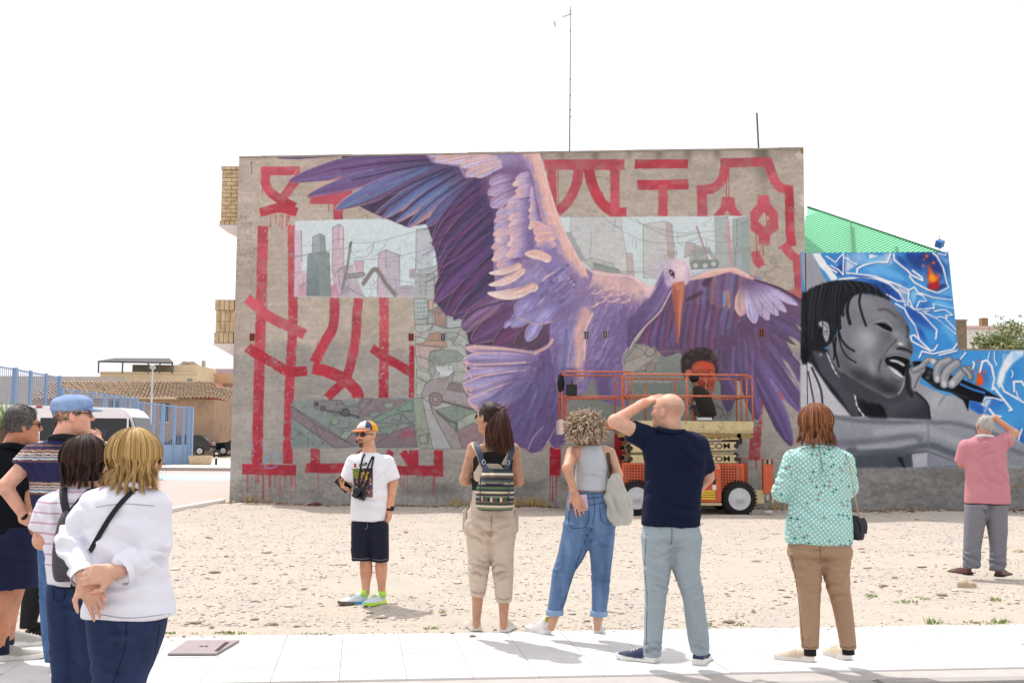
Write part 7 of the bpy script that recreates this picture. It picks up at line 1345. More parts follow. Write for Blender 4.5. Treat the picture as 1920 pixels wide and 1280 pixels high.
for l in ([(905,872,-.115),(898,850,-.11),(890,836,-.06),(890,832,.02)],[(945,872,-.115),(957,850,-.11),(962,838,-.06),(962,834,.02)]): strap(p.e,'shoulder_strap',[J(x,y,d-.004) for x,y,d in l],.042,.006,M_bei,[V3(0,-1,.1),V3(0,-1,.2),V3(0,-.7,.8),V3(0,.2,1)])
M_cshoe=mat('cream_trainer','c9bfae',.75,.12,30,.4,150)
shoe(p,G(894,1184)[:2]+V3(0,.03)[:2],R(-15),.26,.1,M_cshoe,M_wsole,h=.07,collar=.12);shoe(p,G(944,1186)[:2]+V3(0,.03)[:2],R(14),.26,.1,M_cshoe,M_wsole,h=.07,collar=.12)
for c_,a_ in (((894,1184),-15),((944,1186),14)): hx=G(*c_);b=MB();b.box(-.011,.011,-.008,.006,.03,.125,Matrix.Translation(Vector((hx[0],hx[1]+.03,0))-p.e.location)@Matrix.Rotation(-R(a_),4,'Z'));b.build('heel_tab',M_black,p.e,bev=.003)
glasses(p,HT,HM,M_frame,M_lens,.028,.022)
hairmass(p,'hair',[ell(HT(0,-.02,.035),V3(.084,.1,.092)*.93,HM,.02),ell(HT(0,-.115,.045),(.03,.03,.03),None,.03)],.009,'2e1a14')
HC=('2a1712','3c2018','4d2a1c','5e3622','331c14');out=[];r=np.random.default_rng(4);top=HT(0,-.118,.05)
for i in range(700):   # gathered ponytail falling to the shoulder blades
    a=r.uniform(0,6.28);rr=r.uniform(0,1)**.5;end=J(938+26*rr*math.cos(a)*(1)+r.normal(0,2),845+r.uniform(-22,6)+8*math.sin(a),-.13+.04*math.sin(a)*rr);mid=J(934+24*rr*math.cos(a),800,-.17+.05*math.sin(a)*rr);st=top+V3(*r.normal(0,.016,3));q1=top+V3(.01+.022*math.cos(a),-.04+.02*math.sin(a),.012)
    out.append(smooth(np.array([st,q1,mid,end]),3,False))
ribbons('ponytail',out,.008,M_hair,p.e,HC,5,J(938,810,.1));out=[]
for i in range(420):   # hair drawn back to the band
    v=nrm(r.normal(0,1,3));q=V3(v[0]*.083,v[1]*.1-.016,v[2]*.09+.034)
    if q[2] < -.035 or (q[1] > .055 and q[2] < .05): continue
    s0=HT(*q);e=top;m_=(s0+e)/2;m_=hc+nrm(m_-hc)*max(np.linalg.norm(m_-hc),.1);out.append(smooth(np.array([s0,(s0*.5+m_*.5)+nrm(s0-hc)*.008,m_,e]),3,False))
ribbons('hair_drawn_back',out,.008,M_hair,p.e,HC,6,hc)
bp=thing('backpack','small woven backpack with green, black and cream stripes on a woman in dungarees','backpack',J(928,957,-.2));L0=V3(*bp.location)
cols=['2b2a30','6f7a5c','cfc3ae','3a4436','7b6a58','2a2a33','8d9a86','4a3b38','c9b79e','2f3a35','5a6a50','26262e','a08c74','40504a','2b2a30','6b5548','d5cab6','333a40']
M_wov=bands('woven_stripes',[(i/22,cols[i % len(cols)]) for i in range(22)],0,.35,wob=(.012,3),bump=.8,bscale=300)
class _Q:
    pass
bq=_Q();bq.e=bp;bs=lambda py,l,r_,dy,hd: S(py,l,r_,dy,hd)
garment(bq,'pouch',[stack([bs(956,897,960,-.19,.06),bs(945,893,962,-.2,.075),bs(920,893,963,-.2,.078),bs(895,901,962,-.19,.06),bs(879,906,960,-.17,.03)],.02)],.009,M_wov,wr=.004,wscale=14)
M_navst=mat('navy_strap','343d50',.6,.1,30,.2,200)
for l in ([(915,884,-.2),(905,868,-.16),(899,848,-.13),(893,834,-.07),(895,830,.03)],[(948,884,-.2),(953,868,-.16),(959,848,-.13),(962,837,-.07),(960,834,.03)]): strap(bp,'strap',[J(x,y,d) for x,y,d in l],.038,.007,M_navst,[V3(0,-1,.1),V3(0,-1,.3),V3(0,-1,.2),V3(0,-.7,.8),V3(0,.2,1)])
b=MB();[b.tube([J(x+3.2*math.cos(t),y+4*math.sin(t),-.19)-L0 for t in np.linspace(0,6.28,11)[:-1]],.003,5,closed=True) for x,y in ((907,866),(952,867))];b.build('ring_buckle',M_steel,bp)
b=MB();[b.tube([J(x,893,-.275)-L0,J(x-1,925,-.285)-L0,J(x-1,947,-.28)-L0],.004,5) for x in (901,955)];b.build('side_cord',M_navst,bp);strap(bp,'front_pocket',[J(903,934,-.283),J(928,937,-.29),J(955,935,-.283)],.028,.008,bands('woven_blocks',[(i/14,('1d1c22','c9b79e','6b2f2a','2f5a4a')[i % 4]) for i in range(14)],-.12,.12,axis=0),V3(0,-1,0));strap(bp,'zip',[J(910,906,-.268),J(926,907,-.277),J(945,906,-.27)],.01,.004,M_navst,V3(0,-1,0))

# ---- curly-haired woman
p=Person('woman with curly blonde hair, grey crop top and rolled blue jeans, one hand on hip',8.3,1090);J,S=p.J,p.sec
hc=J(1100,803,.02);hp,HM,HT=head_prims(hc,(.1,1,.0),.95);p.head=hp
neck=[cone(HT(0,-.03,-.06),J(1106,842,0),.05,.06,.03)]
trunk=[stack([S(925,1072,1136,0,.1),S(905,1076,1138,0,.095),S(880,1079,1141,0,.1),S(858,1076,1144,0,.1),S(843,1073,1147,0,.085),S(832,1084,1136,0,.06)],.03)]
armL=[cone(J(1074,848),J(1064,877,-.16),.048,.038,.025),cone(J(1064,877,-.16),J(1077,924,-.11),.036,.025,.015)];armR=[cone(J(1143,850),J(1158,890,.0),.046,.038,.025),cone(J(1158,890),J(1150,915,.14),.036,.027,.015)]
legs=[stack([S(1148,1027,1053,0,.056),S(1120,1030,1062,0,.066),S(1075,1036,1076,0,.078),S(1038,1046,1098,0,.09),S(1005,1053,1108,0,.11),S(980,1058,1110,0,.125)],.03),stack([S(1150,1110,1136,0,.056),S(1120,1110,1140,0,.066),S(1075,1109,1144,0,.078),S(1038,1106,1149,0,.09),S(1005,1104,1152,0,.11),S(980,1104,1153,0,.125)],.03),stack([S(985,1059,1152,0,.13),S(960,1061,1149,0,.13),S(940,1063,1142,0,.115),S(921,1067,1136,0,.1)],.03)]
calf=[cone(J(1042,1145),J(1033,1176),.04,.027,.02),cone(J(1122,1148),J(1120,1176),.04,.027,.02)]
p.body=grow(trunk,-.008)+grow(legs,-.012)+neck+armL+armR+calf;p.hands=[hand_prims(J(1077,925,-.115),J(1088,955,-.135)-J(1077,925,-.115),(.1,1,.1),-1,.12,.25,.98,.2)]
p.seam('c79a80')
M_jean=mat('blue_denim','4c678c',.9,.16,7,.5,420,c2='6b86ab',stretch=(1,1,.4));M_jdark=mat('denim_dark','34496b',.9,.1,30);M_rib=mat('pale_grey_rib','b9bdc2',.85,.04,14,.5,260,stretch=(1,1,.15))
garment(p,'crop_top',[stack([S(919,1073,1138,0,.106),S(900,1077,1139,0,.102),S(878,1080,1141,0,.105),S(860,1081,1140,0,.105),S(845,1083,1135,0,.094),S(834,1088,1130,0,.075)],.03)],.0085,M_rib,wr=.0018,wscale=12,folds=[(J(1110,890,-.1),(.2,0,1),.035,.003,.1)])
o=garment(p,'jeans',legs,.009,M_jean,wr=.003,wscale=8,folds=[(J(1055,1080,-.08),(.2,0,1),.04,.007,.09),(J(1125,1085,-.08),(0,0,1),.04,.006,.09),(J(1105,1010,-.1),(0,0,1),.035,.006,.07),(J(1130,1010,-.1),(-.3,0,1),.045,.006,.07)])
sf=seams(o,[[(1068,931),(1100,934),(1135,930)],[(1068,924),(1100,926),(1135,923)],[(1113,930),(1115,960),(1107,998)],[(1070,950),(1113,945),(1140,940)],[(1067,952),(1068,985),(1085,990),(1100,984),(1102,953),(1067,950)],[(1124,948),(1128,975),(1143,985)],[(1103,1000),(1085,1045),(1072,1090),(1052,1140)]],.0024,M_jdark)
b=MB();loc=V3(*p.e.location)
for c,rr in ((J(1040,1147),.058),(J(1123,1149),.058)): b.lathe([(rr,-.022),(rr+.006,-.02),(rr+.007,.018),(rr,.02)],18,c-loc)
b.build('rolled_cuffs',mat('denim_inside','8ba2c0',.9,.12,20,.4,200),p.e,smooth=True)
M_hshoe=mat('white_leather','d9d5d4',.6,.06,20,.2,90);M_ytab=mat('yellow_tab','a89a2f',.7,.1,30)
for c,a in (((1025,1190),R(-38)),((1119,1188),R(4))):
    o=shoe(p,G(*c)[:2]+V3(.012,.03)[:2],a,.25,.092,M_hshoe,M_wsole,h=.07,collar=.135);hx=G(*c);b=MB();b.box(-.025,.025,-.006,.006,.09,.13,Matrix.Translation(Vector((hx[0]+.012,hx[1]+.025,0))-p.e.location)@Matrix.Rotation(-a,4,'Z'));b.build('heel_tab',M_ytab,o,bev=.004)
tubes(p,'bracelet',[[J(1076+5.8*math.cos(t),927+2.6*math.sin(t),-.112+.03*math.sin(t)) for t in np.linspace(0,6.2,12)]],.003,mat('red_cord','b8443a',.7,.1))
cc=J(1098,801,-.03);hairmass(p,'hair',[ell(cc,V3(.125,.12,.115),None,.02)],.011,'6e563f',wr=.02);r=np.random.default_rng(8);out=[]
for i in range(2300):   # loose corkscrew curls, tips breaking the outline
    v=nrm(r.normal(0,1,3));v=V3(v[0],v[1],v[2]) if v[2] > -.62 else nrm(V3(v[0],v[1],abs(v[2])*.5));c0=cc+v*V3(.112,.112,.098)*r.uniform(.75,1.02);L=r.uniform(.03,.075);dr=nrm(v*r.uniform(.3,.9)+V3(0,0,-.75)+r.normal(0,.3,3));n1=nrm(np.cross(dr,v)+1e-3);n2=np.cross(dr,n1);ph=r.uniform(0,6.28);rad=r.uniform(.004,.010);t=np.linspace(0,1,13)
    out.append([c0+v*.022*math.sin(x*1.8)+dr*L*x+(n1*math.cos(ph+x*11)+n2*math.sin(ph+x*11))*rad*(.4+.6*x) for x in t])
ribbons('curls',out,.0048,M_hair,p.e,('b39a7c','d9c6aa','8a705a','e6d8c4','6e5440','c8b094'),9,cc)
tb=thing('tote_bag','large pale canvas tote hanging from the shoulder of the curly-haired woman','bag',J(1160,985,-.06));bq.e=tb;M_can=mat('canvas','b9b6ac',.9,.08,10,.5,300)
garment(bq,'pouch',[stack([S(984,1146,1180,-.06,.03),S(972,1138,1187,-.06,.055),S(945,1135,1184,-.06,.075),S(915,1134,1172,-.05,.055),S(895,1140,1164,-.04,.035),S(887,1143,1160,-.04,.02)],.02,yaw=.3)],.009,M_can,wr=.005,wscale=9,folds=[(J(1160,930,-.12),(1,0,.35),.06,.01,.14)])
M_lth=mat('brown_leather','4a2f22',.55,.2,30,.3,90);strap(tb,'handle',[J(x,y,d) for x,y,d in ((1147,893,-.06),(1143,872,-.07),(1140,852,-.06),(1137,838,.0),(1142,850,.08))],.026,.005,M_lth,[V3(0,-1,0),V3(.3,-1,.2),V3(.4,-.8,.5),V3(.2,0,1),V3(0,1,.3)])
b=MB();L0=V3(*tb.location);[b.tube([J(x,y,-.075)-L0,J(x+2,y+9,-.08)-L0,J(x-1,y+16,-.075)-L0],.007,6) for x,y in ((1146,872),(1142,880))];b.build('knot',M_lth,tb,smooth=True)
ph=thing('phone','pink phone sticking out of the back pocket of blue jeans','phone',J(1093,945,-.125));L0=V3(*ph.location);b=MB();b.box(-.036,.036,-.004,.004,-.05,.07,Matrix.Rotation(-.12,4,'Y'));b.build('case',mat('pink_case','c9a9b6',.5,.05,20),ph,bev=.003);b=MB();b.box(-.028,-.012,-.0055,-.004,.045,.062,Matrix.Rotation(-.12,4,'Y'));b.build('camera_bump',M_glass2,ph)

# ---- woman in dotted mint blouse
p=Person('woman with auburn hair in mint polka-dot blouse and tan trousers',7.37,1540);J,S=p.J,p.sec
hc=J(1527,797,.0);hp,HM,HT=head_prims(hc,(-.5,.86,.0),.97);p.head=hp
neck=[cone(HT(0,-.03,-.06),J(1532,838,0),.055,.062,.03)]
torso=[stack([S(1018,1475,1596,0,.16),S(985,1476,1596,0,.158),S(950,1480,1594,0,.14),S(915,1482,1593,0,.13),S(880,1482,1594,0,.13),S(858,1482,1592,0,.12),S(843,1494,1576,0,.1),S(832,1510,1556,0,.07)],.03)]
slv=[cone(J(1488,862),J(1465,922,.0),.066,.058,.03),cone(J(1465,922,.0),J(1492,935,.17),.055,.045,.02),cone(J(1583,866),J(1592,915,.06),.066,.056,.03),cone(J(1592,915,.06),J(1565,925,.2),.052,.042,.02)]
legs=[stack([S(1216,1504,1535,0,.05),S(1180,1501,1536,0,.058),S(1133,1498,1537,0,.068),S(1096,1495,1538,0,.08),S(1055,1484,1540,0,.1),S(1030,1478,1542,0,.125)],.03),stack([S(1216,1576,1605,.02,.05),S(1180,1570,1602,.02,.058),S(1133,1561,1597,.01,.068),S(1096,1550,1591,0,.08),S(1055,1539,1593,0,.1),S(1030,1537,1596,0,.125)],.03),stack([S(1040,1480,1594,0,.13),S(1020,1480,1593,0,.142),S(1000,1486,1586,0,.13)],.02)]
p.body=grow(torso+slv,-.018)+grow(legs,-.012)+neck;p.hands=[hand_prims(J(1494,936,.19),(.8,.4,.3),(0,-1,.3),1,.5,.1,.9),hand_prims(J(1563,925,.22),(-.8,.4,.3),(0,-1,.3),1,.5,.1,.9)]
p.seam('c79c84',.0075)
def dots(name,base):
    m=mat(name,base,.85,.05,10,.3,240);t=m.node_tree;N=t.nodes;L=t.links;b=N['Principled BSDF'];tc=N.new('ShaderNodeTexCoord');prev=b.inputs['Base Color'].links[0].from_socket
    mp=N.new('ShaderNodeMapping');mp.inputs['Rotation'].default_value=(0,R(38),0);mp.inputs['Scale'].default_value=(46,0,46);L.new(tc.outputs['Object'],mp.inputs[0])
    vo=N.new('ShaderNodeTexVoronoi');vo.inputs['Scale'].default_value=1;vo.inputs['Randomness'].default_value=.12;L.new(mp.outputs[0],vo.inputs['Vector'])
    lt=N.new('ShaderNodeMath');lt.operation='LESS_THAN';lt.inputs[1].default_value=.27;L.new(vo.outputs['Distance'],lt.inputs[0]);sp=N.new('ShaderNodeSeparateColor');L.new(vo.outputs['Color'],sp.inputs[0])
    cr=N.new('ShaderNodeValToRGB');cr.color_ramp.interpolation='CONSTANT';e=cr.color_ramp.elements;e[0].position=0;e[0].color=(.78,.8,.78,1);e[1].position=.9;e[1].color=(*lin('b0404e'),1);e.new(.95).color=(*lin('1c1c22'),1);L.new(sp.outputs[0],cr.inputs[0])
    mx=N.new('ShaderNodeMix');mx.data_type='RGBA';L.new(lt.outputs[0],mx.inputs[0]);L.new(prev,mx.inputs[6]);L.new(cr.outputs[0],mx.inputs[7]);L.new(mx.outputs[2],b.inputs['Base Color']);return m
M_mint=dots('mint_dotted_cotton','8fc4bb');M_tan=mat('tan_twill','a5866c',.85,.06,12,.35,220)
o=garment(p,'blouse',torso+slv,.0095,M_mint,wr=.0045,wscale=7,folds=[(J(1540,870,-.12),(1,0,.1),.05,.006,.13),(J(1485,900,-.05),(.5,0,1),.05,.007,.1),(J(1535,985,-.14),(.2,0,1),.07,.006,.16),(J(1590,900,-.05),(.3,0,1),.05,.006,.1)])
seams(o,[[(1535,838),(1538,850),(1541,870),(1545,885)]],.003,mat('mint_seam','5f8f88',.9,0));tubes(p,'neckband',[[J(1506+52*t,838-3*math.sin(t*3.1),-.075-.02*math.sin(t*3.1)) for t in np.linspace(0,1,9)]],.006,M_mint)  # back seam line in a darker mint
o=garment(p,'trousers',legs,.0095,M_tan,wr=.0025,wscale=8,folds=[(J(1516,1100,-.08),(.1,0,1),.045,.006,.09),(J(1572,1105,-.08),(-.2,0,1),.045,.006,.09),(J(1540,1040,-.12),(.1,0,1),.04,.007,.1),(J(1505,1060,-.1),(-.2,0,1),.05,.005,.09),(J(1575,1060,-.1),(.2,0,1),.05,.005,.09),(J(1518,1200,-.04),(0,0,1),.035,.004,.05)])
seams(o,[[(1537,1018),(1538,1035),(1538,1048)],[(1484,1040),(1494,1100),(1500,1150),(1506,1212)],[(1504,1211),(1520,1214),(1534,1211)],[(1576,1211),(1590,1214),(1604,1211)]],.0022,mat('tan_seam','6f5847',.9,0))  # seam and hem lines in a darker tan
M_crm=mat('cream_knit','c9b8a4',.8,.08,30,.4,160);tubes(p,'sock',[[J(1519,1212),J(1519,1228)]],.04,M_black,12);tubes(p,'sock',[[J(1590,1212,.02),J(1591,1226,.02)]],.04,M_black,12)
shoe(p,G(1531,1242)[:2]+V3(-.01,.03)[:2],R(-64),.26,.095,M_crm,M_wsole,h=.07,collar=.09);shoe(p,G(1590,1238)[:2]+V3(.01,.03)[:2],R(-22),.25,.095,M_crm,M_wsole,h=.07,collar=.09)
hairmass(p,'hair',[ell(HT(0,-.02,.035),V3(.09,.108,.095),HM,.02),ell(J(1530,806,-.03),(.07,.055,.06),None,.04)],.009,'5e2c1c',wr=.008)
HA=('7a4228','8c5232','683420','9c6340','734026','aa7450');ze=J(1530,829)[2];ribbons('hair_strands',combed(hc,HM,.97,3400,0,ze,50,(.09,.107,.1),.022,seed=12,flip=.02,jitter=.004,lenv=.03,curl=.006),.0042,M_hair,p.e,HA,12,hc)
hb=thing('handbag','small black shoulder bag on a chain beside the dotted blouse','handbag',J(1605,1012,-.02));bq.e=hb;garment(bq,'pouch',[stack([S(1011,1597,1615,-.02,.05),S(1000,1593,1617,-.02,.055),S(980,1592,1616,-.02,.045),S(966,1594,1606,-.02,.03)],.01,yaw=.5)],.008,mat('black_leather','14141a',.35,.2,30,.4,90),wr=.003,wscale=20)
strap(hb,'flap',[J(1613,972,-.05),J(1619,984,-.06),J(1618,1000,-.055)],.06,.006,MATS['black_leather'],V3(.6,-1,0));b=MB();L0=V3(*hb.location);b.tube([J(1612,970,-.05)-L0,J(1607,950,-.09)-L0,J(1598,905,-.12)-L0,J(1593,870,-.12)-L0,J(1586,850,-.07)-L0,J(1578,846,.03)-L0],.0038,6);b.build('chain',mat('pale_gold','b9a888',.35,.1,60,metal=.8),hb)

# ---- elderly man in pink shirt
p=Person('white-haired man in pink shirt and grey trousers with a hand raised to his head',12.1,1848,gz=float(lotz(P(1848,1080,12.1)[0],12.1)));J,S=p.J,p.sec
hc=J(1846,797,0);hp,HM,HT=head_prims(hc,(.05,.97,.25),1.0);p.head=hp
neck=[cone(HT(0,-.03,-.06),J(1847,824,0),.06,.068,.03)]
torso=[stack([S(943,1810,1892,0,.15),S(915,1811,1890,0,.15),S(890,1812,1887,0,.14),S(860,1809,1885,0,.13),S(838,1806,1884,0,.12),S(826,1814,1876,0,.1),S(817,1830,1862,0,.075)],.03)]
slv=[fcone(J(1812,838),J(1803,868,.06),.082,.075,.03),fcone(J(1872,832),J(1893,822,.02),.085,.078,.03)]
armL=[cone(J(1812,838),J(1803,868,.07),.052,.044,.02),cone(J(1803,868,.07),J(1825,880,.24),.042,.032,.015)];armR=[cone(J(1872,830),J(1903,812,.02),.054,.044,.02),cone(J(1903,812,.02),J(1864,783,.06),.042,.03,.015)]
legs=[stack([S(1064,1808,1836,0,.07),S(1050,1808,1837,0,.075),S(1027,1808,1838,0,.08),S(999,1809,1842,0,.09),S(970,1810,1848,0,.11),S(945,1811,1850,0,.13)],.03),stack([S(1068,1857,1882,0,.07),S(1050,1857,1885,0,.075),S(1027,1857,1886,0,.08),S(999,1854,1887,0,.09),S(970,1849,1888,0,.11),S(945,1847,1889,0,.13)],.03)]
p.body=grow(torso+slv,-.015)+grow(legs,-.015)+neck+armL+armR;p.hands=[hand_prims(J(1864,783,.06),J(1832,781,.05)-J(1864,783,.06),(0,.2,-1),-1,.25,.05,1.0,.2),hand_prims(J(1825,880,.25),(.8,.3,.2),(0,-1,0),1,.4,.1,1)]
p.seam('c58f74',.008);M_pinks=mat('pink_cotton','c0808a',.88,.05,10,.3,200);M_gtr=mat('grey_suiting','77777f',.85,.06,12,.3,220)
garment(p,'pink_shirt',torso+slv,.012,M_pinks,wr=.005,wscale=5,folds=[(J(1870,890,-.1),(.6,0,1),.08,.009,.2),(J(1850,850,-.1),(-.4,0,1),.07,.006,.15),(J(1880,835,-.05),(1,0,-.2),.05,.009,.1)]);tubes(p,'collar',[[J(1830+32*t,818-2*math.sin(t*3.1),-.075-.03*math.sin(t*3.1)) for t in np.linspace(0,1,9)]],.014,mat('white_collar','cfcdd3',.85,.03))
o=garment(p,'trousers',legs,.011,M_gtr,wr=.004,wscale=6,folds=[(J(1822,1052,-.08),(.2,0,1),.06,.012,.1),(J(1870,1056,-.08),(-.2,0,1),.06,.012,.1),(J(1848,965,-.1),(0,0,1),.06,.007,.1)]);seams(o,[[(1848,945),(1848,965)],[(1809,1062),(1822,1065),(1836,1062)],[(1858,1067),(1870,1070),(1882,1067)]],.003,mat('grey_seam','4b4b52',.9,0))  # seam and cuff lines in a darker grey
M_brn=mat('brown_leather_shoe','5a2f28',.4,.15,20,.2,60);M_dsole=mat('dark_sole','2d2421',.8,.05)
shoe(p,G(1822,1079)[:2]+V3(-.02,-.03)[:2],R(-30),.29,.11,M_brn,M_dsole);shoe(p,G(1868,1082)[:2]+V3(-.0,-.03)[:2],R(48),.29,.11,M_brn,M_dsole)
hairmass(p,'hair',[ell(HT(0,-.03,.032),V3(.081,.09,.088),HM,.02)],.011,'a8a39e',wr=.002);shortcrop(p,hc,HM,1.0,900,('c9c5c0','b3ada6','d8d5d0','9a938c'),.018,21,hairline=.05,w=.006,lift=.001)
# ---- guide facing the group
gx=P(694,1128,9.95);p=Person('guide in yellow and orange cap, white printed T-shirt and dark shorts facing the group',9.95,694,None,float(lotz(gx[0],9.95)));J,S=p.J,p.sec
fd=nrm(V3(-.52,-.85,.0));hc=J(687,815,0);hp,HM,HT=head_prims(hc,fd,.93);p.head=hp
neck=[cone(HT(0,-.03,-.06),J(694,858,0),.054,.062,.03)]
torso=[stack([S(976,659,724,0,.135),S(945,659,727,0,.14),S(915,661,726,0,.13),S(890,660,728,0,.12),S(868,658,730,0,.11),S(857,667,722,0,.09),S(848,678,709,0,.06)],.03)]
slv=[fcone(J(664,868),J(651,905,-.04),.074,.07,.03),fcone(J(724,868),J(735,900,0),.074,.072,.03)]
armR=[cone(J(664,868),J(655,908,.02),.046,.042,.02),cone(J(655,908,.02),J(650,916,-.16),.04,.03,.015)];armL=[cone(J(724,868),J(737,905,.02),.046,.042,.02),cone(J(737,905,.02),J(731,952,-.03),.04,.029,.015)]
legs=[stack([S(1050,660,696,0,.1),S(1020,659,697,0,.1),S(990,659,700,0,.115),S(975,660,700,0,.12)],.02),stack([S(1052,697,728,0,.1),S(1020,694,729,0,.1),S(990,690,729,0,.115),S(975,690,727,0,.12)],.02)]
calf=[stack([S(1112,679,693,0,.036),S(1095,678,694,0,.038),S(1070,675,698,0,.055),S(1048,675,697,0,.058),S(1030,674,696,0,.06)],.02),stack([S(1114,709,723,0,.036),S(1095,708,723,0,.038),S(1070,704,726,0,.055),S(1048,704,726,0,.058),S(1030,702,726,0,.06)],.02)]
p.body=grow(torso+slv,-.014)+grow(legs,-.016)+neck+armL+armR+calf
p.hands=[hand_prims(J(650,916,-.16),J(640,911,-.22)-J(650,916,-.16),(.2,-.2,1),1,.55,.1,1,.6),hand_prims(J(731,953,-.03),(-.03,-.1,-1),(-1,.2,0),1,.45,.05,1,.3)]
hcg,HMg=hc.copy(),HM.copy()
def beard(V,c):
    q=(V-hcg)@HMg/.93;g=np.clip((.034-np.hypot(q[:,0]/1.05,(q[:,2]+.088)/1.15))/.008,0,1)*(q[:,1] > .05);mo=np.clip((.03-np.abs(q[:,0]))/.006,0,1)*np.clip((.0075-np.abs(q[:,2]+.046))/.003,0,1)*(q[:,1] > .06);mouth=(np.abs(q[:,0]) < .02)*(np.abs(q[:,2]+.061) < .011)*(q[:,1] > .06)
    st=.45*np.clip((-.03-q[:,2])/.03,0,1)*(q[:,1] > .0)*(np.linalg.norm(q,axis=1) < .16)*np.clip((.115+q[:,2])/.02,0,1);k=np.clip(np.maximum(g,mo)*.92,st*.6,1)*(1-.7*mouth);k=k[:,None];c=c*(1-k)+np.array(lin('3a2018'))*k
    m=(mouth > 0)[:,None];return np.where(m,c*.4+.6*np.array(lin('a8584e')),c)
p.seam('d0987a',.0066,extra=beard)
M_wtee=mat('white_jersey','e6e5ea',.88,.03,10,.25,200);M_sh=mat('dark_denim_shorts','14182c',.9,.15,12,.4,300)
o=garment(p,'t_shirt',torso+slv,.0095,M_wtee,wr=.004,wscale=7,folds=[(J(695,930,-.12),(.2,0,1),.08,.006,.16),(J(715,880,-.1),(1,0,-.5),.05,.006,.1),(J(668,885,-.1),(1,0,.6),.05,.005,.1)])
sf=Surf(o);M_print=mat('shirt_print','ffffff',.85,.1,40,0,40,vcol='tone');r=np.random.default_rng(31);PG=r.random((40,24,3))
def prt(u,v):
    i,j=int(v*39),int(u*23);a=PG[i//2*2,j//2*2];b_=PG[i,j];base=np.array(lin(('2a3038','4a3a44','1c2a3a','6a5048','20242c','a85a3c')[int(a[0]*6)]));
    if v < .35 and u < .35: base=base*.5+.5*np.array(lin('8fb83a'))
    if .15 < v < .4 and .4 < u < .9 and b_[0] > .5: base=np.array(lin('d8b24a'))
    if v > .4 and b_[1] > .72: base=np.array(lin(('d8a08a','4a7ab8','cfc6c0','b84a4a')[int(b_[2]*4)]))
    return base*(.6+.6*b_[2])
sf.decal([(661,878),(699,877),(699,932),(664,931)],24,40,M_print,'chest_print',prt)
sf.decal([(663.5,869),(668,868.6),(668,875.5),(663.5,876)],4,4,mat('print_red','b03a34',.8,.05),'print_emblem',off=.0035)
tc=sf.hit(686,870,.006);tx=text_obj('print_lettering','graffitea',.042,Matrix.Translation(Vector(tc)-p.e.location)@Matrix(((.88,.0,-.48,0),(.47,0,.88,0),(0,1,0,0),(0,0,0,1))),mat('print_black','1a1a1e',.8,.02),p.e,'CENTER',.95)
o=garment(p,'shorts',legs,.0095,M_sh,wr=.003,wscale=8,folds=[(J(695,1000,-.1),(0,0,1),.05,.005,.1),(J(675,1030,-.1),(.3,0,1),.06,.004,.1)]);sf2=Surf(o);M_st=mat('pale_stitch','8a8894',.9,0);sf2.seam([(661,1046),(678,1047.5),(694,1046)],.002,M_st);sf2.seam([(698,1048),(712,1049.5),(726,1048)],.002,M_st);sf2.seam([(688,980),(689,988),(684,992)],.002,M_st)
M_gsh=mat('white_mesh_trainer','d3d9e0',.7,.08,60,.6,150);M_gsole=bands('running_sole',[(0,'6f5f52'),(.12,'4aa3dc'),(.3,'8fd0e8'),(.45,'b9e64a'),(.8,'d6f06a')],-.15,.15,axis=0);M_lime=mat('lime_sock','b6e85a',.85,.06,30)
tubes(p,'sock',[[J(685,1104),J(685,1115)]],.038,M_lime,12);tubes(p,'sock',[[J(716,1107),J(716,1118)]],.038,M_lime,12)
shoe(p,J(690,1110,.06)[:2],R(-128),.29,.105,M_gsh,M_gsole,h=.075);shoe(p,J(719,1112,.06)[:2],R(-152),.28,.105,M_gsh,M_gsole,h=.075)
# cap
HTg=HT;loc=V3(*p.e.location);M_cap=mat('cap_cloth','ffffff',.85,.08,20,.3,200,vcol='tone');V,F=skin_mesh('',[ell(HT(0,-.012,.05),V3(.09,.108,.082)*.95,HM,.01)],.006,None,None,clip=[(HT(0,0,.042),-HM@V3(0,-.12,1))])
def capc(V):
    q=(V-hcg)@HMg;a=np.degrees(np.arctan2(q[:,0],q[:,1]));c=np.tile(np.array(lin('e0a030')),(len(V),1));c[np.abs(a) < 62]=lin('d8d2cf');c[(a > -75) & (a < -30)]=lin('3a4466');c[(a > 30) & (a < 62)]=lin('e8a878');c[(np.abs(a) < 62) & (q[:,2] < .06)]=lin('d9a184');return c
cap=put('cap',(V,F),M_cap,p.e,capc);b=MB();n=13;top=[];bot=[]
for i in range(n):
    a=R(-68+136*i/(n-1));e=math.cos(a)**.8;top.append(HT(math.sin(a)*.088,.02+math.cos(a)*.075,.052));bot.append(HT(math.sin(a)*.092,.035+math.cos(a)*.075+.075*e,.04-.008*e))
v=[q-loc for q in top]+[q-loc for q in bot]+[q-loc-HM@V3(0,0,.006) for q in top]+[q-loc-HM@V3(0,0,.006) for q in bot]
b.add(v,[(i,i+1,n+i+1,n+i) for i in range(n-1)]+[(2*n+i+1,2*n+i,3*n+i,3*n+i+1) for i in range(n-1)]+[(n+i,n+i+1,3*n+i+1,3*n+i) for i in range(n-1)]);b.build('visor',mat('orange_visor','c87a55',.8,.06,20),cap,smooth=True)
glasses(p,HT,HM,M_frame,M_lens,.028,.02)
tubes(p,'headset_microphone',[[HT(.07,.02,-.005),HT(.072,.05,-.035),HT(.05,.095,-.06),HT(.028,.11,-.062)]],.0035,M_frame);tubes(p,'microphone_tip',[[HT(.03,.108,-.062),HT(.012,.116,-.064)]],.009,M_black)
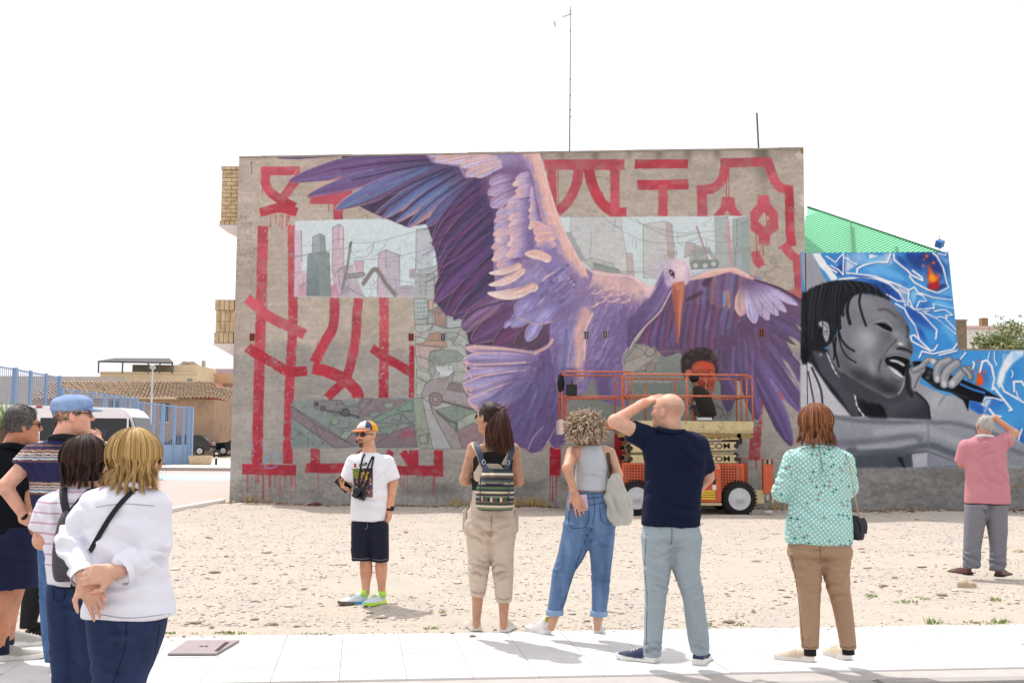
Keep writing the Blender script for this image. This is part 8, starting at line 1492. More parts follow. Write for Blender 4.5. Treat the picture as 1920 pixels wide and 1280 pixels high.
tubes(p,'watch',[[J(731+6.2*math.cos(t),953+2*math.sin(t),-.03-.034*math.sin(t)) for t in np.linspace(0,6.28,14)]],.011,M_black);b=MB();b.lathe([(.02,-.006),(.022,0),(.02,.008)],14,(0,0,0),'y');o=b.build('watch_face',M_frame,p.e);o.location=Vector(J(735,953,-.055))-p.e.location
ph=thing('phone','black phone held up in the hand of the man in the yellow cap','phone',J(643,908,-.22));b=MB();b.box(-.038,.038,-.0045,.0045,-.08,.08);o=b.build('phone_body',M_glass2,ph,bev=.003);ph.rotation_euler=(R(18),R(-48),R(20))
b=MB();b.box(-.03,-.008,-.0065,-.0045,.045,.07);b.build('camera_bump',M_frame,ph)
cm=thing('camera','black camera hanging on a neck strap over a white T-shirt','camera',sf.hit(675,925,.07));L0=V3(*cm.location);b=MB();b.box(-.055,.055,-.03,.03,-.045,.04);b.prism([(-.02,.035),(.02,.035),(.014,.06),(-.014,.06)],-.025,.025);o=b.build('camera_body',mat('camera_black','17171a',.5,.1,60,.4,120),cm,bev=.006);b=MB();b.lathe([(.033,0),(.034,-.03),(.031,-.05),(.027,-.052)],18,(0,-.03,-.004),'y');b.build('lens',M_frame,cm,smooth=True);cm.rotation_euler=(R(-25),R(12),R(-25))
for l in ([(672,917),(673,900),(676,880),(679,862),(684,850)],[(683,918),(690,900),(697,875),(701,856),(704,846)],[(674,918),(682,895),(692,870),(699,855)]):
    q=[sf.hit(x,y,.006) for x,y in l];q=[x for x in q if x is not None];st=strap(p.e,'camera_strap',q,.016,.003,M_strapb,V3(-.4,-1,.1));st.parent=cm;st.matrix_parent_inverse=Matrix();st.data.transform(Matrix.Translation(p.e.location));st.data.transform((Matrix.LocRotScale(cm.location,cm.rotation_euler,(1,1,1))).inverted())
# ---- left hand group -----------------------------------------------------------
GRP='people gathered at the roadside'
M_dj=mat('dark_blue_denim','1d2b4c',.9,.15,10,.5,420,c2='26375c',stretch=(1,1,.4));M_djs=mat('denim_stitch','121b33',.9,0)
# blonde woman, hands behind her back
p=Person('blonde woman in white shirt with hands clasped behind her back',4.75,238,GRP,-.125);J,S=p.J,p.sec
hc=J(256,862,.0);hp,HM,HT=head_prims(hc,(.80,.6,.0),.9);p.head=hp
neck=[cone(HT(0,-.03,-.06),J(240,915,0),.055,.062,.03)]
torso=[stack([S(1152,162,324,0,.17),S(1115,166,318,0,.16),S(1070,170,309,0,.145),S(1020,166,306,0,.135),S(970,166,302,0,.13),S(938,172,298,0,.12),S(918,188,282,0,.09),S(906,212,262,0,.06)],.03)]
slv=[cone(J(176,945),J(132,1012,-.03),.058,.049,.04),fcone(J(132,1012,-.03),J(158,1080,-.17),.049,.042,.02),cone(J(292,945),J(295,1022,-.02),.058,.05,.04),fcone(J(295,1022,-.02),J(228,1072,-.19),.05,.043,.02)]
arms=[cone(J(127,1012,-.03),J(160,1088,-.18),.036,.027,.015),cone(J(302,1022,-.02),J(214,1072,-.2),.036,.026,.015)]
legs=[stack([S(1420,170,228,0,.07),S(1290,178,230,0,.085),S(1240,176,238,0,.1),S(1195,170,244,0,.12),S(1150,168,246,0,.13)],.03),stack([S(1420,200,256,0,.07),S(1290,206,268,0,.085),S(1240,214,286,0,.1),S(1195,222,302,0,.12),S(1150,226,310,0,.13)],.03)]
p.body=grow(torso+slv,-.022)+grow(legs,-.012)+neck+arms+[cone(J(205,1400),J(205,1455),.045,.04),cone(J(235,1400),J(235,1455),.045,.04)]
p.hands=[hand_prims(J(160,1088,-.19),J(182,1128,-.2)-J(160,1088,-.19),(.25,-.9,.1),1,.42,.12,1.02,.35,(.2,.3,.4,.5)),hand_prims(J(212,1071,-.215),J(166,1077,-.235)-J(212,1071,-.215),(-.1,.95,-.25),1,.5,.02,.98,.5)]
p.seam('d9a48c',.0062)
M_wsh=mat('white_linen','e4e3ec',.88,.03,9,.3,180)
o=garment(p,'white_shirt',torso+slv,.0085,M_wsh,wr=.006,wscale=6,folds=[(J(240,1040,-.14),(.4,0,1),.07,.008,.16),(J(280,960,-.12),(1,0,.5),.06,.007,.12),(J(290,1045,-.1),(.9,0,.6),.04,.008,.1),(J(140,1050,-.1),(.6,0,1),.04,.008,.09),(J(230,1120,-.15),(.1,0,1),.09,.006,.16),(J(150,1000,-.05),(.2,0,1),.05,.007,.09)])
M_wseam=mat('white_seam','9b9aa8',.9,0);sf=Surf(o);sf.seam([(180,950),(230,944),(290,948)],.0016,M_wseam);sf.seam([(170,1148),(240,1158),(318,1150)],.0018,M_wseam)  # yoke and hem seams in grey on the white cloth
b=MB();loc=V3(*p.e.location)
for a,c,rr in ((J(153,1068,-.15),J(158,1082,-.175),.05),(J(240,1066,-.17),J(226,1073,-.195),.053)): b.tube([a-loc,(a+c)/2-loc,c-loc],[rr*.92,rr,rr*1.08],14,cap=False)
b.build('cuffs',M_wsh,p.e,smooth=True);tubes(p,'collar',[[J(212+50*t,912-5*math.sin(t*3.1),-.06-.03*math.sin(t*3.1)) for t in np.linspace(0,1,9)]],.014,M_wsh)
o=garment(p,'jeans',legs,.0095,M_dj,wr=.003,wscale=8,folds=[(J(235,1200,-.1),(0,0,1),.05,.006,.1),(J(210,1260,-.1),(.2,0,1),.05,.005,.1)]);seams(o,[[(236,1160),(236,1200),(226,1240),(212,1279)],[(300,1170),(290,1230),(275,1279)]],.0022,M_djs)
shoe(p,J(205,1470,.05)[:2],R(20),.25,.095,M_hshoe,M_wsole);shoe(p,J(238,1470,.05)[:2],R(25),.25,.095,M_hshoe,M_wsole)
glasses(p,HT,HM,M_frame,M_lens,.03,.024);hairmass(p,'hair',[ell(HT(0,-.02,.03),V3(.08,.094,.086),HM,.02),stack([S(902,226,276,-.0,.045),S(880,222,282,-.0,.06),S(862,222,280,-.0,.065)],.03)],.008,'8a6a40',wr=.006)
HB=('b08a52','bf9a5f','a37d4a','cba86e','ab8550','d2b279');ze=J(250,913)[2];ribbons('hair_strands',combed(hc,HM,.9,5200,0,ze,48,(.088,.106,.096),.026,k=16,seed=41,flip=.012,jitter=.004,lenv=.04,curl=.008),.0042,M_hair,p.e,HB,41,hc)
cb=thing('crossbody_bag','thin black crossbody strap over the back of a white shirt','bag',J(175,1075,.2));L0=V3(*cb.location);q=[sf.hit(x,y,.005) for x,y in ((256,913),(245,924),(225,945),(205,972),(188,1000),(172,1028))];q=[x for x in q if x is not None];strap(cb,'strap',q+[J(163,1045,.02),J(165,1070,.16)],.02,.004,M_strapb,V3(0,-1,.1));b=MB();b.box(-.09,.09,-.03,.03,-.08,.06);b.build('pouch',M_black,cb,bev=.015)
# woman with dark bob and grey backpack
p=Person('woman with dark brown bob in striped white blouse wearing a small grey backpack',5.3,142,GRP,-.125);J,S=p.J,p.sec
hc=J(163,868,.0);hp,HM,HT=head_prims(hc,(.75,.66,.0),.9);p.head=hp
neck=[cone(HT(0,-.03,-.06),J(150,915,0),.052,.06,.03)]
torso=[stack([S(1093,95,192,0,.13),S(1060,92,194,0,.125),S(1010,90,196,0,.12),S(970,86,200,0,.12),S(940,88,204,0,.115),S(925,104,196,0,.09),S(912,128,176,0,.06)],.03)]
slv=[fcone(J(96,955),J(80,997,-.0),.07,.066,.04),fcone(J(196,955),J(206,1000,.02),.07,.066,.04)]
arms=[cone(J(96,955),J(80,1012,.0),.05,.044,.02),cone(J(80,1012),J(112,1016,.18),.042,.03,.015),cone(J(196,955),J(208,1010,.02),.05,.042,.02),cone(J(208,1010,.02),J(190,950,.25),.04,.03,.015)]
legs=[stack([S(1400,100,140,0,.065),S(1280,102,149,0,.08),S(1200,99,152,0,.1),S(1140,96,154,0,.12),S(1090,96,156,0,.125)],.03),stack([S(1400,145,186,0,.065),S(1280,143,189,0,.08),S(1200,140,192,0,.1),S(1140,136,194,0,.12),S(1090,134,192,0,.125)],.03)]
p.body=grow(torso+slv,-.018)+grow(legs,-.012)+neck+arms+[cone(J(120,1380),J(120,1425),.045,.04),cone(J(166,1380),J(166,1425),.045,.04)];p.hands=[hand_prims(J(112,1016,.18),(.8,.5,.1),(0,-1,0),1,.4,.1,.95),hand_prims(J(190,950,.25),(-.2,.2,1),(-1,0,0),1,.5,.1,.95)]
p.seam('cf9a82',.0068)
M_strp=bands('pink_striped_cotton',[(0,'e2dde6')]+[x for i in range(14) for x in ((i/14+.012,'c59fb4'),(i/14+.024,'e2dde6'))],1.02-.05,1.62,wob=(.02,4))
garment(p,'striped_blouse',torso+slv,.009,M_strp,wr=.005,wscale=7,folds=[(J(120,1000,-.1),(.3,0,1),.06,.007,.12),(J(100,965,-.1),(1,0,.5),.05,.006,.09)])
o=garment(p,'jeans',legs,.0095,M_dj,wr=.003,wscale=8,folds=[(J(145,1140,-.1),(0,0,1),.05,.006,.1),(J(125,1240,-.08),(.1,0,1),.05,.005,.1)]);seams(o,[[(100,1105),(101,1122),(112,1127),(121,1121),(121,1106)],[(98,1100),(120,1103),(150,1102)],[(146,1105),(146,1150)]],.0022,M_djs)
shoe(p,J(120,1440,.05)[:2],R(25),.25,.095,M_hshoe,M_wsole);shoe(p,J(167,1440,.05)[:2],R(30),.25,.095,M_hshoe,M_wsole)
hairmass(p,'hair',[ell(HT(0,-.02,.032),V3(.084,.1,.09),HM,.02),stack([S(900,132,190,-.0,.05),S(876,132,194,-.0,.065),S(858,136,192,-.0,.065)],.03)],.008,'2a1712',wr=.003)
ze=J(160,909)[2];ribbons('hair_strands',combed(hc,HM,.9,3000,0,ze,46,(.094,.112,.1),.02,k=14,seed=45,flip=-.012,jitter=.004,lenv=.018),.0055,M_hair,p.e,('2e1a14','3a221a','24130f','472c20'),45,hc)
bp=thing('backpack','small dark grey backpack on the woman with the dark bob','backpack',J(128,1090,-.18));bq.e=bp;M_gbp=mat('grey_nylon','4b464c',.75,.1,30,.4,260);garment(bq,'pouch',[stack([S(1088,106,152,-.17,.05),S(1070,103,154,-.18,.07),S(1030,103,154,-.18,.072),S(995,107,153,-.17,.06),S(968,114,150,-.16,.045),S(956,122,144,-.15,.02)],.02)],.0085,M_gbp,wr=.003,wscale=14)
strap(bp,'piping',[J(105,1040,-.24),J(112,995,-.236),J(128,982,-.24),J(146,992,-.236),J(152,1030,-.24)],.008,.006,mat('pale_grey_piping','9a969c',.7,.05),V3(0,-1,0));strap(bp,'front_pocket',[J(110,1052,-.255),J(128,1056,-.262),J(148,1052,-.255)],.1,.012,M_gbp,V3(0,-1,0))
for l in ([(126,962,-.17),(121,940,-.13),(119,920,-.07),(122,912,.02)],[(134,962,-.17),(150,942,-.13),(168,922,-.08),(176,914,.02)]): strap(bp,'strap',[J(x,y,d) for x,y,d in l],.034,.008,M_strapb,[V3(0,-1,.1),V3(0,-1,.2),V3(0,-.7,.8),V3(0,.2,1)])
# man in blue cap, knitted pullover
p=Person('man in light blue flat cap and patterned navy knit shirt with hand on hip',6.75,125,GRP,0.0);J,S=p.J,p.sec
hc=J(138,778,.0);hp,HM,HT=head_prims(hc,(.93,.35,.05),.98);p.head=hp
neck=[cone(HT(0,-.03,-.06),J(118,826,0),.06,.068,.03)]
torso=[stack([S(1022,70,172,0,.14),S(985,68,174,0,.135),S(940,64,178,0,.13),S(895,60,184,0,.13),S(860,58,186,0,.13),S(842,62,182,0,.115),S(828,86,158,0,.09),S(818,100,142,0,.07)],.03)]
slv=[fcone(J(64,855),J(40,878,-.05),.078,.07,.04),fcone(J(176,855),J(186,895,.05),.076,.07,.04)]
arms=[cone(J(64,855),J(9,912,-.1),.052,.044,.02),cone(J(9,912,-.1),J(52,974,-.06),.043,.03,.015),cone(J(176,855),J(192,900,.08),.05,.042,.02),cone(J(192,900,.08),J(185,850,.28),.04,.03,.015)]
legs=[stack([S(1240,86,108,0,.052),S(1200,82,110,0,.06),S(1150,79,112,0,.068),S(1090,77,118,0,.085),S(1045,76,124,0,.105),S(1015,76,126,0,.12)],.03),stack([S(1240,135,160,.03,.052),S(1200,132,162,.03,.06),S(1150,128,164,.02,.068),S(1090,122,168,0,.085),S(1045,118,170,0,.105),S(1015,116,170,0,.12)],.03)]
p.body=grow(torso+slv,-.014)+grow(legs,-.013)+neck+arms;p.hands=[hand_prims(J(52,975,-.06),(.9,-.1,-.15),(.1,.9,.2),1,.45,.1,1,.4),hand_prims(J(185,848,.28),(.0,.1,1),(-1,.2,0),1,.5,.1,1)]
p.seam('d8a690',.0068)
zz=lambda py: float(J(120,py,-.12)[2]);a0,a1=zz(1020),zz(830);f=lambda py: (zz(py)-a0)/(a1-a0)
NV,CRM,BRN,WHT,SKY='25224a','b9a79a','7a5348','cfc6c0','6f7f9c'
st=[(0,NV)]
for t0 in (899,838): st += [(f(t0+t0*0+22+d),c) for d,c in ((4,BRN),(2,NV),(0,WHT),(-3,SKY),(-6,CRM),(-9,NV),(-10.5,WHT),(-13,BRN),(-16,CRM),(-18,BRN),(-20,NV))]
st += [(f(834),BRN),(f(832),NV)]
M_knit=bands('patterned_knit',st,a0,a1,rough=.9,bump=.8,bscale=200,wob=(.016,46))
o=garment(p,'knit_shirt',torso+slv,.009,M_knit,wr=.004,wscale=7,folds=[(J(90,940,-.1),(.4,0,1),.08,.005,.15),(J(75,870,-.1),(1,0,.6),.05,.006,.1)]);tubes(p,'collar',[[J(98+50*t,820-3*math.sin(t*3.1)+3*t,-.07-.025*math.sin(t*3.1)) for t in np.linspace(-.1,1.1,9)]],.019,M_black)
garment(p,'jeans',legs,.0095,mat('mid_blue_denim','42608c',.9,.15,9,.5,400,c2='4f6f9a'),wr=.003,wscale=8,folds=[(J(96,1120,-.06),(.2,0,1),.045,.006,.08),(J(96,1215,-.05),(0,0,1),.035,.006,.06)])
shoe(p,G(97,1262)[:2]+V3(0,.03)[:2],R(8),.28,.1,M_hshoe,M_wsole);shoe(p,G(148,1258)[:2]+V3(0,.06)[:2],R(30),.28,.1,M_hshoe,M_wsole)
M_bcap=mat('washed_blue_cotton','7d96bd',.9,.12,14,.5,160,c2='8ea6cb');cap=garment(p,'flat_cap',[ell(HT(0,-.01,.064),V3(.098,.118,.062),HM,.02),ell(HT(0,-.02,.04),V3(.092,.108,.04),HM,.02)],.0065,M_bcap,wr=.004,wscale=14,clip=[(HT(0,0,.024),-HM@V3(0,.05,1))]);loc=V3(*p.e.location);b=MB();n=11;top=[];bot=[]
for i in range(n):
    a=R(-62+124*i/(n-1));top.append(HT(math.sin(a)*.09,.03+math.cos(a)*.075,.04)-loc);bot.append(HT(math.sin(a)*.085,.04+math.cos(a)*.075+.05*math.cos(a),.024)-loc)
v=top+bot+[q-V3(0,0,.007) for q in top]+[q-V3(0,0,.007) for q in bot];b.add(v,[(i,i+1,n+i+1,n+i) for i in range(n-1)]+[(2*n+i+1,2*n+i,3*n+i,3*n+i+1) for i in range(n-1)]+[(n+i,n+i+1,3*n+i+1,3*n+i) for i in range(n-1)]);b.build('visor',M_bcap,cap,smooth=True)
tubes(p,'cap_strap',[[HT(-.05,-.098,.022),HT(0,-.115,.024),HT(.05,-.098,.022)]],.01,MATS['washed_blue_cotton'])
shortcrop(p,hc,HM,1.0,900,('5a5450','7a736c','443e3a','8d867e'),.016,51,hairline=.05,w=.006,lift=.002);glasses(p,HT,HM,M_frame,M_clens,.026,.02,dark=False)
tubes(p,'watch',[[J(46+5*math.cos(t)*.9,966+4*math.sin(t)-4*math.cos(t),-.065-.034*math.sin(t)) for t in np.linspace(0,6.28,14)]],.010,M_black)
# man with grey hair in black polo
p=Person('grey-haired man in black polo shirt, navy shorts and sunglasses at picture edge',7.3,28,GRP,0.0);J,S=p.J,p.sec
hc=J(44,797,.0);hp,HM,HT=head_prims(hc,(.85,.52,.0),.97);p.head=hp
neck=[cone(HT(0,-.03,-.06),J(22,842,0),.06,.068,.03)]
torso=[stack([S(1000,-34,62,0,.14),S(960,-36,62,0,.14),S(915,-38,62,0,.135),S(875,-40,64,0,.13),S(850,-34,60,0,.11),S(838,-8,42,0,.08)],.03)]
slv=[fcone(J(50,868),J(58,918,-.04),.075,.07,.04),fcone(J(-28,868),J(-40,918,0),.075,.07,.04)]
arms=[cone(J(50,868),J(60,935,-.05),.05,.044,.02),cone(J(60,935,-.05),J(58,1000,-.03),.042,.032,.015),cone(J(-28,868),J(-40,935),.05,.044,.02),cone(J(-40,935),J(-30,1000,.05),.042,.032,.015)]
legs=[stack([S(1104,-32,22,-.03,.1),S(1060,-34,28,-.02,.115),S(1010,-35,32,0,.13),S(985,-34,32,0,.13)],.03),stack([S(1100,12,70,.05,.1),S(1060,6,72,.04,.115),S(1010,0,70,0,.13),S(985,0,62,0,.13)],.03)]
calf=[stack([S(1226,-8,14,-.02,.04),S(1190,-8,16,-.02,.05),S(1140,-16,22,-.02,.065),S(1090,-18,22,-.02,.068)],.02),stack([S(1205,2,24,.28,.04),S(1160,4,30,.2,.055),S(1120,8,40,.12,.065),S(1085,14,52,.06,.068)],.02)]
p.body=grow(torso+slv,-.02)+grow(legs,-.024)+neck+arms+calf;p.hands=[hand_prims(J(58,1000,-.03),(.05,.1,-1),(-1,0,0),1,.3,.05,1)]
p.seam('bd8465',.007);garment(p,'polo_shirt',torso+slv,.0095,mat('black_polo','0d1119',.9,.1,12,.3,240,spec=.2),wr=.004,wscale=7);tubes(p,'collar',[[J(0+44*t,836-3*math.sin(t*3.1)+3*t,-.07-.025*math.sin(t*3.1)) for t in np.linspace(-.1,1.1,9)]],.02,MATS['black_polo'])
garment(p,'shorts',legs,.0095,mat('navy_twill','12193a',.9,.1,14,.3,240),wr=.003,wscale=6,folds=[(J(40,1050,-.1),(.5,0,1),.07,.006,.14)]);[tubes(p,'sock',[q_],.046,mat('navy_sock','141a30',.9,.1,30),12) for q_ in ([J(3,1192,-.02),J(3,1226,-.02)],[J(13,1180,.25),J(13,1206,.28)])]
shoe(p,G(4,1240)[:2]+V3(-.05,.03)[:2],R(66),.29,.105,mat('pale_grey_trainer','a8a49c',.75,.1,30,.4,140),M_wsole);shoe(p,G(-2,1218)[:2]+V3(.02,.12)[:2],R(62),.29,.105,MATS['pale_grey_trainer'],M_wsole)
hairmass(p,'hair',[ell(HT(0,-.024,.04),V3(.085,.1,.09),HM,.02)],.008,'4a4644',wr=.003);shortcrop(p,hc,HM,1.02,3200,('5a5652','6d6863','4a4644','827d78','625d58'),.03,55,hairline=.055,w=.004,lift=.005);glasses(p,HT,HM,M_frame,M_lens,.027,.019)
# person in black half hidden behind, filming with a phone
p=Person('person in black clothes mostly hidden behind the man in the flat cap',8.25,92,GRP,0.0);J,S=p.J,p.sec
hc=J(132,800,.0);hp,HM,HT=head_prims(hc,(.7,.7,.0),.95);p.head=hp
torso=[stack([S(1020,74,150,0,.12),S(960,78,152,0,.12),S(900,80,164,0,.12),S(866,88,168,0,.11),S(850,108,150,0,.07)],.03)];slv=[cone(J(95,880),J(92,930),.062,.055,.03),cone(J(92,930),J(120,905,.22),.05,.04,.02),cone(J(160,880),J(172,915,.05),.062,.055,.03)]
legs=[stack([S(1176,38,66,-.02,.06),S(1120,44,78,-.01,.075),S(1060,56,96,0,.09),S(1010,72,116,0,.115)],.03),stack([S(1176,118,146,0,.06),S(1120,116,146,0,.075),S(1060,112,150,0,.09),S(1010,108,152,0,.115)],.03)]
p.body=grow(torso+slv,-.018)+grow(legs,-.012)+[cone(HT(0,-.03,-.06),J(130,855,0),.052,.06,.03),cone(J(172,915,.05),J(186,842,.2),.038,.028,.015)];p.hands=[hand_prims(J(186,842,.2),J(192,818,.2)-J(186,842,.2),(-1,-.2,0),1,.4,.05,.95,.3)]
p.seam('cf9a82',.0085);garment(p,'black_shirt',torso+slv,.011,M_black,wr=.004);garment(p,'black_trousers',legs,.011,M_black,wr=.004);shoe(p,J(50,1180,.04)[:2],R(50),.26,.095,M_black,M_dsole);shoe(p,J(130,1180,.04)[:2],R(30),.26,.095,M_black,M_dsole)
hairmass(p,'hair',[ell(HT(0,-.025,.038),V3(.084,.098,.09),HM,.02)],.01,'2a1f1a')
ph=thing('phone','black phone held level in front of the white van','phone',J(184,814,.2));b=MB();b.box(-.075,.075,-.005,.005,-.036,.036);b.build('phone_body',M_glass2,ph,bev=.003);ph.rotation_euler=(R(-35),0,R(-12))
# ---- the muralist at work on the platform
p=Person('painter in black sleeveless top crouching on the lift platform before the child portrait',22.75,1320,None,float(zd)+.03);J,S=p.J,p.sec
hc=J(1302,712,.0);hp,HM,HT=head_prims(hc,(.35,.93,.0),.92);p.head=hp
torso=[stack([S(779,1313,1343,.05,.15),S(760,1306,1340,0,.14),S(742,1301,1333,-.02,.12),S(729,1299,1322,-.02,.1),S(724,1303,1314,-.02,.07)],.03)]
arm_=[cone(J(1301,732),J(1294,755,.05),.05,.042,.02),cone(J(1294,755,.05),J(1304,745,.35),.04,.03,.015),cone(J(1320,732),J(1332,745,.2),.05,.04,.02),cone(J(1332,745,.2),J(1330,728,.5),.04,.03,.015)]
thigh=[cone(J(1322,778,.05),J(1300,766,.35),.1,.085,.03),cone(J(1330,778,.1),J(1314,766,.45),.1,.085,.03)];shin=[cone(J(1298,766,.35),J(1300,787,.12),.06,.045,.02),cone(J(1314,766,.45),J(1318,786,.25),.06,.045,.02)]
p.body=grow(torso,-.012)+grow(thigh,-.012)+arm_+shin+[cone(HT(0,-.03,-.06),J(1307,727,0),.048,.055,.03),cone(J(1300,788,.12),J(1302,789,.32),.04,.035,.02),cone(J(1318,788,.25),J(1320,789,.45),.04,.035,.02)];p.hands=[hand_prims(J(1304,745,.35),(.2,.8,.3),(0,-.3,1),1,.6,.1,.95),hand_prims(J(1330,728,.5),(0,.5,.9),(-1,0,0),1,.6,.1,.95)]
p.seam('8a5a40',.012);garment(p,'sleeveless_top',torso,.013,mat('washed_black','2a2420',.9,.15,10),wr=.006,wscale=6);garment(p,'shorts',thigh,.013,mat('patterned_black','1b1a1e',.9,.3,14,c2='5a5658'),wr=.004)
hairmass(p,'hair',[ell(HT(0,-.02,.035),V3(.085,.1,.09),HM,.02),ell(HT(.01,-.09,.03),(.05,.055,.055),None,.03)],.012,'0f0d0d',wr=.01)
# ------------------------------------------------------------------ small things on the ground
g=np.random.default_rng(17)
def stones(name,n,xy,size,cols,seed,zf=None,kind=True):
    g=np.random.default_rng(seed);oc=np.array([(1,0,0),(0,1,0),(-1,0,0),(0,-1,0),(0,0,1),(0,0,-.6)],float);F0=np.array([(0,1,4),(1,2,4),(2,3,4),(3,0,4),(1,0,5),(2,1,5),(3,2,5),(0,3,5)])
    s=size[0]*np.exp(g.normal(0,size[1],n))[:,None,None];sh=g.uniform(.6,1.3,(n,6,1));a=g.uniform(0,6.28,n);ca,sa=np.cos(a)[:,None],np.sin(a)[:,None];V=oc[None]*sh*s*np.array([1,.8,.34]);V=np.stack([V[...,0]*ca-V[...,1]*sa,V[...,0]*sa+V[...,1]*ca,V[...,2]],-1)
    z=lotz(xy[:,0],xy[:,1]) if zf is None else zf;V=V+np.concatenate([xy,(z+s[:,0,0]*.12)[:,None]],1)[:,None];F=(np.arange(n)[:,None,None]*6+F0[None]).reshape(-1,3);me=mesh(name,V.reshape(-1,3),F);C=np.array([lin(c) for c in cols])[g.integers(0,len(cols),n)]*g.uniform(.75,1.15,(n,1));set_colors(me,np.repeat(C,6,0),'tone');me.materials.append(mat('pebble','ffffff',.9,.12,40,vcol='tone'));return link(name,me)
n=70000;u_=g.random(n);yy=8.8+(25-8.8)*u_**1.25;xx=g.uniform(-1,1,n)*(1.2+yy*.47);k=(xx > -6.3) & (yy > EA[1]+ud[1]*((xx-EA[0])/ud[0])+.06);cl=noise3(np.stack([xx,yy,xx*0],1),.8)+.5*noise3(np.stack([xx,yy,xx*0+3],1),2.5);k &= cl > -.22+.25*g.random(n)-.12;XY=np.stack([xx,yy],1)[k]
stuff(stones('gravel',len(XY),XY,(.0062,.68),('c9bdae','d2c8bb','bcafa0','c5b7a6','ab9e90','dcd5cc','bfa897'),18),'loose pale gravel scattered over the dry lot','gravel')
n=1500;s_=g.uniform(-3,7.5,n);t_=np.abs(g.normal(0,.1,n))*np.where(g.random(n) < .6,1,-1)-.02;XY=np.array([on(a,b_) for a,b_ in zip(s_,t_)]);stuff(stones('grit',n,XY,(.0048,.6),('b8ab9c','a89a8a','c6bbae','8f8478'),23,np.zeros(n)),'grit spilled along the inner edge of the pavement','grit')
n=5200;t_=g.random(n);off=np.abs(g.normal(0,.35,n));W2=np.where(t_[:,None] < .55,WL+(WR-WL)*(t_[:,None]/.55),WR+(SR-WR)*((t_[:,None]-.55)/.45));XY=W2-np.stack([off*0,off+.04],1);stuff(stones('rubble',n,XY,(.018,.6),('7d6a58','9a8672','6a5646','b09a84','8a7562','7a4a38'),19),'crumbled plaster and leaf litter along the wall base','rubble')
M_rock=mat('limestone','bfae98',.95,.2,14,.9,40,c2='a8957c')
def rock(label,px,py,w,h,seed):
    p0=G(px,py);d=w*p0[1]/FPX/2;hh=h*p0[1]/FPX;me=bpy.data.meshes.new('rock');bm=bmesh.new();bmesh.ops.create_icosphere(bm,subdivisions=3,radius=1)
    co=np.array([v.co for v in bm.verts]);q=1+.5*noise3(co+seed*3.1,1.3)+.25*noise3(co+seed,3.5)
    for v,s in zip(bm.verts,q): v.co=Vector((v.co.x*d*s,v.co.y*d*.8*s,max(-.25,v.co.z)*hh*.75*s+hh*.15))
    bm.to_mesh(me);bm.free();me.materials.append(M_rock);o=link('rock',me);o.location=(p0[0],p0[1],float(lotz(p0[0],p0[1])));tag(o,label,'rock','stones on the lot');return o
for i,(l,a) in enumerate((('large pale rock behind the feet of the man in pink',(1815,1099,36,16)),('flat pale stone in the lot beside tan trousers',(1416,1052,20,5)),('small grey stone near the edge of the pavement by pale grey trousers',(1413,1150,9,7)),('flat pale stone near the pavement below the guide',(512,1169,20,8)),('small red brick fragment near a green tuft',(397,1175,10,7)),('tan stone between the guide and white shirt',(424,1048,9,5)),('pale stone behind the guide on his right',(761,1000,9,6)),('flat stone at far right edge of the lot',(1909,1034,18,6)),('pale stone to the right of the tan trousers',(1678,1084,11,6)))): rock(l,*a,i+1)
def tuft(V,F,p,n,h,sp,g,w=.006):
    for i in range(n):
        a=g.uniform(0,6.28);r=sp*g.random()**.5;b0=p+V3(math.cos(a)*r,math.sin(a)*r*.5,0);d=V3(g.normal(0,.5),g.normal(0,.4),1);d=d/np.linalg.norm(d)*h*g.uniform(.4,1.1);s=nrm(np.cross(d,(0,1,.1)))*w;k=len(V);m_=b0+d*.55+V3(g.normal(0,.01),0,0);V += [b0-s*.6,b0+s*.6,m_+s,b0+d,m_-s];F += [(k,k+1,k+2,k+4),(k+4,k+2,k+3)]
V,F=[],[]
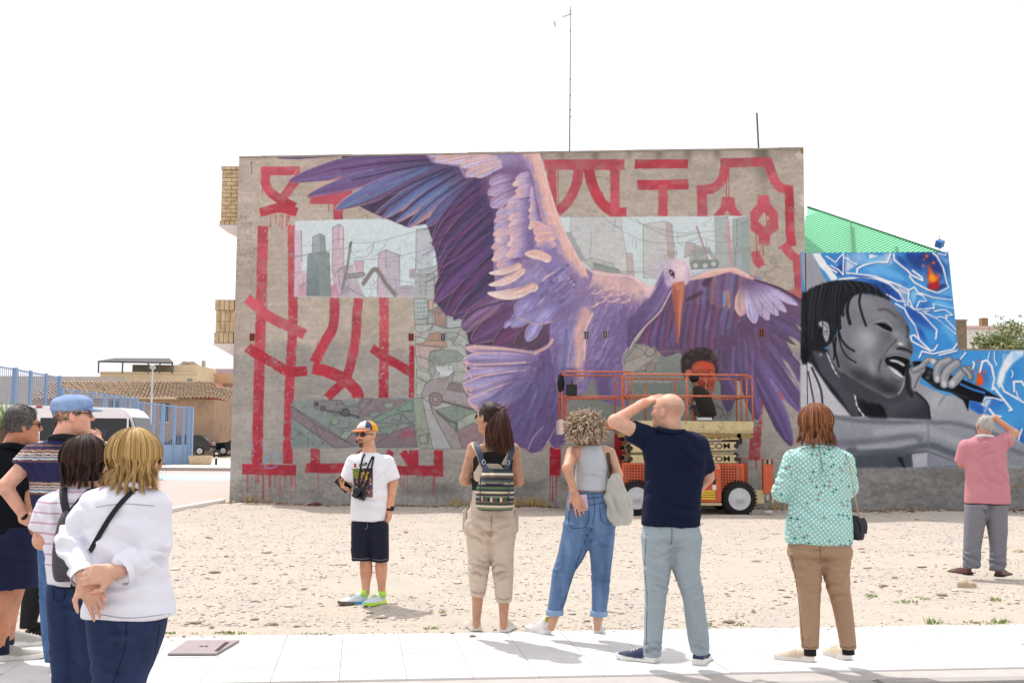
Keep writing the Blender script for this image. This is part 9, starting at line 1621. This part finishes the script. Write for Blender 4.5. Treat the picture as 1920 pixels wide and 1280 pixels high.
for px,py,n,h,sp in ((430,1186,60,.022,.12),(318,1186,30,.022,.06),(365,1186,8,.015,.04),(575,1187,8,.015,.08),(605,1187,8,.015,.05),(680,1187,6,.015,.04),(1748,1168,22,.07,.06),(1800,1169,20,.025,.25),(1850,1166,22,.03,.2),(1875,1167,26,.05,.06),(1634,1120,26,.04,.06),(1700,1132,26,.035,.12),(1735,1128,14,.035,.06),(1866,1128,26,.04,.06),(1327,1172,12,.04,.03),(1385,1172,12,.03,.05),(828,1150,14,.04,.03),(810,1178,20,.03,.05)): q=G(px,py);tuft(V,F,V3(q[0],q[1],float(lotz(q[0],q[1]))),n,h,sp,g,.004)
me=mesh('weeds',V,F);me.materials.append(mat('weed_green','6f8a3f',.7,.3,12,c2='8fa355'));stuff(link('weeds',me),'low green weeds along the pavement edge','weeds')
V,F=[],[]
for px,n in ((1000,90),(980,60),(955,40),(480,30),(1560,40),(1470,30),(860,30)):
    q=wallpt(px,950) if px < 1516 else swp(px,950);tuft(V,F,V3(q[0],q[1]-.15,0.0),n,.25,.3,g,.008)
me=mesh('dry_grass',V,F);me.materials.append(mat('straw','b39a68',.8,.2,12));stuff(link('dry_grass',me),'dry straw-coloured grass at the wall base','grass')
cv=thing('inspection_cover','square pinkish cast metal inspection cover lying on the pavement tiles','cover',G(380,1216));L0=V3(*cv.location);b=MB();q=[G(313,1229)-L0,G(405,1229)-L0,G(450,1203)-L0,G(350,1203)-L0];q=[V3(x[0],x[1],0) for x in q];b.add([x+V3(0,0,.004) for x in q]+[x+V3(0,0,.016) for x in q],[(0,1,2,3),(7,6,5,4)]+[(i,4+i,4+(i+1) % 4,(i+1) % 4) for i in range(4)]);b.build('plate',mat('worn_cast_iron','9a8d8d',.6,.12,12,.4,60,metal=.3),cv,bev=.004)
e1=nrm(q[1]-q[0]);e2=nrm(q[3]-q[0]);b=MB();c0=sum(q)/4
for i in range(10): s0=c0+e1*.13+e2*(-.17+i*.034);b.bar(s0+V3(0,0,.0175),s0+e2*.02+V3(0,0,.0175),.03,.003)
b.build('cast_marks',mat('cover_dark','4a4344',.8,.1),cv);b=MB();[b.bar(c0+e1*x+V3(0,0,.0175),c0+e1*(x+.022)+V3(0,0,.0175),.03,.003) for x in (-.02,.012)];b.build('key_hole',MATS['cover_dark'],cv)
